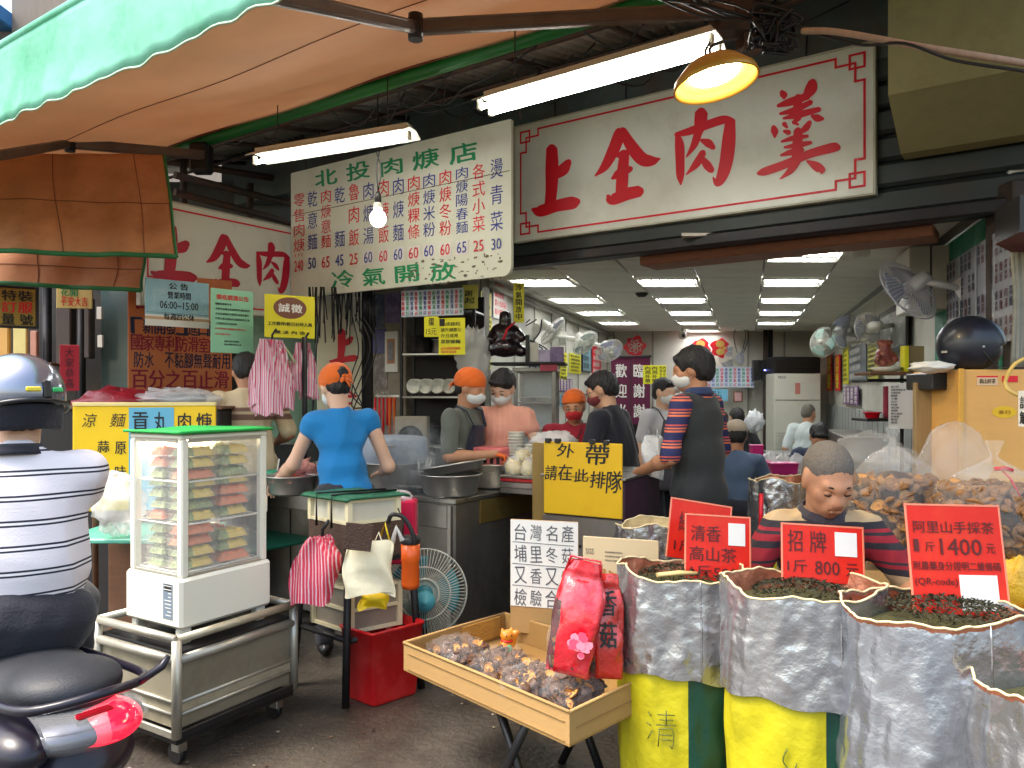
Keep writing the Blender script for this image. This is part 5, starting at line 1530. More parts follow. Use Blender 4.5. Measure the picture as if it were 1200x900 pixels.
# towers of lids and containers
def stackp(name, label, loc, r, n, hh, m, cat='containers'):
  t = thing(name, label, cat, tuple(loc)); me = MB().lathe([(0, 0), (r * .94, 0), (r, hh * .8), (r + .004, hh * .82), (r + .004, hh * .98), (0, hh * .98)], n=26).mesh('container', m)
  for k in range(n): o = link('container', me, t, (random.uniform(-.002, .002), random.uniform(-.002, .002), k * hh))
  return t
p_ = P(605, 530, 4.9); stackp('container_stack', 'tall stack of white round containers between the peach and maroon women', (p_.x, p_.y, .98), .052, 11, .02, M_white)
p_ = P(627, 532, 4.75); stackp('container_stack', 'shorter wide stack of white round containers right of the tall one', (p_.x, p_.y, .99), .058, 7, .02, M_white)
# shelf under those stacks
t = thing('work_table', 'stainless work table behind the counter carrying containers and baskets', 'table', (p_.x - .25, p_.y + .05, 0), FRZ)
MB().bb((-.95, -.05, .955), (.55, .42, .978), .004).build('top', M_steel, t)
for x in (-.9, .5): MB().bb((x - .02, 0, 0), (x + .02, .04, .955), .003).build('leg', M_steel, t)
# pink basket
p_ = P(572, 527, 4.95)
t = thing('plastic_basket', 'pink plastic basket with dark slots on the work table', 'basket', (p_.x, p_.y, .98), FRZ)
q = MB()
for k in range(5): q.bb((-.15, -.08, .004 + k * .024), (.15, -.07, .02 + k * .024), .002)
MB().bb((-.15, -.072, 0), (.15, .1, .12), .01).build('body', mat('pink_plastic', c(226, 120, 120), .4, var=.1), t)
for k in range(6): MB().bb((-.13 + k * .05, -.078, .02), (-.105 + k * .05, -.0725, .075), .002).build('slot', M_dk, t)
del q
# white plastic bag heap on top of panel
o = MB().sph((0, 0, 0), (.12, .08, .05), 26, disp=nb_(11, .5, 4)).build('plastic_bags', M_film2, None, tuple(P(648, 516, 4.5))); tag(o, 'heap of thin white plastic bags over the steel side panel', 'bags')

# ---- bowls and meat in front of the woman in blue
p_ = P(341, 573, 4.55)
for k, (px, r, lab_, fd) in enumerate(((341, .135, 'stainless bowl piled with pink minced meat at the left end', mat('minced_meat', c(206, 138, 126), .5, var=.35, scale=40, bump=.9, bscale=70)), (385, .125, 'stainless bowl with red rim behind the woman in blue', None))):
  p_ = P(px, 574, 4.46 + .14 * k)
  basin('bowl', lab_, (p_.x, p_.y, .86), r, .11, food=fd)
q = MB(); rr_ = random.Random(3)
mt_ = P(350, 545, 4.6)
o = MB().sph((0, 0, 0), (.11, .08, .07), 24, disp=nb_(3, .45, 4)).build('meat_pile', mat('minced_meat'), None, (mt_.x, mt_.y + .02, .97)); tag(o, 'heap of pink minced meat rising over the steel bowl', 'meat')
t = thing('prep_table', 'dark stainless prep table at the left end of the stall with green lower shelf', 'table', tuple(PX(355, 4.95, 0)), FRZ)
MB().bb((-.75, -.62, .835), (.12, .3, .858), .004).build('top', M_dsteel, t)
MB().bb((-.75, -.60, .78), (.12, -.57, .83), .003).build('front_rail', M_steel, t)
MB().bb((-.8, -.62, .5), (.1, .25, .515), .004).build('shelf', mat('green_mat', c(26, 110, 84), .6, var=.2), t)
MB().bb((-.75, .24, .02), (.1, .27, .8), .004).build('back_board', M_wood, t)
for x in (-.72, .08):
  for y in (-.58, .2): MB().bb((x - .02, y - .02, 0), (x + .02, y + .02, .835), .003).build('leg', M_dark, t)
p_ = P(321, 553, 4.85)
t = thing('seasoning_cup', 'green plastic cup with spoon at the left of the meat bowl', 'cup', (p_.x, p_.y, .86))
MB().lathe([(0, 0), (.035, 0), (.045, .10), (.042, .10), (.034, .006), (0, .006)], n=20).build('cup', mat('green_plastic', c(30, 150, 110), .4, var=.1), t)
MB().tube([(.01, 0, .02), (.03, .01, .17)], .005, 6).build('spoon', M_white, t)
p_ = P(341, 552, 4.5)
t = thing('sauce_bottle', 'orange sauce bottle with pointed cap beside the bowls', 'bottle', (p_.x, p_.y, .86))
MB().lathe([(0, 0), (.03, 0), (.03, .10), (.014, .125), (.004, .16), (0, .16)], n=18).build('bottle', mat('orange_plastic', c(226, 96, 30), .35, var=.1), t)

# ---- hanging striped carrier bags
M_pink = stripes('pink_white_stripes', [(0, c(232, 150, 170)), (.3, c(236, 222, 226)), (.55, c(214, 70, 110)), (.75, c(236, 200, 210))], 'X', .5, .03, bump=.5, wob=.03)
def hang_bags(label, loc, w_, h_, m, seed, n=5, cat='bags', name='carrier_bags', flare=1.5, part='bag'):
  t = thing(name, label, cat, tuple(loc)); rr = random.Random(seed)
  for k in range(n):
    ph = rr.uniform(0, 6); ox = (k - n / 2) * .014; oy = (k - n / 2) * .018
    def f(u, v_):
      ww = w_ * (.25 + .75 * min(1, (v_ * flare) ** .8)) * (1 + .06 * sin(ph))
      a = u * 2 * math.pi
      x = sin(a) * ww * .5 + ox + .05 * v_ * sin(ph)
      y = cos(a) * (.02 + .02 * v_) + oy + .014 * sin(a * 5 + ph + v_ * 3)
      return Vc((x + .010 * sin(v_ * 9 + a * 3 + ph), y, -v_ * h_ * (1 + .08 * sin(ph * 2)) - .012 * sin(a * 4 + ph) * v_))
    MB().grid(f, 30, 16).build(part, m, t)
  MB().tube([(0, 0, -.03), (0, 0, .03), (.03, -.01, .07)], .008, 6).build('hook', M_dark, t)
  return t
hang_bags('bunch of pink and white striped carrier bags hanging under the yellow notice', P(319, 398, 5.1), .17, .46, M_pink, 1, 6)
hang_bags('smaller bunch of pink striped bags hanging by the pole right of the big bunch', P(357, 402, 5.3), .10, .36, M_pink, 2, 4)
for (px, y0, y1, Y, r, lab_) in ((357, 395, 575, 5.25, .018, 'grey steel pole beside the hanging bags'),):
  o = MB().cyl(P(px, y0, Y), P(px, y1, Y), r).build('pole', M_dark); tag(o, lab_, 'pole')
q = MB(); o0 = P(372, 375, 5.6); wire(q, [tuple(P(374, 372, 5.6)), tuple(P(368, 440, 5.6)), tuple(P(366, 520, 5.6))], .008); tag(q.build('cord', M_black), 'black cord hanging by the small red-lettered sign', 'cord')
# hanger
t = thing('coat_hanger', 'pale green plastic coat hanger behind the striped bags', 'hanger', tuple(P(330, 410, 5.2)))
MB().tube([(-.02, 0, .03), (.0, 0, .05), (.10, 0, -.09), (.03, 0, -.075), (-.12, 0, -.04), (-.02, 0, .03)], .006, 6).build('frame', mat('pale_green', c(190, 216, 160), .4), t)

# translucent screen, small white sign with a red character
M_scr = mat('green_screen', c(150, 190, 164), .35, var=.3, scale=2, dirt=c(84, 120, 100), dirt_amt=.6)
t, w_, h_ = px_panel('screen_panel', 'greenish translucent panel behind the hanging bags', 'panel', 292, 7.2, 374, 7.5, 366, 520, M_scr, th=.02, frame=M_alu)
t, w_, h_ = px_panel('shop_sign', 'small white upright sign with a red character behind the woman in blue', 'signboard', 372, 6.9, 424, 7.05, 346, 520, mat('sign_cream', c(226, 220, 190), .4, var=.08), th=.03)
q = MB()
def f_small(u, v_):
  return (.10 + (u - 90) / 210 * .26, h_ - (v_ - 455) / 310 * .32 - .30)
brush(q, CH1, f_small); 
q.build('lettering', M_red, t)
q = MB(); put_text(q, '全', .11, h_ - 1.05, .24, .26, bold=.05); q.build('lettering', M_red, t)
# dark dried fringe over it
q = MB(); rr_ = random.Random(8)
fo = P(400, 342, 6.6)
for k in range(60):
  x = rr_.uniform(-.28, .3); L_ = rr_.uniform(.15, .45)
  q.tube([(x, rr_.uniform(-.04, .04), .04), (x + rr_.uniform(-.03, .03), 0, -L_)], .006, 4)
t = thing('cord_fringe', 'dark tangle of dangling cords below the menu board', 'cords', tuple(fo)); tag(q.build('cord', M_black, t), kind='stuff')
q = MB()
for k in range(4): wire(q, [(.1 + .03 * k, -.05, -.2), (.16 + .05 * k, -.06, -.5), (.1, -.05, -.75 - .1 * k), (.2, -.04, -1.0)], .006)
q.build('wire', M_black, t)

# ---- left background stall
t = thing('market_stall', 'dim neighbouring stall of shelves at the far left', 'stall', tuple(PX(0, 6.6, 0)))
o = t.location
def loc(px, py, Y): return P(px, py, Y) - o
q = MB(); q.bb(loc(-140, 640, 7.3), loc(232, 300, 7.5)); q.build('back_board', mat('stall_back', c(70, 66, 62), .6, var=.4, scale=2, dirt=c(120, 96, 70), dirt_amt=.6), t)
q = MB(); q.bb(loc(118, 475, 7.1), loc(160, 335, 7.15), .004); q.build('glass_door', mat('teal_glass', c(112, 136, 134), .15, var=.3, scale=2), t)
for px in (55, 95, 165): MB().tube([loc(px, 330, 6.9), loc(px, 620, 6.9)], .04, 8).build('post', M_dark, t)
for py in (425, 470): MB().bb(loc(-100, py + 4, 7.0), loc(60, py, 6.6), .004).build('shelf', M_wood, t)
MB().bb(loc(65, 430, 6.85), loc(90, 350, 6.95), .01).build('board', mat('grey_brown', c(84, 74, 70), .6, var=.2), t)
MB().bb(loc(98, 420, 6.85), loc(112, 350, 6.95), .01).build('board', mat('grey_brown'), t)
M_amber = mat('amber_panel', c(226, 176, 96), .5, var=.2, scale=3)
MB().bb(loc(-60, 430, 6.8), loc(14, 378, 6.85), .01).build('panel', M_amber, t)
MB().bb(loc(15, 430, 6.8), loc(34, 381, 6.84), .006).build('panel', mat('pale_yellow_panel', c(230, 216, 140), .5, var=.15), t)
MB().bb(loc(35, 430, 6.8), loc(46, 388, 6.84), .006).build('panel', mat('pink_panel', c(206, 150, 130), .5, var=.15), t)
for k, (px, py) in enumerate(((113, 360), (114, 393))): MB().bb(loc(px, py + 14, 6.8), loc(px + 8, py, 6.83), .003).build('card', M_paper, t)
ys, w_, h_ = px_panel('stall_sign', 'ochre yellow sign with black and red characters at far left edge', 'sign', -25, 6.0, 42, 6.2, 335, 380, mat('ochre_sign', c(170, 146, 60), .5, var=.15), th=.02, frame=M_dark)
q = MB(); put_row(q, '特裝', w_ * .38, h_ * .66, w_ * .58, h_ * .28, bold=.04); put_row(q, '號', w_ * .70, h_ * .03, w_ * .26, h_ * .28, bold=.04); put_row(q, '量', w_ * .38, h_ * .03, w_ * .26, h_ * .28, bold=.04); q.build('lettering', M_blk, ys)
q = MB(); put_row(q, '訂服', w_ * .38, h_ * .35, w_ * .58, h_ * .28, bold=.04); q.build('lettering', M_red, ys)
ys, w_, h_ = px_panel('painted_sign', 'small cream plaque with red brush writing below the orange curtain', 'sign', 66, 6.2, 108, 6.25, 335, 361, mat('cream_plaque', c(226, 210, 140), .5, var=.1), th=.02)
q = MB(); put_row(q, '平安大吉', .03, h_ * .1, w_ - .06, h_ * .42, bold=.02, rj=.1); q.build('lettering', M_red, ys)
q = MB(); put_row(q, '花開', .03, h_ * .55, w_ * .5, h_ * .38, bold=.02); q.build('lettering', M_grn, ys)
ys, w_, h_ = px_panel('red_banner', 'red paper couplet with dark writing on the left stall post', 'banner', 70, 6.3, 93, 6.35, 404, 458, mat('red_paper', c(190, 26, 50), .6, var=.1), th=.004)
q = MB(); put_col(q, '大家恭喜', .04, h_ - .02, w_ - .08, h_ - .04, bold=.02); q.build('lettering', mat('dark_red_ink', c(90, 12, 30), .6), ys)
o = MB().sph((0, 0, 0), (.28, .16, .10), 26, disp=nb_(21, .3, 3)).build('red_bag', mat('red_film', c(150, 24, 40), .3, var=.2, bump=.5), None, tuple(P(140, 472, 5.2))); tag(o, 'crumpled dark red plastic bag behind the yellow board', 'bag')
o = MB().sph((0, 0, 0), (.28, .16, .08), 26, disp=nb_(22, .4, 4)).build('clear_bag', M_film2, None, tuple(P(205, 470, 5.2))); tag(o, 'crumpled clear plastic bags behind the yellow and blue board', 'bag')
MBt = thing('goods_table', 'dark covered goods table behind the yellow board', 'table', tuple(PX(150, 5.2, 0)))
MB().bb((-.9, -.2, 0), (.7, .35, 1.34), .01).build('body', M_dk, MBt)
MB().bb((-.92, -.22, 1.34), (.72, .37, 1.36), .004).build('top', M_wood, MBt)
# striped film bag and teal shelf by the rider
o = MB().sph((0, 0, 0), (.12, .08, .14), 26, disp=nb_(31, .4, 3)).build('clear_bag', M_film2, None, tuple(P(140, 590, 3.8))); tag(o, 'clear plastic bag hanging beside the food case by the rider', 'bag')
t = thing('side_table', 'low table with teal top between rider and food case', 'table', tuple(PX(150, 3.9, 0)))
MB().bb((-.3, -.1, .70), (.35, .4, .725), .006).build('top', mat('teal_top', c(90, 170, 150), .4, var=.1), t)
for x in (-.26, .3): MB().bb((x - .02, 0, 0), (x + .02, .04, .7), .003).build('leg', M_dark, t)
MB().bb((-.3, .38, .02), (.35, .4, .69), .004).build('back', M_wood, t)

# ---- drawer unit on a steel stool with hanging bags
DN = P(408, 616, 3.55)      # near lower corner
DA = R(40)
dr = thing('drawer_unit', 'cream plastic drawer box with clear fronts under a green mat', 'drawers', (DN.x, DN.y, DN.z))
U = Vc((.80, .60, 0)); Wv = Vc((-.76, .65, 0))   # right-going and left-going edges
M_cream = mat('cream_plastic', c(228, 218, 180), .4, var=.06, dirt=c(190, 170, 120), dirt_amt=.35)
M_clear = mat('frosted_drawer', c(206, 202, 184), .3, var=.1, spec=.6)
def qbox(mb, a0, a1, b0, b1, z0, z1, mi=0):
  pts = [U * a + Wv * b for a, b in ((a0, b0), (a1, b0), (a1, b1), (a0, b1))]
  vs = [(p.x, p.y, z) for z in (z0, z1) for p in pts]
  return mb.add(vs, [(3, 2, 1, 0), (4, 5, 6, 7), (0, 1, 5, 4), (1, 2, 6, 5), (2, 3, 7, 6), (3, 0, 4, 7)], mi)
DU, DW, DH = .27, .31, .115
qbox(MB(), .012, DU - .012, .012, DW - .012, .012, DH - .012).build('drawer', M_clear, dr)
for (a0, a1, b0, b1, z0, z1) in ((0, DU, 0, DW, 0, .014), (0, DU, 0, DW, DH - .014, DH), (-.003, .02, -.003, .02, .0, DH), (DU - .02, DU + .003, -.003, .02, 0, DH), (-.003, .02, DW - .02, DW + .003, 0, DH), (-.002, .014, DW * .45, DW * .5, .012, DH - .01)):
  qbox(MB(), a0, a1, b0, b1, z0, z1).build('frame', M_cream, dr)
q = MB()
def matf(u, v_):
  p = U * (-.02 + (DU + .06) * u) + Wv * (-.02 + (DW + .05) * v_)
  return Vc((p.x, p.y, DH + .008 + .004 * sin(u * 8) * sin(v_ * 6) - .01 * (abs(u - .5) > .47)))
MB().grid(matf, 18, 18).build('green_mat', mat('dark_green_mat', c(24, 100, 70), .5, var=.15, bump=.4, bscale=50), dr, solid=.012)
for f in (.3, .68):
  MB().tube([U * (-.022) + Wv * (DW * f) + Vc((0, 0, -.02)), U * (-.022) + Wv * (DW * f) + Vc((0, 0, DH + .02)), U * (DU + .03) + Wv * (DW * f * .7) + Vc((0, 0, DH + .02))], .007, 6, flat=(1, .4)).build('strap', M_black, dr)
st = thing('stool', 'tall grey steel stool carrying the drawer box and brown crate', 'stool', (DN.x, DN.y, 0))
SZ_ = DN.z - .165
for (a, b) in ((.0, .0), (DU + .06, 0), (0, DW + .04), (DU + .06, DW + .04)):
  p = U * a + Wv * b; p2 = U * (a + (.05 if a else -.02)) + Wv * (b + (.06 if b else -.01))
  MB().tube([(p.x, p.y, SZ_), (p2.x, p2.y, 0)], .02, 6).build('leg', M_dark, st)
for z in (.30,):
  for (a0, b0, a1, b1) in ((0, 0, 0, DW + .06), (0, 0, DU + .08, 0), (DU + .08, 0, DU + .08, DW + .06), (0, DW + .06, DU + .08, DW + .06)):
    p = U * a0 + Wv * b0; p2 = U * a1 + Wv * b1; MB().tube([(p.x, p.y, z), (p2.x, p2.y, z)], .014, 6).build('stretcher', M_dark, st)
qbox(MB(), -.02, DU + .08, -.02, DW + .06, SZ_ - .02, SZ_).build('seat', M_dark, st)
cr = thing('crate', 'brown wicker-textured crate between stool and drawer box', 'crate', (DN.x, DN.y, SZ_ + .001))
qbox(MB(), 0, DU + .02, 0, DW, 0, .16).build('body', mat('brown_weave', c(84, 62, 48), .7, var=.3, scale=30, bump=.8, bscale=120), cr)
d2 = thing('drawer_unit', 'lower cream drawer box with grey fronts under the steel stool', 'drawers', (DN.x + .0, DN.y + .05, .315))
qbox(MB(), .012, DU - .01, .012, DW - .012, .0, .2).build('drawer', mat('grey_drawer', c(140, 132, 118), .4, var=.2), d2)
for (a0, a1, b0, b1, z0, z1) in ((0, DU, 0, DW, .0, .016), (0, DU, 0, DW, .10, .115), (0, DU, 0, DW, .2, .216), (-.003, .02, -.003, .02, 0, .216), (DU - .02, DU + .003, -.003, .02, 0, .216), (-.003, .02, DW - .02, DW + .003, 0, .216)):
  qbox(MB(), a0, a1, b0, b1, z0, z1).build('frame', M_cream, d2)
# hanging things on its front
M_rst = stripes('red_white_stripes', [(0, c(222, 60, 86)), (.35, c(240, 190, 198)), (.5, c(226, 70, 96)), (.8, c(240, 206, 210))], 'X', .4, .028, bump=.5, wob=.03)
hang_bags('red and white striped carrier bag knotted to the drawer unit by a blue string', P(378, 628, 3.42), .19, .27, M_rst, 5, 3, cat='bag', name='carrier_bag', flare=3)
M_wbag = mat('cream_bag', c(236, 228, 196), .35, var=.06, bump=.6, bscale=14)
def flatbag(label, loc, w_, h_, m, seed, rz=0, name='plastic_bag'):
  t = thing(name, label, 'bag', tuple(loc), rz); rr = random.Random(seed); ph = [rr.uniform(0, 6) for _ in range(4)]
  def f(u, v_):
    a = u * 2 * math.pi; sx_ = math.copysign(abs(sin(a)) ** .6, sin(a))
    return Vc((sx_ * w_ / 2 * (.92 + .08 * v_) + .008 * sin(v_ * 7 + ph[0]), cos(a) * .022 * (1 - abs(v_ - .5)) + .010 * sin(a * 3 + v_ * 6 + ph[1]), -h_ * v_ + .012 * sin(a * 2 + ph[2])))
  MB().grid(f, 36, 20).build('bag', m, t)
  for s in (-1, 1):
    MB().tube([(s * w_ * .28, 0, -.01), (s * w_ * .2, -.004, .045), (s * w_ * .1, 0, -.005)], .006, 6, flat=(1, .4)).build('handle', m, t)
  return t
flatbag('cream plastic carrier bag hanging flat from the drawer unit', P(432, 636, 3.36), .22, .23, M_wbag, 4, R(8))
flatbag('small bright yellow bag hanging behind the cream bag', P(438, 690, 3.45), .13, .085, mat('yellow_film', c(240, 206, 30), .4, var=.08, bump=.5), 6)
t = thing('wicker_flap', 'brown woven mat hanging by clips over the cream bag', 'mat', tuple(P(425, 614, 3.30)), rot=(0, R(8), R(10)))
MB().bb((-.07, -.004, -.115), (.05, .004, 0), .002).build('mat', mat('dark_wicker', c(74, 50, 38), .6, var=.4, scale=60, bump=1.0, bscale=150), t)
t = thing('insulated_bottle', 'orange insulated bottle hanging right of the cream bag', 'bottle', tuple(P(481, 689, 3.5)))
MB().lathe([(0, 0), (.038, 0), (.042, .02), (.040, .12), (.043, .125), (.043, .20), (0, .20)], n=24).build('body', mat('orange_plastic'), t)
MB().lathe([(.044, .205), (.046, .225), (.03, .24), (0, .24)], n=24).build('lid', M_dark, t)
MB().tube([(-.04, 0, .2), (-.03, 0, .30), (-.06, .02, .36)], .004, 5).build('strap', M_black, t)
t = thing('plastic_box', 'tall pink-red plastic box behind the drawer unit', 'box', tuple(P(475, 662, 3.95)))
MB().bb((-.09, 0, 0), (.05, .12, .33), .01).build('box', mat('pink_red', c(216, 30, 76), .4, var=.08), t)
MB().sph((-.03, .05, .34), (.06, .05, .035), 16, disp=nb_(5, .3)).build('bag', M_film2, t)
# kitchen tools hook: black straps, tongs, yellow tag
t = thing('tool_bundle', 'black strap and yellow tag hanging with tongs at the drawer unit corner', 'tools', tuple(P(460, 612, 3.42)))
q = MB(); wire(q, [(-.02, 0, 0), (.0, -.01, .035), (.05, 0, .02), (.09, 0, -.05), (.10, 0, -.1)], .010); q.build('strap', M_black, t)
MB().tube([(-.05, -.02, -.06), (-.03, -.02, .0), (-.01, -.02, -.08)], .008, 6, flat=(1, .5)).build('tag', mat('yellow_film'), t)
MB().tube([(0, -.01, -.09), (.02, -.01, -.02), (.045, -.01, -.08)], .012, 8).build('cup', M_film2, t)

# ---- round fan on the floor
fc = P(497, 694, 4.05)
fn = thing('floor_fan', 'teal-bladed electric fan with white wire cage standing before the counter', 'fan', tuple(fc), rot=(R(-6), 0, R(8)))
M_fanw = mat('fan_wire', c(206, 206, 190), .5, var=.1); M_teal = mat('fan_teal', c(54, 140, 148), .35, var=.1)
def fan_cage(t, Rr, m, n=56, dep=.05, rings=3, part='cage', rw=.0022):
  q = MB()
  for k in range(n):
    a = 2 * math.pi * k / n
    q.tube([(cos(a) * r * Rr, -y, sin(a) * r * Rr) for r, y in ((.2, dep), (.7, dep * .85), (.93, dep * .45), (1, 0))], rw, 4, cap=False)
    q.tube([(cos(a + .03) * r * Rr, y, sin(a + .03) * r * Rr) for r, y in ((.2, dep * 1.2), (.7, dep * 1.0), (.93, dep * .5), (1, 0))], rw, 4, cap=False)
  for k, r in enumerate([1.0, .6]):
    y = 0 if r == 1 else -dep * .9
    q.tube([(cos(a) * r * Rr, y, sin(a) * r * Rr) for a in np.linspace(0, 6.283, 49)[:-1]], rw * 2.2, 6, closed=True)
  return tag(q.build(part, m, t), kind='stuff')
def fan_blades(t, Rr, m, n=4):
  for k in range(n):
    a0 = 2 * math.pi * k / n
    def f(u, v_):
      r = Rr * (.2 + .7 * u); a = a0 + (v_ - .5) * (1.1 + .2 * u)
      return Vc((cos(a) * r, .02 * (v_ - .5) * 2 * (.6 + u * .4), sin(a) * r))
    MB().grid(f, 8, 8).build('blade', m, t, solid=.003)
fan_cage(fn, .225, M_fanw, 72); fan_blades(fn, .21, M_teal, 3)
MB().lathe([(0, -.05), (.05, -.05), (.055, -.03), (.055, .05), (0, .05)], n=24, M=Matrix.Rotation(R(90), 4, 'X')).build('hub', M_teal, fn)
q = MB(); q.tube([(cos(a) * .075, -.055, sin(a) * .075) for a in np.linspace(0, 6.283, 33)[:-1]], .007, 6, closed=True); q.build('hub_ring', M_fanw, fn)
MB().lathe([(0, 0), (.05, .01), (.055, .06), (.045, .10), (0, .12)], n=24, M=Matrix.Translation((-.0, -.055, -.03)) @ Matrix.Rotation(R(90), 4, 'X')).build('motor', mat('motor_teal', c(90, 176, 190), .35, var=.1), fn)
MB().tube([(0, .06, -.02), (.0, .06, -.30)], .018, 10).build('stem', M_black, fn)
MB().lathe([(0, -fc.z + .03), (.12, -fc.z + .03), (.14, -fc.z + .005), (0, -fc.z + .0)], c=(0, .06, 0), n=28).build('base', M_black, fn)

# ---- red bin
bn = thing('waste_bin', 'bright red plastic waste bin standing on the dark paving', 'bin', (0, 0, 0))
bx = [Vc((-.635, 3.53, 0)), Vc((-.455, 3.70, 0)), Vc((-.60, 3.83, 0)), Vc((-.785, 3.65, 0))]
cc_ = sum(bx, Vector()) / 4
bn.location = cc_
M_bin = mat('bin_red', c(206, 22, 28), .35, var=.12, scale=5, bump=.08, bscale=10, dirt=c(224, 90, 84), dirt_amt=.45, dscale=9)
def ring(f, z, r=.02, n=5):
  pts = []
  for i in range(4):
    p = (bx[i] - cc_) * f; a = (bx[i - 1] - bx[i]).normalized(); b_ = (bx[(i + 1) % 4] - bx[i]).normalized()
    for k in range(n):
      s = k / (n - 1); pts.append(p + a * r * (1 - s) ** 2 + b_ * r * s ** 2 + Vc((0, 0, z)))
  return pts
rg = [ring(.8, .0), ring(.98, .002), ring(1.0, .01), ring(1.20, .335), ring(1.25, .338), ring(1.25, .350), ring(1.17, .350), ring(.95, .02), ring(.5, .02)]
q = MB(); n = len(rg[0])
for r_ in rg: q.v += [tuple(p) for p in r_]
for i in range(len(rg) - 1):
  for j in range(n): q.f.append([i * n + j, i * n + (j + 1) % n, (i + 1) * n + (j + 1) % n, (i + 1) * n + j]); q.m.append(0); q.sm.append(True)
q.f.append(list(range(n))[::-1]); q.m.append(0); q.sm.append(False); q.f.append([(len(rg) - 1) * n + j for j in range(n)]); q.m.append(0); q.sm.append(False)
q.build('shell', M_bin, bn)
MB().sph((0, 0, .20), (.09, .08, .05), 20, disp=nb_(7, .4)).build('liner', mat('pink_film', c(214, 110, 110), .4, var=.2), bn)

# ================================================================== FOOD CASE, CART, SCOOTER
DR = Vc((.52, .854, 0)); DL = Vc((-.854, .52, 0))
KRZ = math.atan2(DR.y, DR.x)      # local +x along the right face, +y towards the left face
fz0, fz1 = .517, 1.285
F0 = P(212, 738, 3.0); F0.z = 0
fc_ = thing('food_display_case', 'white countertop glass display case with stacked meal boxes and green top mat', 'display case', (F0.x, F0.y, fz0), KRZ)
FW, FD = .45, .37
M_fw = mat('case_white', c(232, 230, 214), .35, var=.04, dirt=c(206, 196, 160), dirt_amt=.25)
MB().bb((0, 0, .0), (FW, FD, .20), .012).build('base', M_fw, fc_)
z0_, z1_ = .20, .745
for (x, y) in ((.03, .03), (FW - .03, .03), (.03, FD - .03), (FW - .03, FD - .03)):
  MB().box((x, y, (z0_ + z1_) / 2), (.034, .034, z1_ - z0_ - .001), .006).build('corner_post', M_fw, fc_)
MB().bb((.012, .012, z1_), (FW - .012, FD - .012, z1_ + .022), .006).build('top', M_fw, fc_)
def fmf(u, v_):
  return Vc((-.005 + (FW + .01) * u, -.005 + (FD + .01) * v_, z1_ + .030 + .004 * sin(u * 7) * sin(v_ * 5)))
MB().grid(fmf, 16, 16).build('green_mat', mat('bright_green_mat', c(16, 160, 66), .6, var=.15, bump=.6, bscale=140), fc_, solid=.012)
MB().bb((.05, .018, z0_ + .004), (FW - .05, .021, z1_ - .004)).build('glass_pane', M_glass, fc_)
MB().bb((.018, .05, z0_ + .004), (.021, FD - .05, z1_ - .004)).build('glass_pane', M_glass, fc_)
MB().bb((FW - .021, .05, z0_ + .004), (FW - .018, FD - .05, z1_ - .004)).build('glass_pane', M_glass, fc_)
MB().bb((.05, FD - .021, z0_ + .004), (FW - .05, FD - .018, z1_ - .004)).build('glass_pane', M_glass, fc_)
for (a, b) in (((.048, .014, z0_), (FW - .048, .026, z0_ + .012)), ((.048, .014, z1_ - .012), (FW - .048, .026, z1_)), ((.014, .048, z0_), (.026, FD - .048, z0_ + .012)), ((.014, .048, z1_ - .012), (.026, FD - .048, z1_))):
  MB().bb(a, b, .001).build('gasket', M_alu, fc_)
MB().bb((FW - .004, .04, .40), (FW + .016, .07, .48), .006).build('handle', M_fw, fc_)
q = MB(); q.bb((-.0015, FD * .14, .035), (-.0003, FD * .30, .175)); q.build('spec_label', mat('label_grey', c(120, 136, 150), .5, var=.1), fc_)
q = MB(); rr_ = random.Random(2)
for k in range(9): q.bb((-.0022, FD * .15 + .004, .165 - k * .0145), (-.0016, FD * (.2 + .09 * rr_.random()), .168 - k * .0145))
q.build('lettering', M_paper, fc_)
q = MB(); q.bb((-.0018, FD * .16, .145), (-.0008, FD * .28, .172)); q.build('label_block', M_blk, fc_)
# warm lamp strip inside the case (it is lit)
MB().tube([(.06, FD - .06, z1_ - .02), (FW - .06, FD - .06, z1_ - .02)], .008, 8).build('lamp', mat('case_lamp', (1, .85, .6), .4, var=0, emit=22, ecol=(1, .84, .56)), fc_)
M_wire = mat('shelf_white', c(222, 220, 208), .4)
shelves = (z0_ + .015, z0_ + .205, z0_ + .375)
for z in shelves:
  q = MB()
  for k in range(15): q.tube([(.04 + k * .0264, .035, z), (.04 + k * .0264, FD - .035, z)], .0018, 5)
  q.tube([(.035, .034, z), (FW - .035, .034, z)], .004, 6); q.tube([(.034, .034, z), (.034, FD - .035, z)], .004, 6); q.tube([(.035, FD - .034, z), (FW - .035, FD - .034, z)], .004, 6)
  tag(q.build('wire_shelf', M_wire, fc_), kind='stuff')
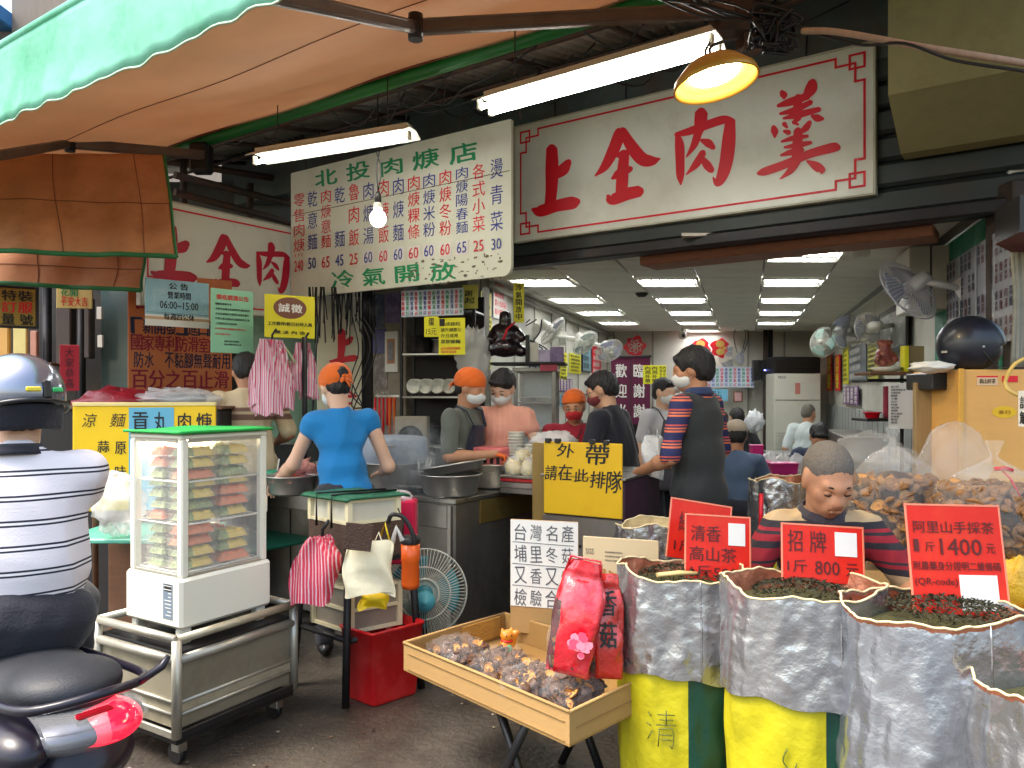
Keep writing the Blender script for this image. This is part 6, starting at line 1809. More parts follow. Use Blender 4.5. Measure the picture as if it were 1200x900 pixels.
# meal boxes: noodle, vegetables, sauce under a clear lid
M_lid = mat('clear_lid', (1, 1, 1), .1, var=0, alpha=.07, spec=.8)
M_tray = mat('clear_tray', (.9, .85, .7), .1, var=0, alpha=.14)
M_veg = mat('cucumber', c(150, 170, 100), .5, var=.5, scale=50, bump=.9, bscale=90)
M_sau = mat('orange_food', c(236, 120, 60), .5, var=.3, scale=30, bump=.6)
def mealbox():
  t = thing('meal_box', 'x', 'meal box', group='clear boxes of cold noodles stacked in the display case')
  a, b = .155, .105
  MB().bb((0, 0, 0), (a, b, .028), .004).build('tray', M_tray, t)
  def f(u, v_):
    e = min(1, 8 * min(u, 1 - u, v_, 1 - v_)); n_ = mnoise.noise(Vc((u * 9, v_ * 6, 1)))
    return Vc((.004 + (a - .008) * u, .004 + (b - .008) * v_, .004 + .032 * e + .012 * n_ * e))
  fm = MB(); fm.grid(f, 16, 12); 
  for i, ff in enumerate(fm.f):
    u = (i // 12) / 16; fm.m[i] = 1 if u < .3 else 0
  fm.build('food', [M_noodle, M_veg], t)
  MB().bb((-.003, -.003, .040), (a + .003, b + .003, .044), .001).build('lid', M_lid, t)
  MB().bb((-.004, -.004, .028), (a + .004, b + .004, .031), .001).build('rim', M_tray, t)
  return t
mb0 = mealbox(); first = True
kid_cache = {}
for q_ in sc.objects:
  if q_.parent is not None: kid_cache.setdefault(q_.parent.name, []).append(q_)
CF = frame_obj((F0.x, F0.y, fz0), KRZ)
names_ = {0: 'bottom', 1: 'middle', 2: 'top'}
for sh_i, z in enumerate(shelves):
  for col in range(2):
    for row in range(2):
      nst = (4, 4, 3)[sh_i] - (1 if row and sh_i == 0 else 0)
      for k in range(nst):
        o = mb0 if first else copy_tree(mb0, None, kid_cache); 
        lp3 = Vc((.045 + row * .175 + random.uniform(-.004, .004), .045 + col * .135 + random.uniform(-.006, .006), z + .006 + k * .0455))
        o.location = CF @ lp3; o.rotation_euler = (0, 0, KRZ + random.uniform(-.04, .04)); first = False
        kind_ = (0, 0, 1, 0, 2, 0, 1)[(k * 3 + col + row * 2 + sh_i) % 7]; orange = kind_ == 1
        if kind_:
          for ch_ in [q3 for q3 in sc.objects if q3.parent == o and q3.name.startswith('food')]:
            me = ch_.data.copy(); me.materials.clear(); me.materials.append(M_sau if orange else M_veg); me.materials.append(M_veg if orange else M_paper); ch_.data = me
        o['label'] = '%s box, %s shelf of the display case, %s %s stack, %s from below' % (('noodle', 'orange relish', 'green vegetable')[kind_], names_[sh_i], 'left' if col else 'right', 'rear' if row else 'front', ['first', 'second', 'third', 'fourth'][k])

# cart under it
K0 = P(207, 745, 2.93); K0.z = 0
ca = thing('steel_cart', 'scuffed silver caster cart with raised rails under the food case', 'cart', tuple(K0), KRZ)
CW, CD, CZ = .585, .52, .505
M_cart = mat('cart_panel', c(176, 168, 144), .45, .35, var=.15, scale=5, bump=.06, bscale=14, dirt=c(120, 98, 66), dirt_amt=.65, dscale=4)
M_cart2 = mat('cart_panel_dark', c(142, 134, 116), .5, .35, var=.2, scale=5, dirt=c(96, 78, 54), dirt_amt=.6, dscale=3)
for (x, y) in ((0, 0), (CW, 0), (0, CD), (CW, CD)):
  MB().tube([(x, y, .13), (x, y, CZ)], .019, 12).build('upright', M_alu, ca)
MB().tube([(0, 0, CZ), (CW, 0, CZ)], .017, 10).build('rail', M_cart, ca); MB().tube([(0, 0, CZ), (0, CD, CZ)], .017, 10).build('rail', M_alu, ca)
MB().tube([(CW, 0, CZ), (CW, CD, CZ)], .017, 10).build('rail', M_alu, ca); MB().tube([(0, CD, CZ), (CW, CD, CZ)], .017, 10).build('rail', M_alu, ca)
MB().tube([(0.01, 0, .425), (CW - .01, 0, .425)], .019, 10).build('rail', M_alu, ca); MB().tube([(0, .01, .425), (0, CD - .01, .425)], .019, 10).build('rail', M_alu, ca)
MB().bb((.01, .01, .44), (CW - .01, CD - .01, .452), .002).build('shelf', M_dark, ca)
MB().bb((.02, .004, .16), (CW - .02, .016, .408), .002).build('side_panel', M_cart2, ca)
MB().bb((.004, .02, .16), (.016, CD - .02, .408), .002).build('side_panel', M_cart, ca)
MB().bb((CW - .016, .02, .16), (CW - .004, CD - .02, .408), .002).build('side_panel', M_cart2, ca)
for z in (.215, .262): 
  MB().tube([(.02, .0, z), (CW - .02, .0, z)], .007, 8).build('rib', M_alu, ca); MB().tube([(.0, .02, z), (.0, CD - .02, z)], .007, 8).build('rib', M_alu, ca)
MB().bb((.02, -.002, .222), (CW - .02, .003, .256), .002).build('rib_plate', M_cart, ca)
MB().bb((-.01, -.012, .125), (CW + .01, .0, .155), .003).build('edge_angle', M_dark, ca); MB().bb((-.012, .001, .125), (.0, CD + .01, .155), .003).build('edge_angle', M_alu, ca)
q = MB()
for k in range(26): q.cyl((.02 + k * .0215, -.0135, .14), (.02 + k * .0215, -.0115, .14), .0045, n=8)
tag(q.build('rivet_hole', M_black, ca), kind='stuff')
MB().bb((0, 0, .10), (CW, CD, .125), .003).build('base', M_dark, ca)
for (x, y) in ((.05, .05), (CW - .05, .05), (.05, CD - .05), (CW - .05, CD - .05)):
  w_ = MB().cyl((x - .012, y + .02, .04), (x + .012, y + .02, .04), .04, n=20).build('wheel', M_black, ca)
  MB().bb((x - .02, y - .02, .05), (x + .02, y + .03, .105), .004).build('fork', M_steel, ca)
for (x, y) in ((.06, .06), (FW - .02, .06), (.06, FD - .02), (FW - .02, FD - .02)):
  pass
for (x, y) in ((.04, .04), (FW - .04, .04), (.04, FD - .04), (FW - .04, FD - .04)):
  MB().bb((x - .025, y - .02, -.063), (x + .025, y + .02, -.001), .006).build('foot', M_fw, fc_)

# ---- scooter (tail, seat, body); the rear of it is in view
SD = Vc((-.80, .60, 0)); SRZ = math.atan2(-SD.x, SD.y)     # local +y forward
S0 = Vc((-1.05, 1.93, -.01))
so = thing('scooter', 'black motor scooter with clear and red rear light cluster under the striped rider', 'scooter', tuple(S0), SRZ)
M_bike = mat('scooter_black', c(22, 18, 32), .34, var=.1, coat=.15, spec=.4)
M_seat = mat('seat_vinyl', c(26, 29, 36), .55, var=.15, bump=.15, bscale=200)
sdf_obj('body', [cap((0, .10, .55), (0, .55, .52), .09, .12), cap((0, .55, .54), (0, .95, .40), .12, .10), ell((-.02, .24, .50), (.19, .26, .085)), cap((-.07, .12, .53), (-.10, .6, .48), .07, .09), cap((.07, .12, .53), (.10, .6, .48), .07, .09), cap((0, .95, .36), (0, 1.25, .30), .13, .12), cap((0, 1.35, .3), (0, 1.45, .85), .13, .10), cap((0, .3, .45), (0, .7, .32), .10, .12)], M_bike, so, .012, .02)
sdf_obj('seat', [ell((0, .42, .665), (.155, .38, .075)), ell((0, .14, .70), (.12, .10, .045)), cap((0, .62, .66), (0, .95, .66), .08, .07)], M_seat, so, .011, .03)
q = MB()
q.tube(V3(crm([(-.15, .42, .69), (-.165, .2, .69), (-.14, .02, .70), (0, -.06, .72), (.14, .02, .70), (.165, .2, .69), (.15, .42, .69)], 5)), .012, 10)
q.build('grab_rail', M_bike, so)
MB().tube([(.10, -.03, .71), (.15, -.05, .74), (.165, -.055, .765)], [.010, .011, .007], 8).build('hook', M_bike, so)
M_lens = mat('clear_lens', (.9, .92, .95), .05, var=0, alpha=.14, spec=1.0)
M_redlens = mat('red_lens', c(220, 16, 40), .15, var=.25, scale=90, emit=.6, ecol=c(230, 20, 50), spec=.9)
M_chrome = mat('lamp_reflector', c(92, 94, 104), .22, .9, var=.3, scale=18)
sdf_obj('tail_housing', [ell((0, .10, .610), (.150, .13, .055)), cap((-.10, .20, .59), (.10, .20, .59), .06)], M_bike, so, .008, .012)
sdf_obj('lamp_bowl', [ell((0, .085, .612), (.156, .135, .048))], M_chrome, so, .007, .008)
sdf_obj('side_panel', [ell((-.150, .10, .600), (.075, .13, .062)), ell((-.03, .22, .62), (.14, .10, .05))], M_bike, so, .008, .012)
sdf_obj('tail_light', [ell((.035, .055, .612), (.100, .120, .052))], M_redlens, so, .006, .008)
q = MB(); rr_ = random.Random(3)
for i in range(9):
  for j in range(4):
    a_ = R(-150 + i * 15); q.sph((.035 + cos(a_) * .100 * (1 - .12 * abs(j - 1.5)), .055 + sin(a_) * .112 * (1 - .12 * abs(j - 1.5)), .588 + j * .018), .0026, 6)
tag(q.build('led', mat('led_warm', c(255, 200, 160), .3, var=0, emit=.8, ecol=(1, .4, .3)), so), kind='stuff')
sdf_obj('lens_cover', [ell((0, .085, .612), (.168, .148, .058))], M_lens, so, .007, .008)
MB().box((0, .0, .655), (.09, .03, .014), .006).build('reflector', mat('dark_red_lens', c(130, 12, 26), .15, var=.1), so)
q = MB(); q.box((0, .0, .42), (.20, .012, .12), .004, rot=(R(-14), 0, 0)); q.build('number_plate', M_paper, so)
sdf_obj('rear_fender', [cap((-.05, .14, .52), (.05, .14, .52), .03), cap((0, .16, .52), (0, .10, .36), .05, .03)], M_black, so, .012, .02)
def wheel(t, y, r=.23):
  q = MB(); q.tube([(0, y + cos(a) * r, r + .0 + sin(a) * r) for a in np.linspace(0, 6.283, 41)[:-1]], .05, 12, closed=True)
  w_ = q.build('wheel', mat('tyre', c(26, 26, 28), .8, var=.2, bump=.4), t)
  w_.location = (0, 0, .03)
  MB().cyl((-.03, y, r), (.03, y, r), .14, n=28).build('rim', M_alu, w_)
wheel(so, .25); wheel(so, 1.5)
MB().tube([(.14, .6, .30), (.15, .15, .34)], [.04, .05], 14).build('exhaust', M_dark, so)
q = MB(); q.tube([(-.33, 1.25, 1.02), (-.1, 1.36, .98), (.1, 1.36, .98), (.33, 1.25, 1.02)], .016, 8); q.build('handlebar', M_black, so)
for s in (-1, 1):
  m_ = MB(); m_.tube([(s * .2, 1.33, 1.0), (s * .3, 1.33, 1.16)], .006, 6); m_.box((s * .33, 1.33, 1.20), (.12, .02, .08), .01); m_.build('mirror', M_black, so)

# ================================================================== TEA AND MUSHROOM STALL (front right)
M_foil = mat('foil', c(184, 185, 188), .27, .88, var=.03, scale=4, bump=.5, bscale=30)
M_foilin = mat('foil_inside', c(176, 112, 84), .4, .55, var=.25, scale=8, bump=.8, bscale=20)
M_yel = mat('yellow_sack', c(186, 176, 24), .5, var=.12, scale=5, bump=1.0, bscale=11, dirt=c(150, 140, 30), dirt_amt=.5)
M_dgr = mat('dark_green_sack', c(10, 62, 48), .3, var=.12, scale=5, bump=.4, bscale=18, spec=.6)
M_creamy = mat('cream_edge', c(226, 206, 160), .6, var=.1)
M_tea = mat('dried_tea', c(74, 72, 34), .9, var=.6, scale=70, bump=1, bscale=120)
M_mush = mat('dried_mushroom', c(86, 54, 32), .6, var=.45, scale=24, bump=.9, bscale=50)
M_gill = mat('mushroom_gill', c(224, 156, 62), .7, var=.35, scale=40, bump=.6, bscale=90)
M_leaf = mat('tea_leaf', c(52, 50, 28), .8, var=.5, scale=30)

def leaf_heap(t, r, z, n, seed, m=None, size=.008, dome=.04, name='tea_leaves', c0=(0, 0)):
  rr = random.Random(seed); q = MB()
  for k in range(n):
    a = rr.uniform(0, 6.283); d = math.sqrt(rr.random()) * r
    x, y = cos(a) * d + c0[0], sin(a) * d + c0[1]; zz = z + .0 + dome * (1 - (d / r) ** 2) + rr.uniform(-.004, .006)
    u = Vc((rr.uniform(-1, 1), rr.uniform(-1, 1), rr.uniform(-.5, .7))).normalized() * size * rr.uniform(.6, 1.5)
    v = u.cross(Vc((rr.uniform(-1, 1), rr.uniform(-1, 1), 1))).normalized() * size * .35
    p = Vc((x, y, zz)); o = len(q.v)
    q.v += [tuple(p - u), tuple(p + v), tuple(p + u), tuple(p - v + Vc((0, 0, size * .4)))]; q.f.append([o, o + 1, o + 2, o + 3]); q.m.append(0); q.sm.append(False)
  return tag(q.build(name, m or M_leaf, t), kind='stuff')

def sack(label, loc, rx, ry, H_, cuff, seed, green=(-.9, -.35), fill=.036, body=True, rz=0, tone=None, rimin=None):
  """woven sack, foil lining folded out over its top; loc = floor point"""
  t = thing('tea_sack', label, 'sack', tuple(loc), rz)
  off = Vc((seed * 5.3, seed * 2.1, 0))
  def rad(a, z, foil=0):
    n_ = mnoise.noise(Vc((cos(a) * 1.6, sin(a) * 1.6, z * 2.2)) + off) * .022 + mnoise.noise(Vc((cos(a) * 5, sin(a) * 5, z * 8)) + off) * .009
    if foil:
      w1 = mnoise.ridged_multi_fractal(Vc((cos(a) * 3.2, sin(a) * 3.2, z * 7)) + off, 1.0, 2.1, 4, 1.0, 2.0)
      u3 = Vc((a * rx * 22, z * 20, seed)) + off * 3
      n_ += (w1 - 1.0) * .003 + .008 * abs(mnoise.noise(u3 * .45)) + .0042 * abs(mnoise.noise(u3 * 1.3)) + .0012 * mnoise.noise(u3 * 3.1)
    s = 1 + .05 * sin(z / H_ * 3.1) + n_ / max(rx, ry)
    e = 2.35
    k = (abs(cos(a)) ** e + abs(sin(a)) ** e) ** (-1 / e)
    return Vc((cos(a) * rx * s * k, sin(a) * ry * s * k, 0))
  zc = H_ - cuff
  def rimz(a): return .012 * sin(a * 2 + seed) + .008 * sin(a * 5 + seed * 2) + .008 * mnoise.noise(Vc((cos(a) * 6, sin(a) * 6, seed)))
  q = MB(); N, K = 96, 34
  def fb(u, v):
    a = u * 2 * math.pi; z = (zc + .05) * v
    p = rad(a, z); pinch = 1 - .10 * (1 - min(1, z / .10)) ** 2
    return Vc((p.x * pinch, p.y * pinch, z))
  q.grid(fb, N, K)
  for i in range(N):
    a = (i + .5) / N * 2 * math.pi; a = a if a < math.pi else a - 2 * math.pi
    if green and green[0] < a < green[1]:
      for j in range(K): q.m[i * K + j] = 1
  if body:
    q.build('woven_body', [M_yel, M_dgr], t)
  q = MB()
  z00 = 0 if not body else zc
  K2 = int(24 + (H_ - z00) * 60)
  def ff(u, v):
    a = u * 2 * math.pi; zb = z00 + (.010 * sin(a * 3 + seed) + .006 * sin(a * 9 + seed) if body else 0); z = zb + (H_ + rimz(a) - zb) * v
    p = rad(a, z, 1); f = 1.045 if body else 1.02
    if not body: f *= 1 - .1 * (1 - min(1, z / .10)) ** 2
    return Vc((p.x * f, p.y * f, z))
  q.grid(ff, 150, K2); q.build('foil_cuff', tone or M_foil, t)
  q = MB()      # seam and rim
  q.tube([ff(i / 120, 1) for i in range(120)], .0036, 6, closed=True); q.build('rim', M_creamy, t)
  q = MB(); q.tube([ff(.80, k / 20) * 1.0 + Vc((0, 0, 0)) for k in range(21)], .003, 5); q.build('seam', M_foil, t)
  q = MB()
  def fi(u, v):
    a = u * 2 * math.pi; z = H_ + rimz(a) - fill * v * 2.2
    p = rad(a, z, 1); f = 1.035 - .10 * v
    return Vc((p.x * f, p.y * f, z))
  q.grid(fi, 110, 8); q.build('inner_lining', rimin or M_foilin, t)
  q = MB(); q.lathe([(0, H_ - fill * .6), (.5, H_ - fill * .95), (1.02, H_ - fill * 1.7)], n=40, M=Matrix.Diagonal((rx, ry, 1, 1)), disp=lambda a, z, r: .03 * sin(a * 3 + seed) * r); q.build('tea_bed', M_tea, t)
  return t

def floorpt(px, Y, z=0): return PX(px, Y, z)
SK = {}
SK[1] = sack('foil-lined tea sack with yellow foot marked in thin strokes, left of the front row', floorpt(796, 2.66), .195, .165, .845, .33, 1, green=(-1.42, -.55), rz=R(-12))
SK[2] = sack('foil-lined tea sack with yellow foot and a hooked mark, second in the front row', floorpt(940, 2.32), .215, .165, .875, .31, 2, green=(-1.42, -.5), rz=R(-10))
SK[3] = sack('all-silver foil tea sack, widest of the front row, with the tall red card', floorpt(1093, 2.09), .222, .165, .868, .31, 3, body=False, rz=R(-8), tone=mat('foil_blue', c(182, 187, 196), .26, .88, var=.03, scale=4, bump=.5, bscale=28))
SK[4] = sack('silver foil sack cut off by the right edge of the view', floorpt(1262, 1.82), .20, .16, .76, .3, 4, body=False, rz=R(-8))
leaf_heap(SK[3], .15, .868, 1100, 5, dome=.02, c0=(.03, -.02)); leaf_heap(SK[2], .15, .845, 700, 6, dome=.03); leaf_heap(SK[1], .14, .815, 600, 7, dome=.03)
# writing on two sacks
def sackmark(t, rx, ry, strokes, w_, h_, x0, z0):
  q = MB()
  for st in strokes:
    pts = []
    for (u, v) in st:
      x = x0 + u * w_; z = z0 + (1 - v) * h_; k = max(0, 1 - (abs(x) / rx) ** 2.35) ** (1 / 2.35)
      pts.append((x, -ry * 1.075 * k - .012, z))
    q.tube(V3(crm(pts, 5)) if len(pts) > 2 else pts, .0022, 5)
  q.build('lettering', mat('pen_ink', c(96, 104, 40), .6), t)
sackmark(SK[1], .195, .165, [[(.0, .12), (.12, .22)], [(-.05, .42), (.12, .48)], [(-.02, .85), (.16, .60)], [(.35, .14), (1.0, .10)], [(.42, .27), (.95, .24)], [(.3, .42), (1.05, .37)], [(.68, .0), (.68, .40)],
             [(.42, .52), (.38, 1.0)], [(.42, .52), (.92, .50), (.92, .98), (.82, .92)], [(.44, .67), (.9, .65)], [(.44, .80), (.9, .78)]], .085, .12, -.10, .30)
sackmark(SK[2], .215, .165, [[(.2, .0), (.0, .3), (.5, .55), (.75, .7), (.55, 1.0), (.3, .85), (.5, .6), (.7, .3)]], .05, .12, -.085, .33)
# ladle and scoop on the first sack, rear small sack with scoop
t = thing('wooden_scoop', 'pale wooden scoop lying across the rim of the first sack', 'scoop', tuple(P(790, 673, 2.58)), R(10))
MB().tube([(-.06, 0, 0), (.02, 0, .004), (.08, 0, 0)], [.012, .014, .010], 10, flat=(1, .6)).build('scoop', mat('pale_scoop', c(206, 182, 120), .5, var=.2), t)
SK[5] = sack('small foil-lined sack behind the first sack, holding a brass scoop', floorpt(772, 3.45), .17, .14, .86, .26, 5, green=None, rz=R(-10), rimin=mat('cream_lining', c(214, 184, 130), .5, .2, var=.2, bump=.5))
t = thing('brass_scoop', 'shiny brass scoop standing in the small rear sack', 'scoop', tuple(P(757, 637, 3.40)))
MB().sph((0, 0, 0), (.055, .05, .032), 20, disp=nb_(3, .1)).build('bowl', mat('brass', c(216, 176, 96), .3, .9, var=.15), t)
MB().tube([(-.04, .0, .02), (-.075, .0, .075)], .007, 8).build('handle', M_steel, t)
SK[6] = sack('foil sack in a red-rimmed tub behind the tea seller, beside the diner', floorpt(915, 4.35), .155, .14, .96, .34, 6, green=None, rz=0)
MB().tube([(-.17, -.17, .66), (-.165, -.17, .90)], .012, 6).build('red_edge', M_red, SK[6])

# red price cards
M_cardred = mat('card_red', c(214, 36, 20), .5, var=.07, scale=8, spec=.25, coat=.15, dirt=c(232, 90, 40), dirt_amt=.4)
M_cardink = mat('card_ink', c(88, 16, 12), .5, var=.1)
def card(label, px0, px1, ytop, ybot, Y, rows, tilt=0, lean=-12, sticker=None, roll=0.0):
  a = P(px0, ybot, Y); w_ = (px1 - px0) / 900 * Y; h_ = (ybot - ytop) / 900 * Y
  t = thing('price_card', label, 'price card', tuple(a), rot=(R(lean), R(roll), R(tilt)))
  MB().bb((0, 0, 0), (w_, .003, h_), .001).build('card', M_cardred, t)
  MB().bb((-.003, -.001, -.003), (w_ + .003, .004, h_ + .003), .001).mesh('x', M_film)
  q = MB()
  for (e0, e1) in (((-.003, -.0012, h_ - .003), (w_ + .003, .0042, h_ + .003)), ((-.003, -.0012, 0), (.0025, .0042, h_ - .003)), ((w_ - .0025, -.0012, 0), (w_ + .003, .0042, h_ - .003))):
    q.bb(e0, e1, .0008)
  q.build('sleeve_edge', mat('sleeve_edge', c(232, 130, 96), .3, var=.1, coat=.5), t)
  q = MB()
  for (s_, x, z, ww, hh) in rows: put_text(q, s_, x * w_, z * h_, ww * w_, hh * h_, bold=.006, y=-.002, rot=random.uniform(-.01, .01))
  q.build('lettering', M_cardink, t)
  if sticker:
    x, z, ww, hh = sticker
    MB().bb((x * w_, -.0022, z * h_), ((x + ww) * w_, -.0005, (z + hh) * h_)).build('blank_sticker', M_paper, t)
  MB().tube([(w_ * .3, .01, .01), (w_ * .3, .012, -.08)], .004, 6).build('stick', M_lwood, t)
  return t
card('red price card with 1400 in dark print standing in the widest silver sack', 1072, 1187, 592, 720, 2.13,
   [('阿里山手採茶', .06, .74, .86, .11), ('1', .05, .57, .05, .11), ('斤', .17, .57, .10, .09), ('1400', .33, .54, .44, .15), ('元', .82, .56, .09, .09), ('附農藥身分證明二維條碼', .03, .40, .92, .08), ('(QR-code)', .03, .25, .45, .08)], tilt=2, sticker=(.50, .04, .40, .32), roll=1.5)
card('red price card reading 800 yuan per catty before the tea seller', 917, 1011, 614, 680, 2.42,
   [('招', .07, .52, .18, .38), ('牌', .34, .52, .20, .38), ('1斤', .06, .16, .24, .22), ('800', .40, .14, .30, .24), ('元', .78, .14, .15, .22), ('清香', .08, .0, .35, .08)], tilt=-3, sticker=(.65, .48, .27, .42), roll=3)
card('red price card for high mountain tea standing in the first sack', 803, 881, 603, 680, 2.62,
   [('清香', .08, .60, .46, .24), ('高山茶', .06, .30, .72, .22), ('1斤500', .08, .06, .72, .18)], tilt=3, sticker=(.66, .56, .26, .34), roll=4)
card('red price card leaning half hidden behind the high mountain tea card', 781, 857, 583, 652, 2.80,
   [('綠茶', .15, .45, .40, .35), ('1斤', .10, .12, .3, .2), ('六安', .62, .68, .28, .16)], tilt=8, roll=10)

# lucky cat, cardboard tray and its mushrooms
TU = Vc((-.677, .736, 0)); TV = Vc((.70, .714, 0))
T0 = Vc((.176, 2.35, .365))
tb = thing('cardboard_tray', 'shallow open cardboard box of packed dried mushrooms on a trestle', 'box', tuple(T0))
TLn, TWd, THt = .885, .56, .108
M_card2 = mat('cardboard_inside', c(156, 120, 66), .85, var=.12, scale=5, bump=.1)
def tbox(mb, a0, a1, b0, b1, z0, z1, mi=0):
  pts = [TU * a + TV * b for a, b in ((a0, b0), (a1, b0), (a1, b1), (a0, b1))]
  vs = [(p.x, p.y, z) for z in (z0, z1) for p in pts]
  return mb.add(vs, [(0, 1, 2, 3), (7, 6, 5, 4), (4, 5, 1, 0), (5, 6, 2, 1), (6, 7, 3, 2), (7, 4, 0, 3)], mi)
tbox(MB(), 0, TLn, 0, TWd, 0, .006).build('bottom', M_card2, tb)
tbox(MB(), 0, TLn, 0, .007, .0065, THt).build('side', M_card, tb); tbox(MB(), 0, TLn, TWd - .007, TWd, .0065, THt).build('side', M_card2, tb)
tbox(MB(), 0, .007, .0075, TWd - .0075, .0065, THt - .002).build('side', M_card, tb); tbox(MB(), TLn - .007, TLn, .0075, TWd - .0075, .0065, THt - .002).build('side', M_card2, tb)
# folded rim and flap lines
q = MB(); 
for (a, b) in (((0, 0), (TLn, 0)), ((0, 0), (0, TWd)), ((TLn, 0), (TLn, TWd)), ((0, TWd), (TLn, TWd))):
  p, e = TU * a[0] + TV * a[1], TU * b[0] + TV * b[1]
  q.tube([p + Vc((0, 0, THt)), p.lerp(e, .5) + Vc((0, 0, THt + .002)), e + Vc((0, 0, THt))], .0055, 6)
q.build('folded_rim', M_card, tb)
tbox(MB(), .02, TLn - .03, -.004, -.0005, .012, .014).build('crease', mat('card_crease', c(150, 118, 70), .9), tb)
tbox(MB(), .02, TLn - .03, -.004, -.0005, .072, .074).build('crease', mat('card_crease'), tb)
tbox(MB(), TLn - .012, TLn - .0075, TWd - .26, TWd - .04, .02, THt - .004).build('corrugated_flap', mat('corrugated_flap', c(190, 140, 60), .8, var=.2, scale=30, stretch=(1, 1, 6), bump=.8), tb)
tbox(MB(), -.0005, -.004, .03, TWd * .9, .05, .052).build('crease', mat('card_crease'), tb)
tr_ = thing('trestle', 'black folding trestle under the cardboard mushroom box', 'trestle', (T0.x, T0.y, 0))
for a, b, a2, b2 in ((.25, .08, .45, .08), (.45, .10, .25, .10), (.25, .46, .45, .46), (.45, .48, .25, .48)):
  p, e = TU * a + TV * b, TU * a2 + TV * b2
  MB().tube([(p.x, p.y, .36), (e.x, e.y, 0)], .016, 8).build('leg', M_black, tr_)
for a in (.24, .46):
  p, e = TU * a + TV * .05, TU * a + TV * .52; MB().tube([(p.x, p.y, .35), (e.x, e.y, .35)], .014, 8).build('crossbar', M_black, tr_)
def mushroom_mesh(seed, r=.022):
  q = MB(); rr = random.Random(seed); ph = rr.uniform(0, 6)
  w_ = lambda a, z, rr_: .1 * rr_ * sin(a * 3 + ph) + .06 * rr_ * sin(a * 5 + ph)
  q.lathe([(0, r * .55), (r * .5, r * .48), (r * .9, r * .25), (r, .0), (r * .85, -r * .08)], n=12, disp=w_)
  q.lathe([(r * .85, -r * .08), (r * .45, r * .06), (r * .2, .0)], n=12, mi=1, disp=w_)
  q.lathe([(r * .2, 0), (r * .15, -r * .35), (0, -r * .36)], n=8, mi=1)
  return q.mesh('mushroom', [M_mush, M_gill])
MUSH = [mushroom_mesh(i) for i in range(5)]
def mush_join(name, parent, spots, seed, size=1.0, m0=None):
  rr = random.Random(seed); q = MB()
  for p in spots:
    me = rr.choice(MUSH); M_ = Matrix.Translation(p) @ Euler((rr.uniform(-1.7, 1.7) if rr.random() < .75 else math.pi * .75, rr.uniform(-.8, .8), rr.uniform(0, 6))).to_matrix().to_4x4() @ Matrix.Scale(size * rr.uniform(.7, 1.3), 4)
    q.add([v.co for v in me.vertices], [list(f.vertices) for f in me.polygons], 0, True, M_)
    for k, f in enumerate(me.polygons): q.m[len(q.m) - len(me.polygons) + k] = f.material_index
  return tag(q.build(name, [m0 or M_mush, M_gill], parent), kind='stuff')
M_cello = mat('cellophane', (1, 1, 1), .10, var=0, alpha=.06, spec=.7, bump=.8, bscale=13, coat=.4)
for k, (px, py, Y, rx_, ry_, lab_) in enumerate(((528, 765, 2.95, .10, .13, 'rear left cellophane bag of dark dried mushrooms in the box'), (578, 775, 2.80, .11, .12, 'second cellophane bag of dried mushrooms in the box'),
                      (613, 790, 2.64, .115, .12, 'third cellophane bag of dried mushrooms with orange gills showing'), (665, 800, 2.58, .11, .11, 'front cellophane bag of mushrooms with large amber gills'))):
  p = P(px, py, Y); p = p + TV * .035 + Vc((0, 0, 0)); p.z = T0.z + .030
  t = thing('mushroom_bag', lab_, 'bag', tuple(p), math.atan2(TV.y, TV.x), group='cellophane bags of mushrooms in the cardboard box')
  rr_ = random.Random(k + 40); sp = []
  for j in range(150): sp.append(Vc((rr_.uniform(-rx_ * .85, rx_ * .85), rr_.uniform(-ry_ * .72, ry_ * .72), rr_.uniform(.02, .08))))
  mush_join('mushrooms', t, sp, k + 3, .85)
  MB().sph((0, 0, .048), (rx_ * 1.12, ry_ * .98, .062), 34, disp=nb_(k + 60, .22, 3.5)).build('film', M_cello, t)
# big red and white packs
M_rpack = mat('red_pack', c(212, 20, 40), .18, var=.2, scale=12, bump=.7, bscale=24, coat=.9, dirt=c(236, 120, 130), dirt_amt=.5, dscale=9)
def pack(label, px, py_bot, Y, w_, h_, dp, rz, m_, seed, text=None, tcol=None, window=True, tw=.06, roll=0):
  p = P(px, py_bot, Y); t = thing('mushroom_pack', label, 'packet', tuple(p), rot=(R(-8), R(roll), rz)); off = Vc((seed, seed * 2, 0))
  def f(u, v, g=1.0):
    a = u * 2 * math.pi
    wv = w_ / 2 * (1 - .35 * max(0, v - .75) / .25) * (.9 + .1 * sin(v * 3.14)); dv = dp / 2 * (sin(min(1, v * 1.15) * 3.1416) ** .5 if v < .87 else .35) + .008
    n_ = mnoise.noise(Vc((cos(a) * 2, sin(a) * 2, v * 5)) + off) * .016
    sx = math.copysign(abs(cos(a)) ** .7, cos(a)); sy = math.copysign(abs(sin(a)) ** .8, sin(a))
    return Vc((sx * (wv + n_) * g, sy * (dv + n_ * .6) * g, v * h_))
  q = MB(); q.grid(f, 48, 30)
  for i in range(48):
    for j in range(30):
      a = (i + .5) / 48; v = (j + .5) / 30
      if window and .50 < a < .66 and v < .62: q.m[i * 30 + j] = 1
  q.build('film', [m_, M_cello], t)
  sp = []; rr_ = random.Random(seed)
  for j in range(60): v = rr_.uniform(.06, .7); sp.append(Vc((rr_.uniform(-.36, .36) * w_, rr_.uniform(-.25, .25) * dp, v * h_)))
  mush_join('mushrooms', t, sp, seed, .9)
  if text:
    q = MB()
    for i, ch in enumerate(text): put_text(q, ch, -tw / 2 + .01, h_ * (.62 - i * .30), tw, h_ * .24, y=-dp / 2 - .016, bold=.04)
    q.build('lettering', tcol, t)
  return t
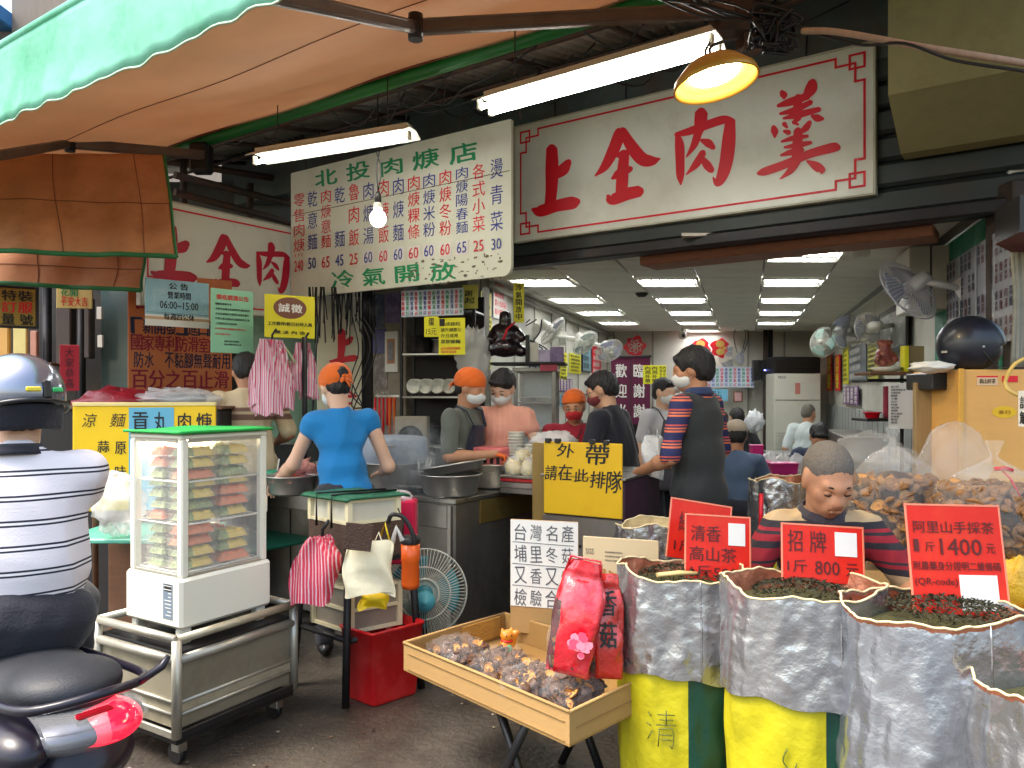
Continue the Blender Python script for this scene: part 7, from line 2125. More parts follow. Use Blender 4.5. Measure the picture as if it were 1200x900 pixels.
pk = pack('large red mushroom packet with a clear window and pink peony print', 664, 790, 2.52, .16, .37, .10, R(-14), M_rpack, 3, roll=9)
q = MB(); rr_ = random.Random(6)
for k in range(26):
  a = rr_.uniform(0, 6.28); r = rr_.uniform(0, .035); n = 8; cx, cz, s = .035 + cos(a) * r, .11 + sin(a) * r, rr_.uniform(.008, .016); o = len(q.v)
  q.v += [(cx + cos(i * .785) * s, -.074 - k * .0002, cz + sin(i * .785) * s * rr_.uniform(.6, 1)) for i in range(n)]; q.f.append([o + i for i in range(n)]); q.m.append(k % 2); q.sm.append(False)
tag(q.build('peony_print', [mat('peony_pink', c(236, 130, 150), .3), mat('peony_rose', c(214, 70, 100), .3)], pk), kind='stuff')
for (z, x0, x1) in ((.33, -.06, .06),):
  MB().tube([(x0, -.01, z), (x0 + .01, -.02, z + .05), (x1 - .01, -.02, z + .05), (x1, -.01, z)], .008, 8, flat=(1, .5)).build('handle', M_rpack, pk)
pk = pack('red and clear shiitake packet with tall dark brush characters', 709, 795, 2.56, .12, .34, .09, R(-6), mat('orange_red_pack', c(206, 44, 36), .2, var=.3, scale=10, bump=.6, coat=.9), 8, text='香菇', tcol=M_blk, tw=.055)
# hand written sign and SGS card
hs_, w_, h_ = px_panel('handwritten_sign', 'white paper sign with four rows of pencilled characters on cardboard', 'sign', 598, 3.30, 678, 3.22, 608, 741, M_card, th=.006)
MB().bb((.002, -.003, h_ * .24), (w_ - .002, -.0005, h_ - .002)).build('paper', M_paper, hs_)
q = MB()
for r_, row in enumerate(('台灣名產', '埔里冬菇', '又香又Ｑ', '檢驗合格')):
  zt = h_ * (.985 - .19 * (r_ + 1)); put_row(q, row.replace('Ｑ', 'Q'), .012, zt + .012, w_ - .024, h_ * .145, gap=.22, y=-.0045, rj=.06, sj=.08)
  if r_ < 3: q.tube([(.01, -.0045, zt + .004), (w_ - .02, -.0045, zt - .002)], .0012, 4)
q.build('lettering', mat('pencil_grey', c(86, 86, 92), .6), hs_)
sg, w_, h_ = px_panel('test_card', 'beige printed inspection card with picture of mushrooms behind the red packets', 'card', 683, 3.0, 772, 2.9, 628, 730, mat('beige_card', c(214, 192, 150), .7, var=.08), th=.005)
q = MB(); put_text(q, 'SGS', .012, h_ * .80, .032, .022, bold=.01); lines(q, w_ * .3, w_ * .6, h_ * .72, h_ * .86, 3, .006, 4, chars='檢驗報告合格無農藥殘留'); q.build('lettering', mat('grey_ink', c(120, 110, 96), .6), sg)
q = MB(); rr_ = random.Random(4)
for k in range(60):
  a = rr_.uniform(0, 6.28); r = math.sqrt(rr_.random()); cx, cz, s = .10 + cos(a) * r * .07, h_ * .48 + sin(a) * r * .05, rr_.uniform(.005, .011); o = len(q.v)
  q.v += [(cx + cos(i) * s, -.001 - k * .00005, cz + sin(i) * s) for i in range(6)]; q.f.append([o + i for i in range(6)]); q.m.append(0); q.sm.append(False)
tag(q.build('mushroom_print', mat('tan_print', c(190, 130, 70), .6, var=.3, scale=40), sg), kind='stuff')
# beckoning cat figurine
p = P(594, 757, 3.12); p.z = T0.z + .008
ctt = thing('cat_figurine', 'small orange and gold beckoning cat figurine in the box corner', 'figurine', tuple(p), R(20)); ctt.scale = (1.3, 1.3, 1.3)
M_ct = mat('cat_orange', c(226, 140, 40), .3, var=.15, coat=.5)
sdf_obj('body', [ell((0, 0, .030), (.024, .021, .032)), ell((0, -.002, .070), (.021, .018, .018)), cap((-.014, 0, .083), (-.016, 0, .094), .006, .002), cap((.014, 0, .083), (.016, 0, .094), .006, .002), cap((.02, -.004, .045), (.028, -.008, .075), .007), ell((.028, -.009, .078), (.008, .007, .008)), cap((-.016, -.012, .045), (-.010, -.022, .032), .007), ell((-.012, -.014, .006), (.010, .014, .007)), ell((.012, -.014, .006), (.010, .014, .007))], M_ct, ctt, .0028, .003)
MB().tube([(cos(a) * .0175, -.002 + sin(a) * .016, .055) for a in np.linspace(0, 6.283, 17)[:-1]], .0028, 6, closed=True).build('collar', M_red, ctt)
MB().sph((0, -.022, .034), (.011, .004, .013), 12).build('coin', mat('cat_green', c(90, 170, 120), .4), ctt)
q = MB()
for s in (-1, 1): q.sph((s * .008, -.0195, .073), (.002, .001, .003), 8)
q.build('face_marks', M_blk, ctt)

# big clear bags of mushrooms behind the seller
def bigbag(label, px, py_c, Y, r, seed, n, knot=True, fillz=.0, m=None, top=.25, mush=True):
  p = P(px, py_c, Y); t = thing('mushroom_sack', label, 'bag', tuple(p)); rr = random.Random(seed)
  if mush:
    sp = []
    for j in range(n):
      d = Vc((rr.gauss(0, 1), rr.gauss(0, 1), rr.gauss(0, 1))).normalized(); d.z = min(d.z, .55 + fillz); k = rr.uniform(.84, .95)
      sp.append(Vc((d.x * r[0] * k, d.y * r[1] * k, d.z * r[2] * k)))
    mush_join('mushrooms', t, sp, seed, 1.3, mat('pale_mushroom', c(156, 110, 64), .7, var=.5, scale=24, bump=.8))
    MB().sph((0, 0, -.02), (r[0] * .76, r[1] * .76, r[2] * .74), 20).build('mushroom_core', M_mush, t)
  off = Vc((seed, 0, 0))
  def dsp(d): return (.10 if mush else .12) * mnoise.noise(d * 2.2 + off) + .05 * mnoise.noise(d * 6 + off) + .07 * abs(mnoise.noise(Vc((d.x * 9, d.y * 9, d.z * 2.5)) + off)) - (0 if mush else .35 * max(0, d.z) ** 2 * (1 - d.z))
  q = MB(); q.sph((0, 0, 0), r, 56, disp=dsp)
  if knot:
    def fk(u, v):
      a = u * 6.2832; rr2 = r[0] * (.50 - .46 * min(1, v * 1.9) + .22 * max(0, v - .55)); fl = 1 + .30 * sin(a * 7) * (1 - abs(v - .4)) 
      return Vc((cos(a) * rr2 * fl, sin(a) * rr2 * fl, r[2] * .80 + v * top))
    q.grid(fk, 48, 12)
  q.build('film', m or M_bagf, t)
  return t
M_bagf = mat('bag_film', (.96, .95, .90), .18, var=0, alpha=.11, spec=.8, bump=1.0, bscale=14, coat=.6)
M_bagm = mat('bag_film_milky', (.88, .88, .86), .2, var=0, alpha=.17, spec=.9, bump=1.0, bscale=12)
bigbag('big clear bag of dried mushrooms with amber gills right behind the tea seller', 1046, 598, 3.45, (.215, .18, .27), 11, 420, knot=True, top=.16)
b2_ = bigbag('large clear bag of pale dried mushrooms tied with red ribbon at the right edge', 1165, 600, 3.05, (.235, .18, .18), 12, 320, top=.14)
MB().tube([(0, -.05, .17), (.02, -.07, .14), (.035, -.12, .06)], [.008, .010, .006], 6, flat=(1, .4)).build('ribbon', M_red, b2_)
MB().tube([(-.03, -.05, .175), (.0, -.06, .18), (.04, -.05, .17)], .008, 8).build('ribbon', M_red, b2_)
b3_ = bigbag('upright empty-looking clear bag leaning on the tan cabinet', 1118, 545, 3.5, (.15, .12, .20), 13, 0, m=M_bagm, mush=False, knot=False)
b4_ = bigbag('slumped clear plastic bag behind the big mushroom bag', 1020, 535, 3.9, (.19, .14, .13), 14, 0, m=M_bagm, mush=False, knot=False)
t = thing('goods_crate', 'cardboard crates supporting the big mushroom bags', 'crate', tuple(PX(1046, 3.3, 0)))
MB().bb((-.26, 0, 0), (.30, .45, .66), .01).build('box', M_card, t); MB().bb((.32, -.42, 0), (.95, .2, .72), .01).build('box', M_card, t)
p = P(1004, 640, 2.75); p_ = P(1045, 690, 2.78)
t = thing('cardboard_box', 'plain cardboard box flap visible right of the seller under the bags', 'box', tuple(PX(1030, 3.05, 0)), R(-6))
MB().bb((-.06, 0, 0), (.30, .2, .70), .006).build('box', M_card, t)
q = MB(); put_text(q, '吃3', .0, .655, .05, .03, y=-.002); q.build('lettering', M_cardink, t)
t = thing('tea_packet', 'yellow plastic packet at the right edge above the last silver sack', 'packet', tuple(P(1196, 690, 2.35)))
MB().sph((0, 0, 0), (.06, .05, .09), 20, disp=nb_(8, .3)).build('packet', mat('yellow_packet', c(226, 180, 50), .3, var=.15, bump=.6), t)
MB().lathe([(0, -.16), (.08, -.16), (.09, -.08), (.09, -.07), (0, -.07)], n=24).build('basket', mat('orange_basket', c(206, 130, 60), .6, var=.2, bump=.6), t)

# tan cabinet with helmet on it
tc_ = P(1125, 433, 3.62)
cab = thing('tan_cabinet', 'tan plywood cabinet panel with stickers at the right edge', 'cabinet', (tc_.x, tc_.y, 0), R(-4))
M_ply = mat('tan_plywood', c(226, 172, 96), .55, var=.06, scale=4, dirt=c(200, 146, 76), dirt_amt=.4, stretch=(1, 1, 3))
MB().bb((0, 0, 0), (.62, .5, tc_.z), .006).build('panel', M_ply, cab)
MB().bb((-.012, -.014, 0), (.014, -.001, tc_.z + .004), .003).build('edge_trim', mat('yellow_trim', c(216, 160, 60), .5, var=.1), cab)
q = MB(); q.bb((.075, -.003, tc_.z - .075), (.17, -.0005, tc_.z - .03)); q.build('sticker', mat('sticker_peach', c(226, 190, 150), .5, var=.1), cab)
q = MB(); q.bb((.075, -.0038, tc_.z - .037), (.17, -.0031, tc_.z - .03)); q.bb((.19, -.003, tc_.z - .06), (.26, -.0005, tc_.z - .03)); q.build('sticker', M_red, cab)
q = MB(); put_row(q, '高山好茶', .085, tc_.z - .066, .075, .022, y=-.0045, bold=.02); q.build('lettering', M_blk, cab)
n = 24; q = MB(); q.v = [(.20 + cos(2 * math.pi * i / n) * .055 * (1 + .05 * sin(i * 2)), -.002, tc_.z - .20 + sin(2 * math.pi * i / n) * .028) for i in range(n)]; q.f = [list(range(n))]; q.m = [0]; q.sm = [False]
q.build('sticker', mat('sticker_yellow', c(236, 190, 30), .5, var=.1), cab)
q = MB(); put_row(q, '茶行', .17, tc_.z - .21, .06, .018, y=-.0035, bold=.01); q.build('lettering', mat('brown_ink', c(150, 90, 20), .6), cab)
nt, w_, h_ = px_panel('printed_note', 'white note with black characters at the right edge beside the tan cabinet', 'notice', 1193, 3.3, 1225, 3.2, 458, 500, M_paper, th=.003)
q = MB(); lines(q, .008, w_ - .01, .02, h_ - .02, 3, .03, 5, bold=0) if False else put_row(q, '請勿', .006, h_ * .5, w_ * .8, h_ * .35, bold=.03); put_row(q, '觸摸', .006, h_ * .08, w_ * .8, h_ * .35, bold=.03); q.build('lettering', M_blk, nt)
t = thing('yellow_cable', 'loose yellow cable looping down across the tan cabinet', 'cable', tuple(P(1190, 415, 3.4)))
o = t.location
q = MB(); wire(q, [tuple(P(1205, 418, 3.4) - o), tuple(P(1188, 428, 3.4) - o), tuple(P(1178, 448, 3.42) - o), tuple(P(1186, 460, 3.4) - o), tuple(P(1210, 468, 3.4) - o)], .008); q.build('cable', mat('cable_yellow', c(226, 190, 100), .5), t)
hp_ = P(1137, 408, 3.72)
hm = thing('motorcycle_helmet', 'matte black open-face helmet resting on top of the tan cabinet', 'helmet', tuple(hp_), R(-20))
M_mb = mat('matte_black', c(26, 30, 42), .38, var=.1, coat=.15)
sdf_obj('shell', [ell((0, 0, .015), (.15, .128, .142))], M_mb, hm, .008, .01, sub=[ell((.13, -.02, -.07), (.10, .12, .085))], clip=lambda X: -.10 - X[..., 2] - .0 * X[..., 0])
sdf_obj('lining', [ell((.01, 0, -.01), (.125, .105, .10))], M_black, hm, .012, .01)
MB().tube([(.03, -.12, -.02), (.08, -.115, -.09), (.14, -.07, -.10)], .007, 6, flat=(1, .4)).build('chin_strap', M_black, hm)
MB().box((-.125, -.085, -.02), (.03, .006, .012), .002, rot=(0, 0, R(-45))).build('badge', M_steel, hm)
MB().sph((.03, -.12, .0), (.009, .006, .009), 10).build('stud', M_steel, hm)
t = thing('black_box', 'black recorder box on the shelf under the helmet', 'box', tuple(P(1092, 457, 3.75)), R(-5))
MB().bb((0, 0, 0), (.14, .3, .085), .006).build('case', M_black, t)
for k in range(3): MB().bb((.01, -.003, .02 + k * .018), (.11, -.0005, .026 + k * .018), .001).build('vent', M_dark, t)
t = thing('visor_cap', 'white cloth cap with translucent grey visor lying left of the black helmet', 'cap', tuple(P(1092, 430, 3.7)))
MB().sph((0, 0, 0), (.10, .07, .028), 24, disp=nb_(9, .35, 2.5)).build('cap', M_paper, t)
t = thing('wooden_board', 'upright tan and pale timber boards left of the tan cabinet', 'boards', tuple(PX(1080, 3.9, 0)))
MB().bb((-.03, 0, 0), (.055, .03, 1.50), .003).build('board', mat('tan_board', c(160, 136, 96), .7, var=.2, stretch=(8, 8, 1)), t)
MB().bb((.07, .02, 0), (.14, .04, 1.44), .003).build('glass', mat('grey_glass', c(130, 136, 130), .2, var=.15), t)
MB().bb((.145, .0, 0), (.185, .03, 1.44), .003).build('board', M_lwood, t)
# canopy corner at far right
t = thing('side_canopy', 'dark canopy corner with red-brown underside at the right edge', 'canopy', tuple(P(1165, 290, 3.6)))
o = t.location
pts = [(P(1166, 286, 3.6)), P(1195, 272, 3.3), P(1290, 270, 3.2), P(1290, 300, 3.6), P(1190, 298, 3.7)]
q = MB(); n = 5; q.v = [tuple(p - o) for p in pts] + [tuple(p - o + Vc((0, 0, .16))) for p in pts]; q.f = [[4, 3, 2, 1, 0], [5, 6, 7, 8, 9]] + [[i, (i + 1) % 5, 5 + (i + 1) % 5, 5 + i] for i in range(5)]; q.m = [1] + [0] * 6; q.sm = [False] * 7
q.build('canopy', [M_black, mat('red_underside', c(110, 52, 48), .6, var=.2)], t)
q = MB()
for k in range(5): wire(q, [tuple(P(1186 + 4 * k, 296, 3.6) - o), tuple(P(1190 + 3 * k, 350, 3.6) - o), tuple(P(1186 + 5 * k, 430, 3.62) - o)], .010 + .004 * (k % 2))
q.build('cable', mat('cable_grey', c(150, 150, 140), .6, var=.4), t)

# ================================================================== INSIDE THE EATERY
def wallfan(label, loc, r, face, m=M_white, dm=None, wallx=None):
  """face = direction the fan blows (world vector)"""
  f = Vector(face).normalized()
  qd = (f).to_track_quat('-Y', 'Z')
  t = thing('wall_fan', label, 'fan', tuple(loc)); t.rotation_euler = qd.to_euler()
  fan_cage(t, r, m, 48, .05, rw=.0018 if r < .22 else .002); fan_blades(t, r, dm or M_fblade, 3)
  MB().lathe([(0, 0), (.05, .0), (.055, .06), (.04, .16), (0, .17)], n=20, M=Matrix.Rotation(R(-90), 4, 'X')).build('motor', m, t)
  MB().lathe([(0, 0), (.04, .0), (.045, .015), (0, .03)], n=20, M=Matrix.Translation((0, -.03, 0)) @ Matrix.Rotation(R(90), 4, 'X')).build('hub', m, t)
  if wallx is not None:
    a = t.rotation_euler.to_matrix().inverted() @ (Vector(wallx) - Vector(loc))
    MB().tube([(0, .12, -.02), tuple(Vc((0, .12, -.02)).lerp(a, .5) + Vc((0, 0, -.0))), tuple(a)], .022, 8).build('bracket', m, t)
    q = MB(); q.box(a, (.10, .10, .16), .01); q.build('wall_plate', m, t)
  return t
M_fblade = mat('fan_blade', c(170, 176, 196), .3, var=.05, alpha=.75)
M_ivory = mat('ivory_plastic', c(206, 204, 190), .45, var=.06)
wallfan('nearest of the three white fans on the left wall, tilted down', P(648, 388, 8.6), .19, (.75, -.15, -.65), wallx=(WL(8.7) + .03, 8.7, 2.15))
wallfan('middle of the three white fans on the left wall', P(686, 402, 9.3), .18, (.55, -.5, -.65), wallx=(WL(9.4) + .03, 9.4, 2.15), dm=mat('pale_green_blade', c(180, 204, 196), .3, alpha=.75))
wallfan('lavender-bladed fan, farthest of the three on the left wall', P(714, 411, 9.8), .18, (.25, -.7, -.65), wallx=(WL(9.9) + .03, 9.9, 2.15), dm=mat('lavender_blade', c(186, 186, 220), .3, alpha=.8))
wallfan('big pale fan on the right wall nearest the street', P(1064, 340, 5.15), .235, (-.38, .72, -.48), wallx=(WR(5.0) - .0, 5.0, 2.12), m=mat('lilac_plastic', c(206, 206, 214), .4, var=.05))
wallfan('teal-white round fan on the right wall, left of its grey neighbour', P(965, 401, 8.6), .17, (-.75, -.5, .1), wallx=(WR(8.6), 8.6, 2.05), dm=mat('teal_blade', c(150, 196, 186), .3), m=M_ivory)
wallfan('grey wire fan on the right wall with its cage facing away', P(993, 388, 8.0), .19, (.2, -.85, -.1), wallx=(WR(8.1), 8.1, 2.0), m=mat('grey_plastic', c(150, 148, 142), .5))
wallfan('small dim fan high on the back wall beside the red ornaments', P(858, 420, 12.9), .22, (-.4, -.8, -.2), wallx=(3.8, BACK, 2.1), m=M_ivory)
wallfan('pale fan high on the right wall behind the grey wire fan', P(1018, 385, 7.2), .15, (-.2, .9, -.1), wallx=(WR(7.3), 7.3, 2.1), m=M_ivory)

def lwall(px, Yn=None):  # distance at which column px meets the left wall
  s = (px - 600) / 900; return (.14 - .3065 * 8.36) / (s - .3065)
def rwall(px):
  s = (px - 600) / 900; return (3.05 - .3065 * 5.3) / (s - .3065)
def wallsheet(name, label, cat, px0, px1, yt, yb, m, side='l', off=.02, rows=None, ink=None, seed=1, th=None, frame=None, cols=None):
  fn = lwall if side == 'l' else rwall
  Y0, Y1 = fn(px0) , fn(px1)
  sh_ = off if side == 'l' else -off
  a = P(px0, yb, Y0) + Vc((sh_, 0, 0)); b = PX(px1, Y1, a.z) + Vc((sh_, 0, 0)); d = b - a; w_ = d.length; h_ = (yb - yt) / 900 * (Y0 if side == 'l' else Y0)
  t = panel(name, label, cat, a, math.atan2(d.y, d.x), w_, h_, m, th=.008, frame=frame, fr_w=.02)
  if rows or cols:
    q = MB()
    if cols: 
      for i in range(cols): put_col(q, ''.join(random.Random(seed + i).choice('肉焿麵飯湯菜意乾魯粉') for _ in range(5)), w_ * (i + .2) / cols, h_ * .93, w_ / cols * .6, h_ * .86, bold=.03, res=1)
    else: lines(q, w_ * .06, w_ * .94, h_ * .06, h_ * .94, rows, h_ / rows * .62, seed)
    q.build('lettering', ink or M_blk, t)
  return t, w_, h_
M_nyel = mat('bright_yellow_sheet', c(232, 226, 30), .5, var=.05); M_nyel2 = mat('pale_yellow_sheet', c(214, 206, 90), .5, var=.08)
M_purp = mat('purple_sheet', c(120, 70, 130), .5, var=.1)
wallsheet('yellow_notice', 'narrow yellow notice with black print on the left wall by the kitchen', 'notice', 561, 573, 340, 368, M_nyel2, rows=4, seed=1)
wallsheet('yellow_notice', 'bright yellow notice below the paler one on the left wall', 'notice', 562, 574, 370, 402, M_nyel, rows=5, seed=2)
wallsheet('yellow_notice', 'lowest bright yellow strip of the left wall column', 'notice', 563, 573, 404, 432, M_nyel, rows=5, seed=3)
wallsheet('poster', 'pale poster with red lettering high on the left wall', 'poster', 576, 592, 325, 372, M_paper, rows=4, ink=M_red, seed=4)
wallsheet('yellow_notice', 'yellow price slip on the left wall past the first fan', 'notice', 655, 663, 412, 446, M_nyel, rows=7, seed=5)
wallsheet('yellow_notice', 'second yellow price slip on the left wall, right of the first', 'notice', 666, 679, 413, 437, M_nyel, rows=5, seed=6)
wallsheet('purple_notice', 'purple striped notice low on the left wall', 'notice', 651, 669, 443, 459, M_purp, cols=5, ink=M_paper, seed=7)
wallsheet('poster', 'blue framed poster on the left wall beneath the middle fan', 'poster', 681, 691, 404, 434, mat('teal_poster', c(120, 160, 170), .4), frame=M_dark, rows=3, seed=8)
wallsheet('poster', 'tall red poster on the left wall near the back corner', 'poster', 693, 703, 405, 440, M_red, rows=4, ink=M_paper, seed=9)
wallsheet('poster', 'pale blue slip low on the left wall behind the cooks', 'poster', 655, 664, 462, 476, mat('pale_blue_sheet', c(150, 190, 210), .5), rows=3, seed=10)
# hanging yellow tag on a string from the ceiling
p = P(608, 378, 6.4)
t = panel('hanging_tag', 'narrow bright yellow tag hanging by a thread from the ceiling edge', 'tag', p - Vc((.045, 0, 0)), 0, .09, .33, M_nyel, th=.006)
q = MB(); put_col(q, '冷氣開放中', .02, .32, .05, .30, bold=.03); q.build('lettering', M_blk, t)
MB().tube([(.045, 0, .33), (.045, 0, .64)], .002, 5).build('thread', M_white, t)

# kitchen shelf rack against the kitchen wall
sh0 = P(472, 540, 6.75)
KA = math.atan2(-1.0, 1.44)
rk = thing('shelf_rack', 'steel kitchen shelf rack with pots and bowls behind the cook', 'shelf', (sh0.x, sh0.y - .10, 0), R(-12))
for z in (1.0, 1.42, 1.79, 2.15):
  MB().bb((0, 0, z - .02), (.66, .34, z), .003).build('shelf', M_steel, rk)
for x in (.0, .65):
  for y in (.01, .33): MB().bb((x - .012, y - .012, 0), (x + .012, y + .012, 2.3), .002).build('post', M_dark, rk)
MB().bb((.0, .33, .9), (.66, .345, 2.3), .002).build('back', M_dk, rk)
RK = frame_obj((sh0.x, sh0.y - .10, 0), R(-12))
def onr(x, y, z): return RK @ Vc((x, y, z))
for k in range(5):
  t = thing('bowl_stack', 'stack of white bowls lying on its side on the rack shelf, %s from the left' % ['first', 'second', 'third', 'fourth', 'fifth'][k], 'bowls', tuple(onr(.12 + k * .105, .1, 1.505)), rot=(R(90), 0, R(-12)), group='stacks of white bowls on the kitchen rack')
  me = MB().lathe([(0, 0), (.03, 0), (.045, .02), (.06, .07), (.063, .075), (.058, .073), (.042, .022), (0, .008)], n=22).mesh('bowl', M_white)
  for j in range(6): link('bowl', me, t, (0, 0, -.03 - .022 * j + .08), None)
for k, (x, r, h_) in enumerate(((.12, .09, .16), (.32, .085, .12), (.5, .08, .14))):
  basin('cooking_pot', ['black pot at the left of the upper rack shelf', 'shiny steel pot in the middle of the upper rack shelf', 'steel pot at the right of the upper rack shelf'][k], onr(x, .17, 1.792), r, h_, m=(M_dark, M_bowl, M_steel)[k], cat='pot', taper=.95)
for k, (x, r, h_) in enumerate(((.14, .09, .12), (.42, .1, .10))):
  basin('cooking_pot', ['dull pot on the top rack shelf, left', 'dull pot on the top rack shelf, right'][k], onr(x, .17, 2.152), r, h_, m=M_dsteel, cat='pot', taper=.95)
for k, x in enumerate((.1, .3, .5)):
  basin('cooking_pot', ['dark pot on the lowest rack shelf, left', 'dark pot on the lowest rack shelf, middle', 'dark pot on the lowest rack shelf, right'][k], onr(x, .15, 1.002), .085, .15, m=M_dark, cat='pot', taper=.95)
mn, w_, h_ = px_panel('small_menu', 'small white menu strip with coloured columns above the kitchen rack', 'menu board', 470, 6.35, 543, 6.15, 341, 372, mat('menu_bluish', c(200, 208, 222), .5, var=.04), th=.01)
def mini_menu(t, w_, h_, n, cols_, rows_=5, seed=1):
  qs_ = [MB() for _ in cols_]; rr = random.Random(seed)
  for i in range(n):
    q = qs_[i % len(cols_)]; put_col(q, ''.join(rr.choice('肉焿麵飯湯菜意乾魯粉蛋') for _ in range(rows_)), w_ * (i + .18) / n, h_ * .95, w_ / n * .64, h_ * .70, bold=.04, res=1)
    put_text(q, str(rr.choice((25, 30, 45, 50, 60, 65))), w_ * (i + .18) / n, h_ * .06, w_ / n * .64, h_ * .14, bold=.03, res=1)
  for q, m in zip(qs_, cols_): q.build('lettering', m, t)
mini_menu(mn, w_, h_, 14, (M_red, M_grn, M_blue), 4, 3)
nt, w_, h_ = px_panel('yellow_notice', 'small yellow egg price notice hanging before the rack', 'notice', 497, 6.1, 514, 6.08, 371, 395, M_nyel, th=.004)
q = MB(); put_text(q, '蛋', w_ * .3, h_ * .55, w_ * .4, h_ * .36, bold=.03); put_text(q, '15元', w_ * .15, h_ * .1, w_ * .7, h_ * .32); q.build('lettering', M_blk, nt)
nt, w_, h_ = px_panel('yellow_notice', 'larger yellow notice with black rows and red foot before the rack', 'notice', 514, 6.0, 545, 5.95, 373, 416, M_nyel, th=.004)
q = MB(); lines(q, .02, w_ - .02, h_ * .28, h_ * .92, 4, .03, 12, ends=[.9, .95, .8, .9]); q.build('lettering', M_blk, nt)
q = MB(); lines(q, .02, w_ - .02, h_ * .04, h_ * .22, 2, .02, 13, ends=[.9, .7]); q.build('lettering', M_red, nt)
q = MB(); q.bb((.01, -.012, h_ - .06), (.05, .0, h_ - .005), .003); q.build('clip', M_dark, nt)
nt, w_, h_ = px_panel('yellow_notice', 'dull yellow notice under the menu board corner', 'notice', 542, 6.3, 560, 6.28, 334, 362, M_nyel2, th=.004)
q = MB(); lines(q, .02, w_ - .02, h_ * .2, h_ * .8, 2, .05, 14); q.build('lettering', M_blk, nt)
o = MB().sph((0, 0, 0), (.13, .1, .22), 24, disp=nb_(33, .4, 4)).build('clear_bag', M_film2, None, tuple(P(555, 420, 6.2))); tag(o, 'bundle of clear bags hanging between rack and left wall', 'bag')

# poster-covered pillar between post and rack
pl_ = P(436, 560, 7.3)
pil = thing('poster_pillar', 'pillar covered in worn photographs and posters between black post and rack', 'pillar', (pl_.x, pl_.y, 0), R(-30))
MB().bb((0, 0, 0), (.40, .2, 2.9), .01).build('pillar', mat('worn_pillar', c(150, 140, 122), .7, var=.25, scale=4, dirt=c(90, 70, 56), dirt_amt=.7, dscale=5), pil)
M_pho = [mat('photo_a', c(60, 60, 130), .4, var=.9, scale=14), mat('photo_b', c(110, 96, 90), .4, var=.8, scale=20, dirt=c(190, 180, 170), dirt_amt=.8, dscale=12), mat('photo_c', c(70, 84, 110), .4, var=.7, scale=12, dirt=c(170, 160, 150), dirt_amt=.7, dscale=9), mat('photo_d', c(130, 110, 150), .4, var=.7, scale=12, dirt=c(60, 40, 90), dirt_amt=.8, dscale=8)]
for k, (x0, x1, z0, z1, m) in enumerate(((.0, .15, 2.06, 2.38, 2), (.16, .34, 2.10, 2.38, 3), (.01, .17, 1.82, 2.05, 0), (.02, .19, 1.48, 1.81, 1), (.0, .16, 2.4, 2.6, 1))):
  MB().bb((x0, -.006, z0), (x1, -.001, z1), .001).build('poster', M_pho[m], pil)
MB().bb((.17, -.02, 1.64), (.32, -.002, 2.02), .002).build('certificate', M_paper, pil)
MB().bb((.20, -.024, 1.72), (.29, -.0205, 1.95), .001).build('certificate_border', mat('orange_border', c(190, 130, 90), .5), pil)
MB().bb((.215, -.027, 1.75), (.275, -.0245, 1.92), .001).build('certificate_text', mat('grey_text', c(150, 150, 160), .5, var=.6, scale=60), pil)
t = thing('hook_rail', 'rail of hooks with scissors, red cords and orange tongs on the pillar', 'hooks', tuple(P(456, 466, 6.95)), R(-30))
MB().bb((-.16, 0, 0), (.12, .02, .03), .004).build('rail', M_steel, t)
for k in range(6): MB().tube([(-.14 + k * .045, -.02, .0), (-.14 + k * .045 + random.uniform(-.02, .02), -.03, -.25 - .06 * (k % 3))], .010, 6, flat=(1, .5)).build('cord', M_red, t)
for k in range(2): MB().tube([(.03 + k * .05, -.03, 0), (.035 + k * .06, -.03, -.40)], .013, 6, flat=(1, .5)).build('tongs', M_orange, t)
for k in range(3): MB().tube([(-.12 + k * .06 + cos(a) * .018, -.03, .03 + sin(a) * .022) for a in np.linspace(0, 6.283, 13)[:-1]], .004, 5, closed=True).build('scissors', M_steel, t)

# glass-front cabinet and dark statue on it
gp = P(602, 545, 6.25)
gc = thing('glass_cabinet', 'steel-framed glass cabinet with dishes inside behind the cooks', 'cabinet', (gp.x, gp.y, 0), R(-8))
GW, GH0, GH1, GD = .34, .85, 1.62, .4
MB().bb((0, 0, 0), (GW, GD, GH0), .004).build('base', M_dsteel, gc)
for (x, y) in ((.015, .015), (GW - .015, .015), (.015, GD - .015), (GW - .015, GD - .015)): MB().bb((x - .015, y - .015, GH0), (x + .015, y + .015, GH1), .002).build('post', M_dsteel, gc)
MB().bb((-.01, -.01, GH1), (GW + .01, GD + .01, GH1 + .03), .003).build('top', M_dsteel, gc)
for z in (1.1, 1.36): MB().bb((.02, .02, z), (GW - .02, GD - .02, z + .015), .002).build('shelf', M_steel, gc)
MB().bb((.03, .012, GH0), (GW - .03, .016, GH1)).build('glass_pane', M_glass, gc); MB().bb((GW - .016, .03, GH0), (GW - .012, GD - .03, GH1)).build('glass_pane', M_glass, gc)
MB().bb((.02, GD - .02, GH0), (GW - .02, GD - .01, GH1)).build('back', mat('bright_back', c(196, 206, 204), .5, var=.2), gc)
GM = frame_obj((gp.x, gp.y, 0), R(-8))
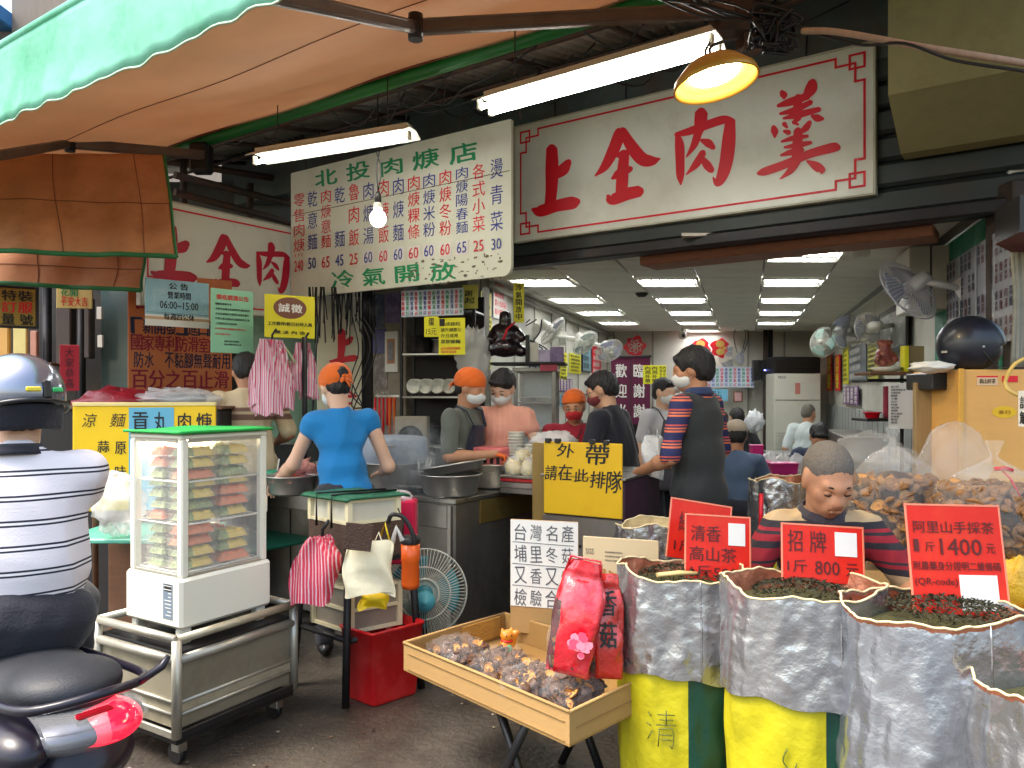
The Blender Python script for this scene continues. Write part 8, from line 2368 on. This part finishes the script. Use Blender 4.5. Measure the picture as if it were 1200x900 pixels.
for k, (x, z, col_) in enumerate(((.09, 1.117, (c(206, 200, 150))), (.22, 1.117, c(120, 140, 80)), (.1, 1.377, c(140, 100, 70)), (.22, 1.377, c(200, 200, 206)), (.15, .853, c(190, 170, 120)))):
  o = basin('side_dish', ['pale dish on the middle shelf of the glass cabinet', 'green dish on the middle shelf of the glass cabinet', 'brown braised dish on the upper shelf of the glass cabinet', 'white dish on the upper shelf of the glass cabinet', 'dish on the floor of the glass cabinet'][k], GM @ Vc((x, .18, z)), .055, .035, m=M_white, food=mat('dish_%d' % k, col_, .6, var=.4, scale=40, bump=.7), cat='dish')
stt = thing('deity_statue', 'dark glossy seated statue with red sash on a shelf above the cooks', 'statue', tuple(P(592, 418, 6.3)), R(10)); stt.scale = (1.1, 1.1, 1.1)
sdf_obj('figure', [ell((0, 0, .07), (.12, .09, .075)), ell((0, 0, .17), (.085, .07, .085)), ell((0, -.01, .28), (.045, .045, .05)), cap((-.07, 0, .2), (-.12, -.06, .12), .035, .03), cap((.07, 0, .2), (.12, -.05, .14), .035, .03), ell((0, .0, .315), (.038, .036, .02)), ell((-.12, -.03, .05), (.05, .05, .05)), ell((.12, -.02, .04), (.05, .05, .04))], mat('dark_lacquer', c(40, 26, 30), .25, var=.5, scale=18, coat=.6), stt, .01, .012, disp=wrinkle(.003, 60, 3))
MB().tube([(.06, -.07, .25), (.0, -.09, .2), (-.03, -.1, .12)], .014, 6, flat=(1, .5)).build('sash', M_red, stt)
t = thing('wall_shelf', 'dark shelf with packets of goods under the statue', 'shelf', tuple(P(575, 425, 6.35)), R(-8))
MB().bb((0, -.1, -.02), (.62, .25, 0), .004).build('board', M_dk, t)
MB().bb((.33, -.06, .001), (.40, .0, .16), .004).build('packet', M_ivory, t); MB().bb((.41, -.09, .001), (.5, -.02, .10), .004).build('packet', mat('lilac_packet', c(180, 170, 200), .4, var=.5, scale=20), t)
MB().bb((.42, -.10, -.075), (.56, -.085, -.022), .002).build('packet', mat('red_blue_packet', c(150, 40, 60), .4, var=.8, scale=10), t)
MB().bb((.3, -.09, -.0), (.33, -.04, .22), .003).build('packet', M_dark, t); MB().bb((.5, -.09, .001), (.61, -.05, .12), .003).build('packet', M_pho[3], t)
wallsheet('picture_sheet', 'pale print with pictures on the left wall beside the first fan', 'poster', 617, 652, 405, 432, mat('pale_print', c(190, 196, 206), .5, var=.3, scale=20), rows=4, seed=15)
wallsheet('menu_sheet', 'purple and white menu slips low on the left wall beside the glass cabinet', 'notice', 618, 648, 440, 458, M_purp, cols=7, ink=M_paper, seed=16)

# burgundy curtain at the back
cu, w_, h_ = px_panel('door_curtain', 'burgundy door curtain with white characters at the back left', 'curtain', 716, 11.6, 762, 11.5, 419, 497, mat('burgundy', c(96, 22, 60), .8, var=.15), th=.02, part='cloth')
q = MB()
for i in range(2):
  for j in range(3): put_text(q, '歡迎光臨謝謝'[i * 3 + j], w_ * (.12 + .46 * i), h_ * (.70 - .30 * j), w_ * .28, h_ * .20, bold=.03)
q.build('lettering', M_paper, cu)
q = MB(); q.bb((-.02, -.02, h_), (w_ + .02, .03, h_ + .03), .005); q.build('rod', M_dk, cu)
MB().bb((w_ * .49, -.004, 0), (w_ * .51, -.0005, h_)).build('slit', M_dk, cu)
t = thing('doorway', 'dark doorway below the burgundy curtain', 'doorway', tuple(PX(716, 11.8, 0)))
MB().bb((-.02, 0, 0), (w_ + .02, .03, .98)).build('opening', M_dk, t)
def blob_paper(label, px, py, Y, r, seed, name='paper_ornament'):
  t = thing(name, label, 'ornament', tuple(P(px, py, Y))); rr = random.Random(seed)
  q = MB(); n = 48; q.v = [(cos(6.2832 * i / n) * r * (1 + .16 * sin(i * 6.2832 / n * 6 + seed)), 0, sin(6.2832 * i / n) * r * (1 + .14 * cos(i * 6.2832 / n * 5))) for i in range(n)]
  q.v += [(x, .012, z) for x, _, z in q.v]; q.f = [list(range(n)), list(range(2 * n - 1, n - 1, -1))] + [[i, n + i, n + (i + 1) % n, (i + 1) % n] for i in range(n)]; q.m = [0] * len(q.f); q.sm = [False] * len(q.f)
  q.build('paper', M_red, t)
  return t, rr
t, rr_ = blob_paper('red round papercut ornament high on the back wall left', 744, 406, 12.9, .17, 1)
q = MB()
for k in range(7):
  a = k * .9; q.tube([(cos(a + b_) * .06 + cos(a) * .06, -.004, sin(a + b_) * .06 + sin(a) * .06) for b_ in np.linspace(0, 5.2, 12)], .007, 5)
q.build('cut_lines', M_ivory, t)
for k, px in enumerate((821, 844)):
  t, rr_ = blob_paper(['red and gold festive papercut on the back wall, the left one of the pair', 'red and gold festive papercut on the back wall, the right one of the pair'][k], px, 408, 12.9, .155, 3 + k)
  q = MB(); n = 20
  for (cx, cz, s, off_) in ((0, .07, .075, 0), (0, -.06, .07, 1), (-.07 + .14 * k, .0, .03, 2)):
    o = len(q.v); q.v += [(cx + cos(6.2832 * i / n) * s, -.003 - off_ * .001, cz + sin(6.2832 * i / n) * s * .8) for i in range(n)]; q.f.append(list(range(o, o + n))); q.m.append(0); q.sm.append(False)
  q.build('gold_patch', mat('gold_paper', c(226, 180, 90), .5, var=.3, scale=14), t)
bm_, w_, h_ = px_panel('wall_menu', 'long pale blue menu sheet with coloured columns on the back wall', 'menu board', 818, 12.8, 884, 12.8, 430, 454, mat('menu_bluish'), th=.01)
mini_menu(bm_, w_, h_, 13, (M_blue, M_grn, M_red), 4, 8)
bm_, w_, h_ = px_panel('notice_sheet', 'light blue notice below the long menu on the back wall', 'notice', 825, 12.8, 853, 12.8, 456, 470, mat('sky_sheet', c(120, 190, 220), .5), th=.01)
q = MB(); lines(q, .03, w_ - .03, .03, h_ - .02, 2, .06, 18); q.build('lettering', M_blk, bm_)
bm_, w_, h_ = px_panel('framed_picture', 'small pinkish framed picture on the back wall by the menu', 'picture', 861, 12.8, 869, 12.8, 460, 470, mat('pinkish', c(190, 150, 150), .5), th=.02, frame=M_wood)
bm_, w_, h_ = px_panel('wall_sheet', 'cream sheet with brown blocks on the back wall left of the vest man', 'notice', 767, 12.6, 800, 12.6, 452, 492, M_ivory, th=.01)
q = MB()
for i in range(3):
  for j in range(4): put_text(q, '肉飯麵湯', w_ * (.1 + .3 * i), h_ * (.78 - .23 * j), w_ * .2, h_ * .15, bold=.05)
q.build('lettering', mat('brown_print'), bm_)
for k, (px0, px1) in enumerate(((754, 772), (772, 781))):
  bm_, w_, h_ = px_panel('yellow_notice', ['yellow notice board hung before the back wall left of the vest man', 'narrower yellow notice just right of the larger hung one'][k], 'notice', px0, 9.8, px1, 9.8, 428, 450 if k == 0 else 446, M_nyel, th=.03)
  q = MB()
  for i in range(2): put_col(q, '內用外帶', w_ * (.12 + .45 * i), h_ * .95, w_ * .32, h_ * .9, bold=.03)
  q.build('lettering', M_blk, bm_)
# camera, speakers, pipes
t = thing('security_camera', 'small white dome camera hanging from the ceiling at the back wall', 'camera', tuple(P(800, 393, 12.6)))
MB().sph((0, 0, 0), .07, 16).build('housing', M_white, t); MB().sph((0, -.055, -.01), .03, 10).build('lens', M_black, t); MB().cyl((0, 0, .05), (0, 0, .12), .03).build('mount', M_white, t)
t = thing('smoke_detector', 'round smoke detector on the ceiling panels', 'detector', (PX(752, 8.1, 0).x, 8.1, CEIL - .001))
MB().lathe([(0, -.04), (.04, -.04), (.06, -.02), (.07, 0), (0, 0)], n=24).build('body', M_dark, t)
t = thing('ceiling_sensor', 'white round sensor near the front of the ceiling', 'sensor', (PX(1010, 5.55, 0).x, 5.55, CEIL - .001))
MB().lathe([(0, -.07), (.05, -.07), (.06, -.05), (.06, -.02), (.08, 0), (0, 0)], n=24).build('body', M_ivory, t)
for k, px in enumerate((885, 894)):
  t = thing('loudspeaker', ['black speaker box on the back wall, left one', 'black speaker box with blue light on the back wall, right one'][k], 'speaker', tuple(P(px, 446, 12.8)))
  MB().bb((-.06, -.1, 0), (.06, 0, .34), .008).build('cabinet', M_black, t)
  q = MB(); q.cyl((0, -.101, .1), (0, -.106, .1), .04, n=16); q.cyl((0, -.101, .24), (0, -.106, .24), .03, n=16); q.build('cone', M_dark, t)
  if k: MB().box((0, -.104, .17), (.03, .004, .012), .002).build('light', mat('blue_led', c(60, 60, 255), .3, var=0, emit=6, ecol=(.2, .2, 1)), t)
for k, px in enumerate((897, 903)):
  o = MB().cyl(PX(px, 12.9, .0), PX(px, 12.9, CEIL), .04, n=10).build('pipe', M_dark if k else mat('brown_pipe', c(72, 56, 48), .6)); tag(o, ['brown vertical pipe at the back beside the speakers', 'dark vertical pipe at the back left of the air conditioner'][k], 'pipe')
# floor-standing air conditioner
ap = PX(907, 12.3, 0); aw_ = PX(962, 12.3, 0).x - ap.x; ah = P(0, 418, 12.3).z
ac = thing('air_conditioner', 'tall cream floor-standing air conditioner with dark top grille at the back', 'air conditioner', tuple(ap))
MB().bb((0, 0, 0), (aw_, .4, ah - .27), .01).build('cabinet', M_ivory, ac); MB().bb((0, .01, ah - .265), (aw_, .4, ah), .01).build('top', M_dark, ac)
for k in range(6): MB().bb((.02, -.015, ah - .25 + k * .038), (aw_ - .02, .005, ah - .235 + k * .038), .003).build('louvre', M_black, ac)
MB().bb((.02, -.006, ah - .70), (aw_ - .02, -.0005, ah - .69)).build('seam', M_dark, ac)
for k in range(14): MB().bb((.04, -.012, .15 + k * .05), (aw_ - .04, -.001, .175 + k * .05), .003).build('intake_slat', M_ivory, ac)
q = MB(); put_text(q, 'TECO', .06, ah - .35, .13, .04, y=-.003, bold=.03); q.build('lettering', M_blk, ac)
MB().bb((aw_ * .45, -.004, ah - .6), (aw_ * .56, -.0005, ah - .42)).build('red_label', mat('pale_red', c(190, 120, 110), .5), ac)

# right wall things
M_gwall = mat('green_wall', c(20, 128, 96), .5, var=.12, scale=3, dirt=c(16, 84, 66), dirt_amt=.4)
gwt = thing('wall_panel', 'glossy green wall boards carrying the price tiles at right', 'panel', (WR(4.22) - .02, 4.22, 0), math.atan2(1, .3065))
for k in range(6):
  MB().bb((.004 + k * .26, 0, 1.40), (.256 + k * .26, .012, 2.48), .003).build('board', M_gwall, gwt)
ra = math.atan2(-1, -.3065)
for k, (pxr, pxl, y0r, y1r) in enumerate(((1200, 1176, 0, 0), (1175, 1155, 0, 0), (1153, 1135, 0, 0), (1133, 1118, 0, 0))):
  Ya, Yb = rwall(pxl), rwall(pxr)
  a = PX(pxl, Ya, 0) + Vc((-.05, 0, 0)); b = PX(pxr, Yb, 0) + Vc((-.05, 0, 0)); d = b - a
  t = panel('price_tiles', ['price tile board nearest the street on the green wall', 'second price tile board from the street on the green wall', 'third price tile board from the street on the green wall', 'deepest price tile board on the green wall'][k], 'menu board', (a.x, a.y, 1.72 + .02 * k), math.atan2(d.y, d.x), d.length, .62 - .02 * k, mat('tile_board', c(160, 166, 180), .35, var=.06, coat=.4), th=.01)
  q = MB(); q2 = MB(); rr_ = random.Random(k + 70)
  for i in range(4):
    for j in range(4):
      if rr_.random() < .12: continue
      x0 = d.length * (i + .18) / 4; z0 = (.60 - .02 * k) * (j + .12) / 4; tgt = q2 if rr_.random() < .3 else q
      put_col(tgt, ''.join(rr_.choice('肉焿麵飯湯菜') for _ in range(2)), x0, z0 + .125, d.length / 4 * .62, .115, bold=.04, res=1, y=-.003)
  q.build('lettering', M_navy, t); q2.build('lettering', mat('dark_red_ink'), t)
wallsheet('framed_picture', 'grey framed certificate on the right wall below the big fan', 'picture', 1037, 1070, 412, 452, mat('grey_picture', c(120, 122, 116), .3, var=.2), 'r', off=.03, frame=M_dark) if False else None
def rsheet(name, label, cat, px0, px1, yt, yb, m, **k):
  Y0, Y1 = rwall(px0), rwall(px1)
  a = P(px0, 0, Y0) ; a = PX(px0, Y0, 0) + Vc((-.05, 0, 0)); b = PX(px1, Y1, 0) + Vc((-.05, 0, 0)); Ym = (Y0 + Y1) / 2
  z0, z1 = EYE + (460 - yb) / 900 * Ym, EYE + (460 - yt) / 900 * Ym; d = b - a
  rows = k.pop('rows', None); ink = k.pop('ink', M_blk); seed = k.pop('seed', 1); col_ = k.pop('cols', None)
  t = panel(name, label, cat, (a.x, a.y, z0), math.atan2(d.y, d.x), d.length, z1 - z0, m, th=.01, **k)
  if rows: q = MB(); lines(q, d.length * .06, d.length * .94, (z1 - z0) * .05, (z1 - z0) * .95, rows, (z1 - z0) / rows * .6, seed); q.build('lettering', ink, t)
  if col_:
    q = MB()
    for i in range(col_): put_col(q, '招財進寶平安大吉'[i % 4:i % 4 + 4], d.length * (i + .2) / col_, (z1 - z0) * .95, d.length / col_ * .6, (z1 - z0) * .9, bold=.03, res=1)
    q.build('lettering', ink, t)
  return t
rsheet('framed_picture', 'grey framed certificate on the right wall below the big fan', 'picture', 1037, 1068, 366, 408, mat('grey_picture', c(150, 152, 146), .25, var=.2), frame=M_dark, fr_w=.05)
rsheet('red_couplet', 'narrow red couplet on the right wall by the teal fan', 'couplet', 972, 978, 416, 458, M_red, cols=1, ink=M_nyel)
rsheet('red_couplet', 'second narrow red couplet right of the first on the right wall', 'couplet', 982, 988, 416, 458, M_red, cols=1, ink=M_nyel)
rsheet('poster', 'dark poster with silver print on the right wall', 'poster', 999, 1020, 404, 447, mat('slate_poster', c(96, 104, 108), .4, var=.2), rows=4, ink=M_paper, seed=31)
rsheet('yellow_notice', 'yellow strip left of the dark poster on the right wall', 'notice', 992, 998, 400, 450, M_nyel, rows=8, seed=32)
rsheet('yellow_notice', 'yellow strip right of the dark poster on the right wall', 'notice', 1022, 1034, 395, 445, M_nyel2, rows=8, seed=33)
rsheet('purple_notice', 'purple slips in a row below the dark poster on the right wall', 'notice', 992, 1010, 453, 474, M_purp, cols=4, ink=M_paper)
rsheet('poster', 'red poster near the back end of the right wall', 'poster', 963, 970, 418, 450, M_red, rows=4, ink=M_paper, seed=35)
rsheet('notice_sheet', 'pale blue slip low on the right wall near the diners', 'notice', 992, 998, 478, 498, mat('pale_blue_sheet'), rows=4, seed=36)
ls2, w_, h_ = px_panel('price_list', 'white typed price list hanging beside the timber boards', 'notice', 1041, 4.6, 1073, 4.5, 449, 502, mat('list_paper', c(196, 198, 204), .6, var=.05), th=.004)
q = MB(); lines(q, .015, w_ * .7, h_ * .1, h_ * .95, 13, .012, 41, ends=[.5, .9, .6, .4, .4, .4, .4, .5, .4, .7, .5, .4, .4]); q.build('lettering', M_blk, ls2)
# shrine shelf with figure, lower shelf
t = thing('shrine_shelf', 'small shelf with deity figure and offerings on the right', 'shelf', tuple(P(1030, 436, 5.1)))
MB().bb((-.1, -.1, -.02), (.30, .15, 0), .004).build('board', M_wood, t); MB().bb((.16, -.06, .001), (.27, .02, .17), .003).build('box', mat('card_box2', c(150, 132, 96), .6, var=.1), t)
MB().bb((.13, -.08, .001), (.158, -.02, .17), .002).build('yellow_slip', M_nyel, t)
MB().lathe([(0, 0), (.06, .0), (.10, .03), (.0, .03)], n=20, c=(.04, -.02, 0)).build('dish', M_white, t)
fg = thing('deity_figure', 'small red and gold seated deity figure on the shrine shelf', 'figurine', tuple(P(1037, 430, 5.07)))
sdf_obj('figure', [ell((0, 0, .03), (.065, .05, .03)), ell((0, 0, .08), (.05, .04, .05)), ell((0, -.005, .135), (.03, .028, .032)), cap((-.035, 0, .16), (.035, 0, .16), .018), cap((-.04, 0, .09), (-.06, -.03, .05), .018), cap((.04, 0, .09), (.06, -.03, .05), .018)], mat('figure_red', c(130, 60, 54), .4, var=.8, scale=40, dirt=c(206, 150, 110), dirt_amt=.8, dscale=22), fg, .008, .008, disp=wrinkle(.004, 120, 6))
t = thing('corner_shelf', 'grey two-tier shelf with red bowls below the shrine', 'shelf', tuple(P(1012, 490, 5.3)))
for z, w2 in ((0, .34), (.27, .30)): MB().bb((-.02, -.1, z - .02), (w2, .15, z), .004).build('board', M_dark, t)
for x in (.32,): MB().bb((x - .01, .1, -1.22), (x + .01, .12, .3), .002).build('post', M_dark, t)
basin('bowl', 'small red bowl on the lower tier of the corner shelf', tuple(P(1022, 490, 5.28)), .05, .04, m=M_red)
t = thing('red_packet', 'pink and yellow packet standing on the corner shelf', 'packet', tuple(P(1040, 490, 5.3)))
MB().bb((-.02, 0, 0), (.03, .03, .22), .006).build('packet', mat('pink_packet', c(190, 60, 90), .5, var=.6, scale=18), t)
MB().bb((.035, .0, 0), (.06, .03, .12), .006).build('packet', M_nyel, t)
t = thing('grey_cabinet', 'grey metal locker doors low on the right wall', 'cabinet', (WR(5.6) - .4, 5.6, 0), math.atan2(1, .3065))
for k in range(3): MB().bb((.0 + .42 * k, 0, .05), (.40 + .42 * k, .03, 1.1), .006).build('door', mat('grey_metal_door', c(156, 160, 160), .45, .2, var=.08), t)
MB().bb((.0, .031, .0), (1.25, .3, 1.12), .004).build('body', M_dsteel, t)
t = thing('wall_duct', 'white boxed duct under the ceiling above the big fan', 'duct', (WR(5.3) - .02, 5.3, 2.03), math.atan2(1, .3065))
MB().bb((0, 0, 0), (.5, .26, .44), .006).build('duct', M_ivory, t)
MB().bb((-.006, .12, .0), (-.001, .13, .44)).build('seam', M_dark, t)
q = MB(); rr_ = random.Random(15)
for k in range(5): wire(q, [(rr_.uniform(-.1, .1), -.05, .0), (rr_.uniform(-.15, .1), -.08, -.2), (rr_.uniform(-.05, .15), -.06, -.45), (rr_.uniform(-.1, .2), -.05, -.7)], .010)
q.build('hose', mat('hose_grey', c(120, 120, 116), .5, var=.3), t)

# tables, bins and diners' things
def dtable(label, x, y, w_=.9, d_=.7, hgt=.74):
  t = thing('dining_table', label, 'table', (x, y, 0))
  MB().bb((-w_ / 2, -d_ / 2, hgt - .03), (w_ / 2, d_ / 2, hgt), .008).build('tabletop', mat('table_grey', c(110, 108, 104), .35, var=.15), t)
  for sx in (-1, 1):
    for sy in (-1, 1): MB().bb((sx * (w_ / 2 - .05) - .02, sy * (d_ / 2 - .05) - .02, 0), (sx * (w_ / 2 - .05) + .02, sy * (d_ / 2 - .05) + .02, hgt - .03), .003).build('leg', M_dark, t)
  return t
dtable('dining table in front of the diner in denim with pink bins', 2.20, 6.75, .9, .7)
dtable('dining table near the air conditioner', 3.5, 9.1, .9, .7); dtable('dining table behind the vest man under the wall menu', 2.3, 9.6, .9, .7); dtable('dining table of the black-haired diner', 2.72, 6.5, .7, .5)
M_mag = mat('magenta_plastic', c(196, 40, 120), .4, var=.08)
def bin_(label, x, y, z, w_, d_, h_, m, name='condiment_bin', cat='container'):
  t = thing(name, label, cat, (x, y, z))
  MB().add([(-w_ / 2 * .88, -d_ / 2 * .88, 0), (w_ / 2 * .88, -d_ / 2 * .88, 0), (w_ / 2 * .88, d_ / 2 * .88, 0), (-w_ / 2 * .88, d_ / 2 * .88, 0), (-w_ / 2, -d_ / 2, h_), (w_ / 2, -d_ / 2, h_), (w_ / 2, d_ / 2, h_), (-w_ / 2, d_ / 2, h_)],
       [(3, 2, 1, 0), (4, 5, 6, 7), (0, 1, 5, 4), (1, 2, 6, 5), (2, 3, 7, 6), (3, 0, 4, 7)]).build('box', m, t)
  MB().bb((-w_ / 2 - .006, -d_ / 2 - .006, h_ + .001), (w_ / 2 + .006, d_ / 2 + .006, h_ + .014), .004).build('rim', m, t)
  return t
x, y = 2.20, 6.55
bin_('wide magenta bin at the front of the dining table', 2.26, 6.42, .742, .22, .14, .11, M_mag)
bin_('small magenta box on the dining table, upper one of a pair', 2.20, 6.75, .742, .11, .1, .10, M_mag); bin_('magenta box with pale lid behind the wide bin', 2.22, 6.98, .742, .10, .1, .22, M_mag)
bin_('green plastic box on the left of the dining table', 1.98, 6.75, .742, .14, .12, .09, mat('sage_plastic', c(120, 150, 90), .4))
bin_('yellow tissue box on the rear dining table', 1.98, 7.05, .742, .10, .08, .12, mat('yellow_box', c(206, 176, 80), .4)); bin_('green tub with napkins on the dining table', 2.10, 7.02, .742, .10, .08, .12, mat('green_tub', c(90, 140, 110), .4))
for k, (x, y) in enumerate(((2.42, 6.85), (2.36, 7.05), (2.5, 6.7))):
  o = MB().sph((0, 0, 0), (.08, .06, .09), 18, disp=nb_(50 + k, .4)).build('plastic_bag', M_film2, None, (x, y, .81)); tag(o, ['clear bag of napkins on the dining table, nearest the bins', 'white cup stack bag behind the bins on the table', 'translucent bag at the right corner of the dining table'][k], 'bag')
o = MB().sph((0, 0, 0), (.09, .07, .11), 26, disp=nb_(60, .5, 4)).build('plastic_bag', mat('white_film', c(220, 222, 224), .4, var=.06, bump=.6), None, tuple(P(884, 494, 8.4))); tag(o, 'white plastic bag on the table beside the black-clad diner', 'bag')
flatbag('white plastic takeaway bag hanging from the vest man\'s hand', P(765, 512, 4.5), .13, .24, mat('white_film', c(220, 222, 224)), 9, R(-30))
t = thing('chair', 'red plastic chair back beside the yellow queue sign', 'chair', tuple(PX(739, 5.1, 0)), R(-20))
for x in (-.13, .13): MB().tube([(x, 0, .95), (x, .02, 0)], .02, 8).build('leg', M_rpack if False else mat('chair_red', c(170, 20, 50), .4, var=.1), t); MB().tube([(x, .35, .45), (x, .36, 0)], .02, 8).build('leg', mat('chair_red'), t)
MB().bb((-.16, -.01, .42), (.16, .36, .46), .01).build('seat', mat('chair_red'), t)
for k in range(4): MB().bb((-.13, -.012, .58 + k * .09), (.13, .012, .63 + k * .09), .006).build('back_slat', mat('chair_red'), t)
o = MB().sph((0, 0, 0), (.045, .035, .07), 18, disp=nb_(61, .4)).build('green_bag', mat('green_film', c(40, 170, 90), .4, bump=.5), None, tuple(P(750, 574, 4.55))); tag(o, 'small bright green plastic bag on the cabinet beside the queue sign', 'bag')
o = MB().sph((0, 0, 0), (.06, .05, .05), 18, disp=nb_(62, .4)).build('pink_bag', mat('pink_film2', c(206, 150, 170), .4, bump=.5), None, tuple(P(738, 566, 4.5))); tag(o, 'crumpled pink plastic bag beside the green one on the cabinet', 'bag')
t = thing('kitchen_counter', 'dim back counter with a white tray behind the man in navy', 'counter', tuple(PX(752, 8.6, 0)))
MB().bb((-.55, 0, 0), (.35, .5, .82), .006).build('body', M_dk, t); MB().bb((-.2, -.05, .9), (.25, .3, .915), .004).build('tray', M_ivory, t); MB().bb((-.15, 0, .821), (.2, .2, .898)).build('tray_stand', M_dark, t)
q = MB(); rr_ = random.Random(21)
for (px, Y) in ((868, 12.9), (627, 8.4)):
  o = P(px, 385, Y)
  for k in range(3): wire(q, [tuple(o + Vc((rr_.uniform(-.1, .1), 0, .1))), tuple(o + Vc((rr_.uniform(-.2, .2), 0, -.05))), tuple(o + Vc((rr_.uniform(-.1, .15), 0, -.25))), tuple(o + Vc((rr_.uniform(-.1, .1), 0, -.5)))], .008)
tag(q.build('loose_cables', M_black), 'black cables dangling on the walls beside the fans', 'cables', kind='stuff')
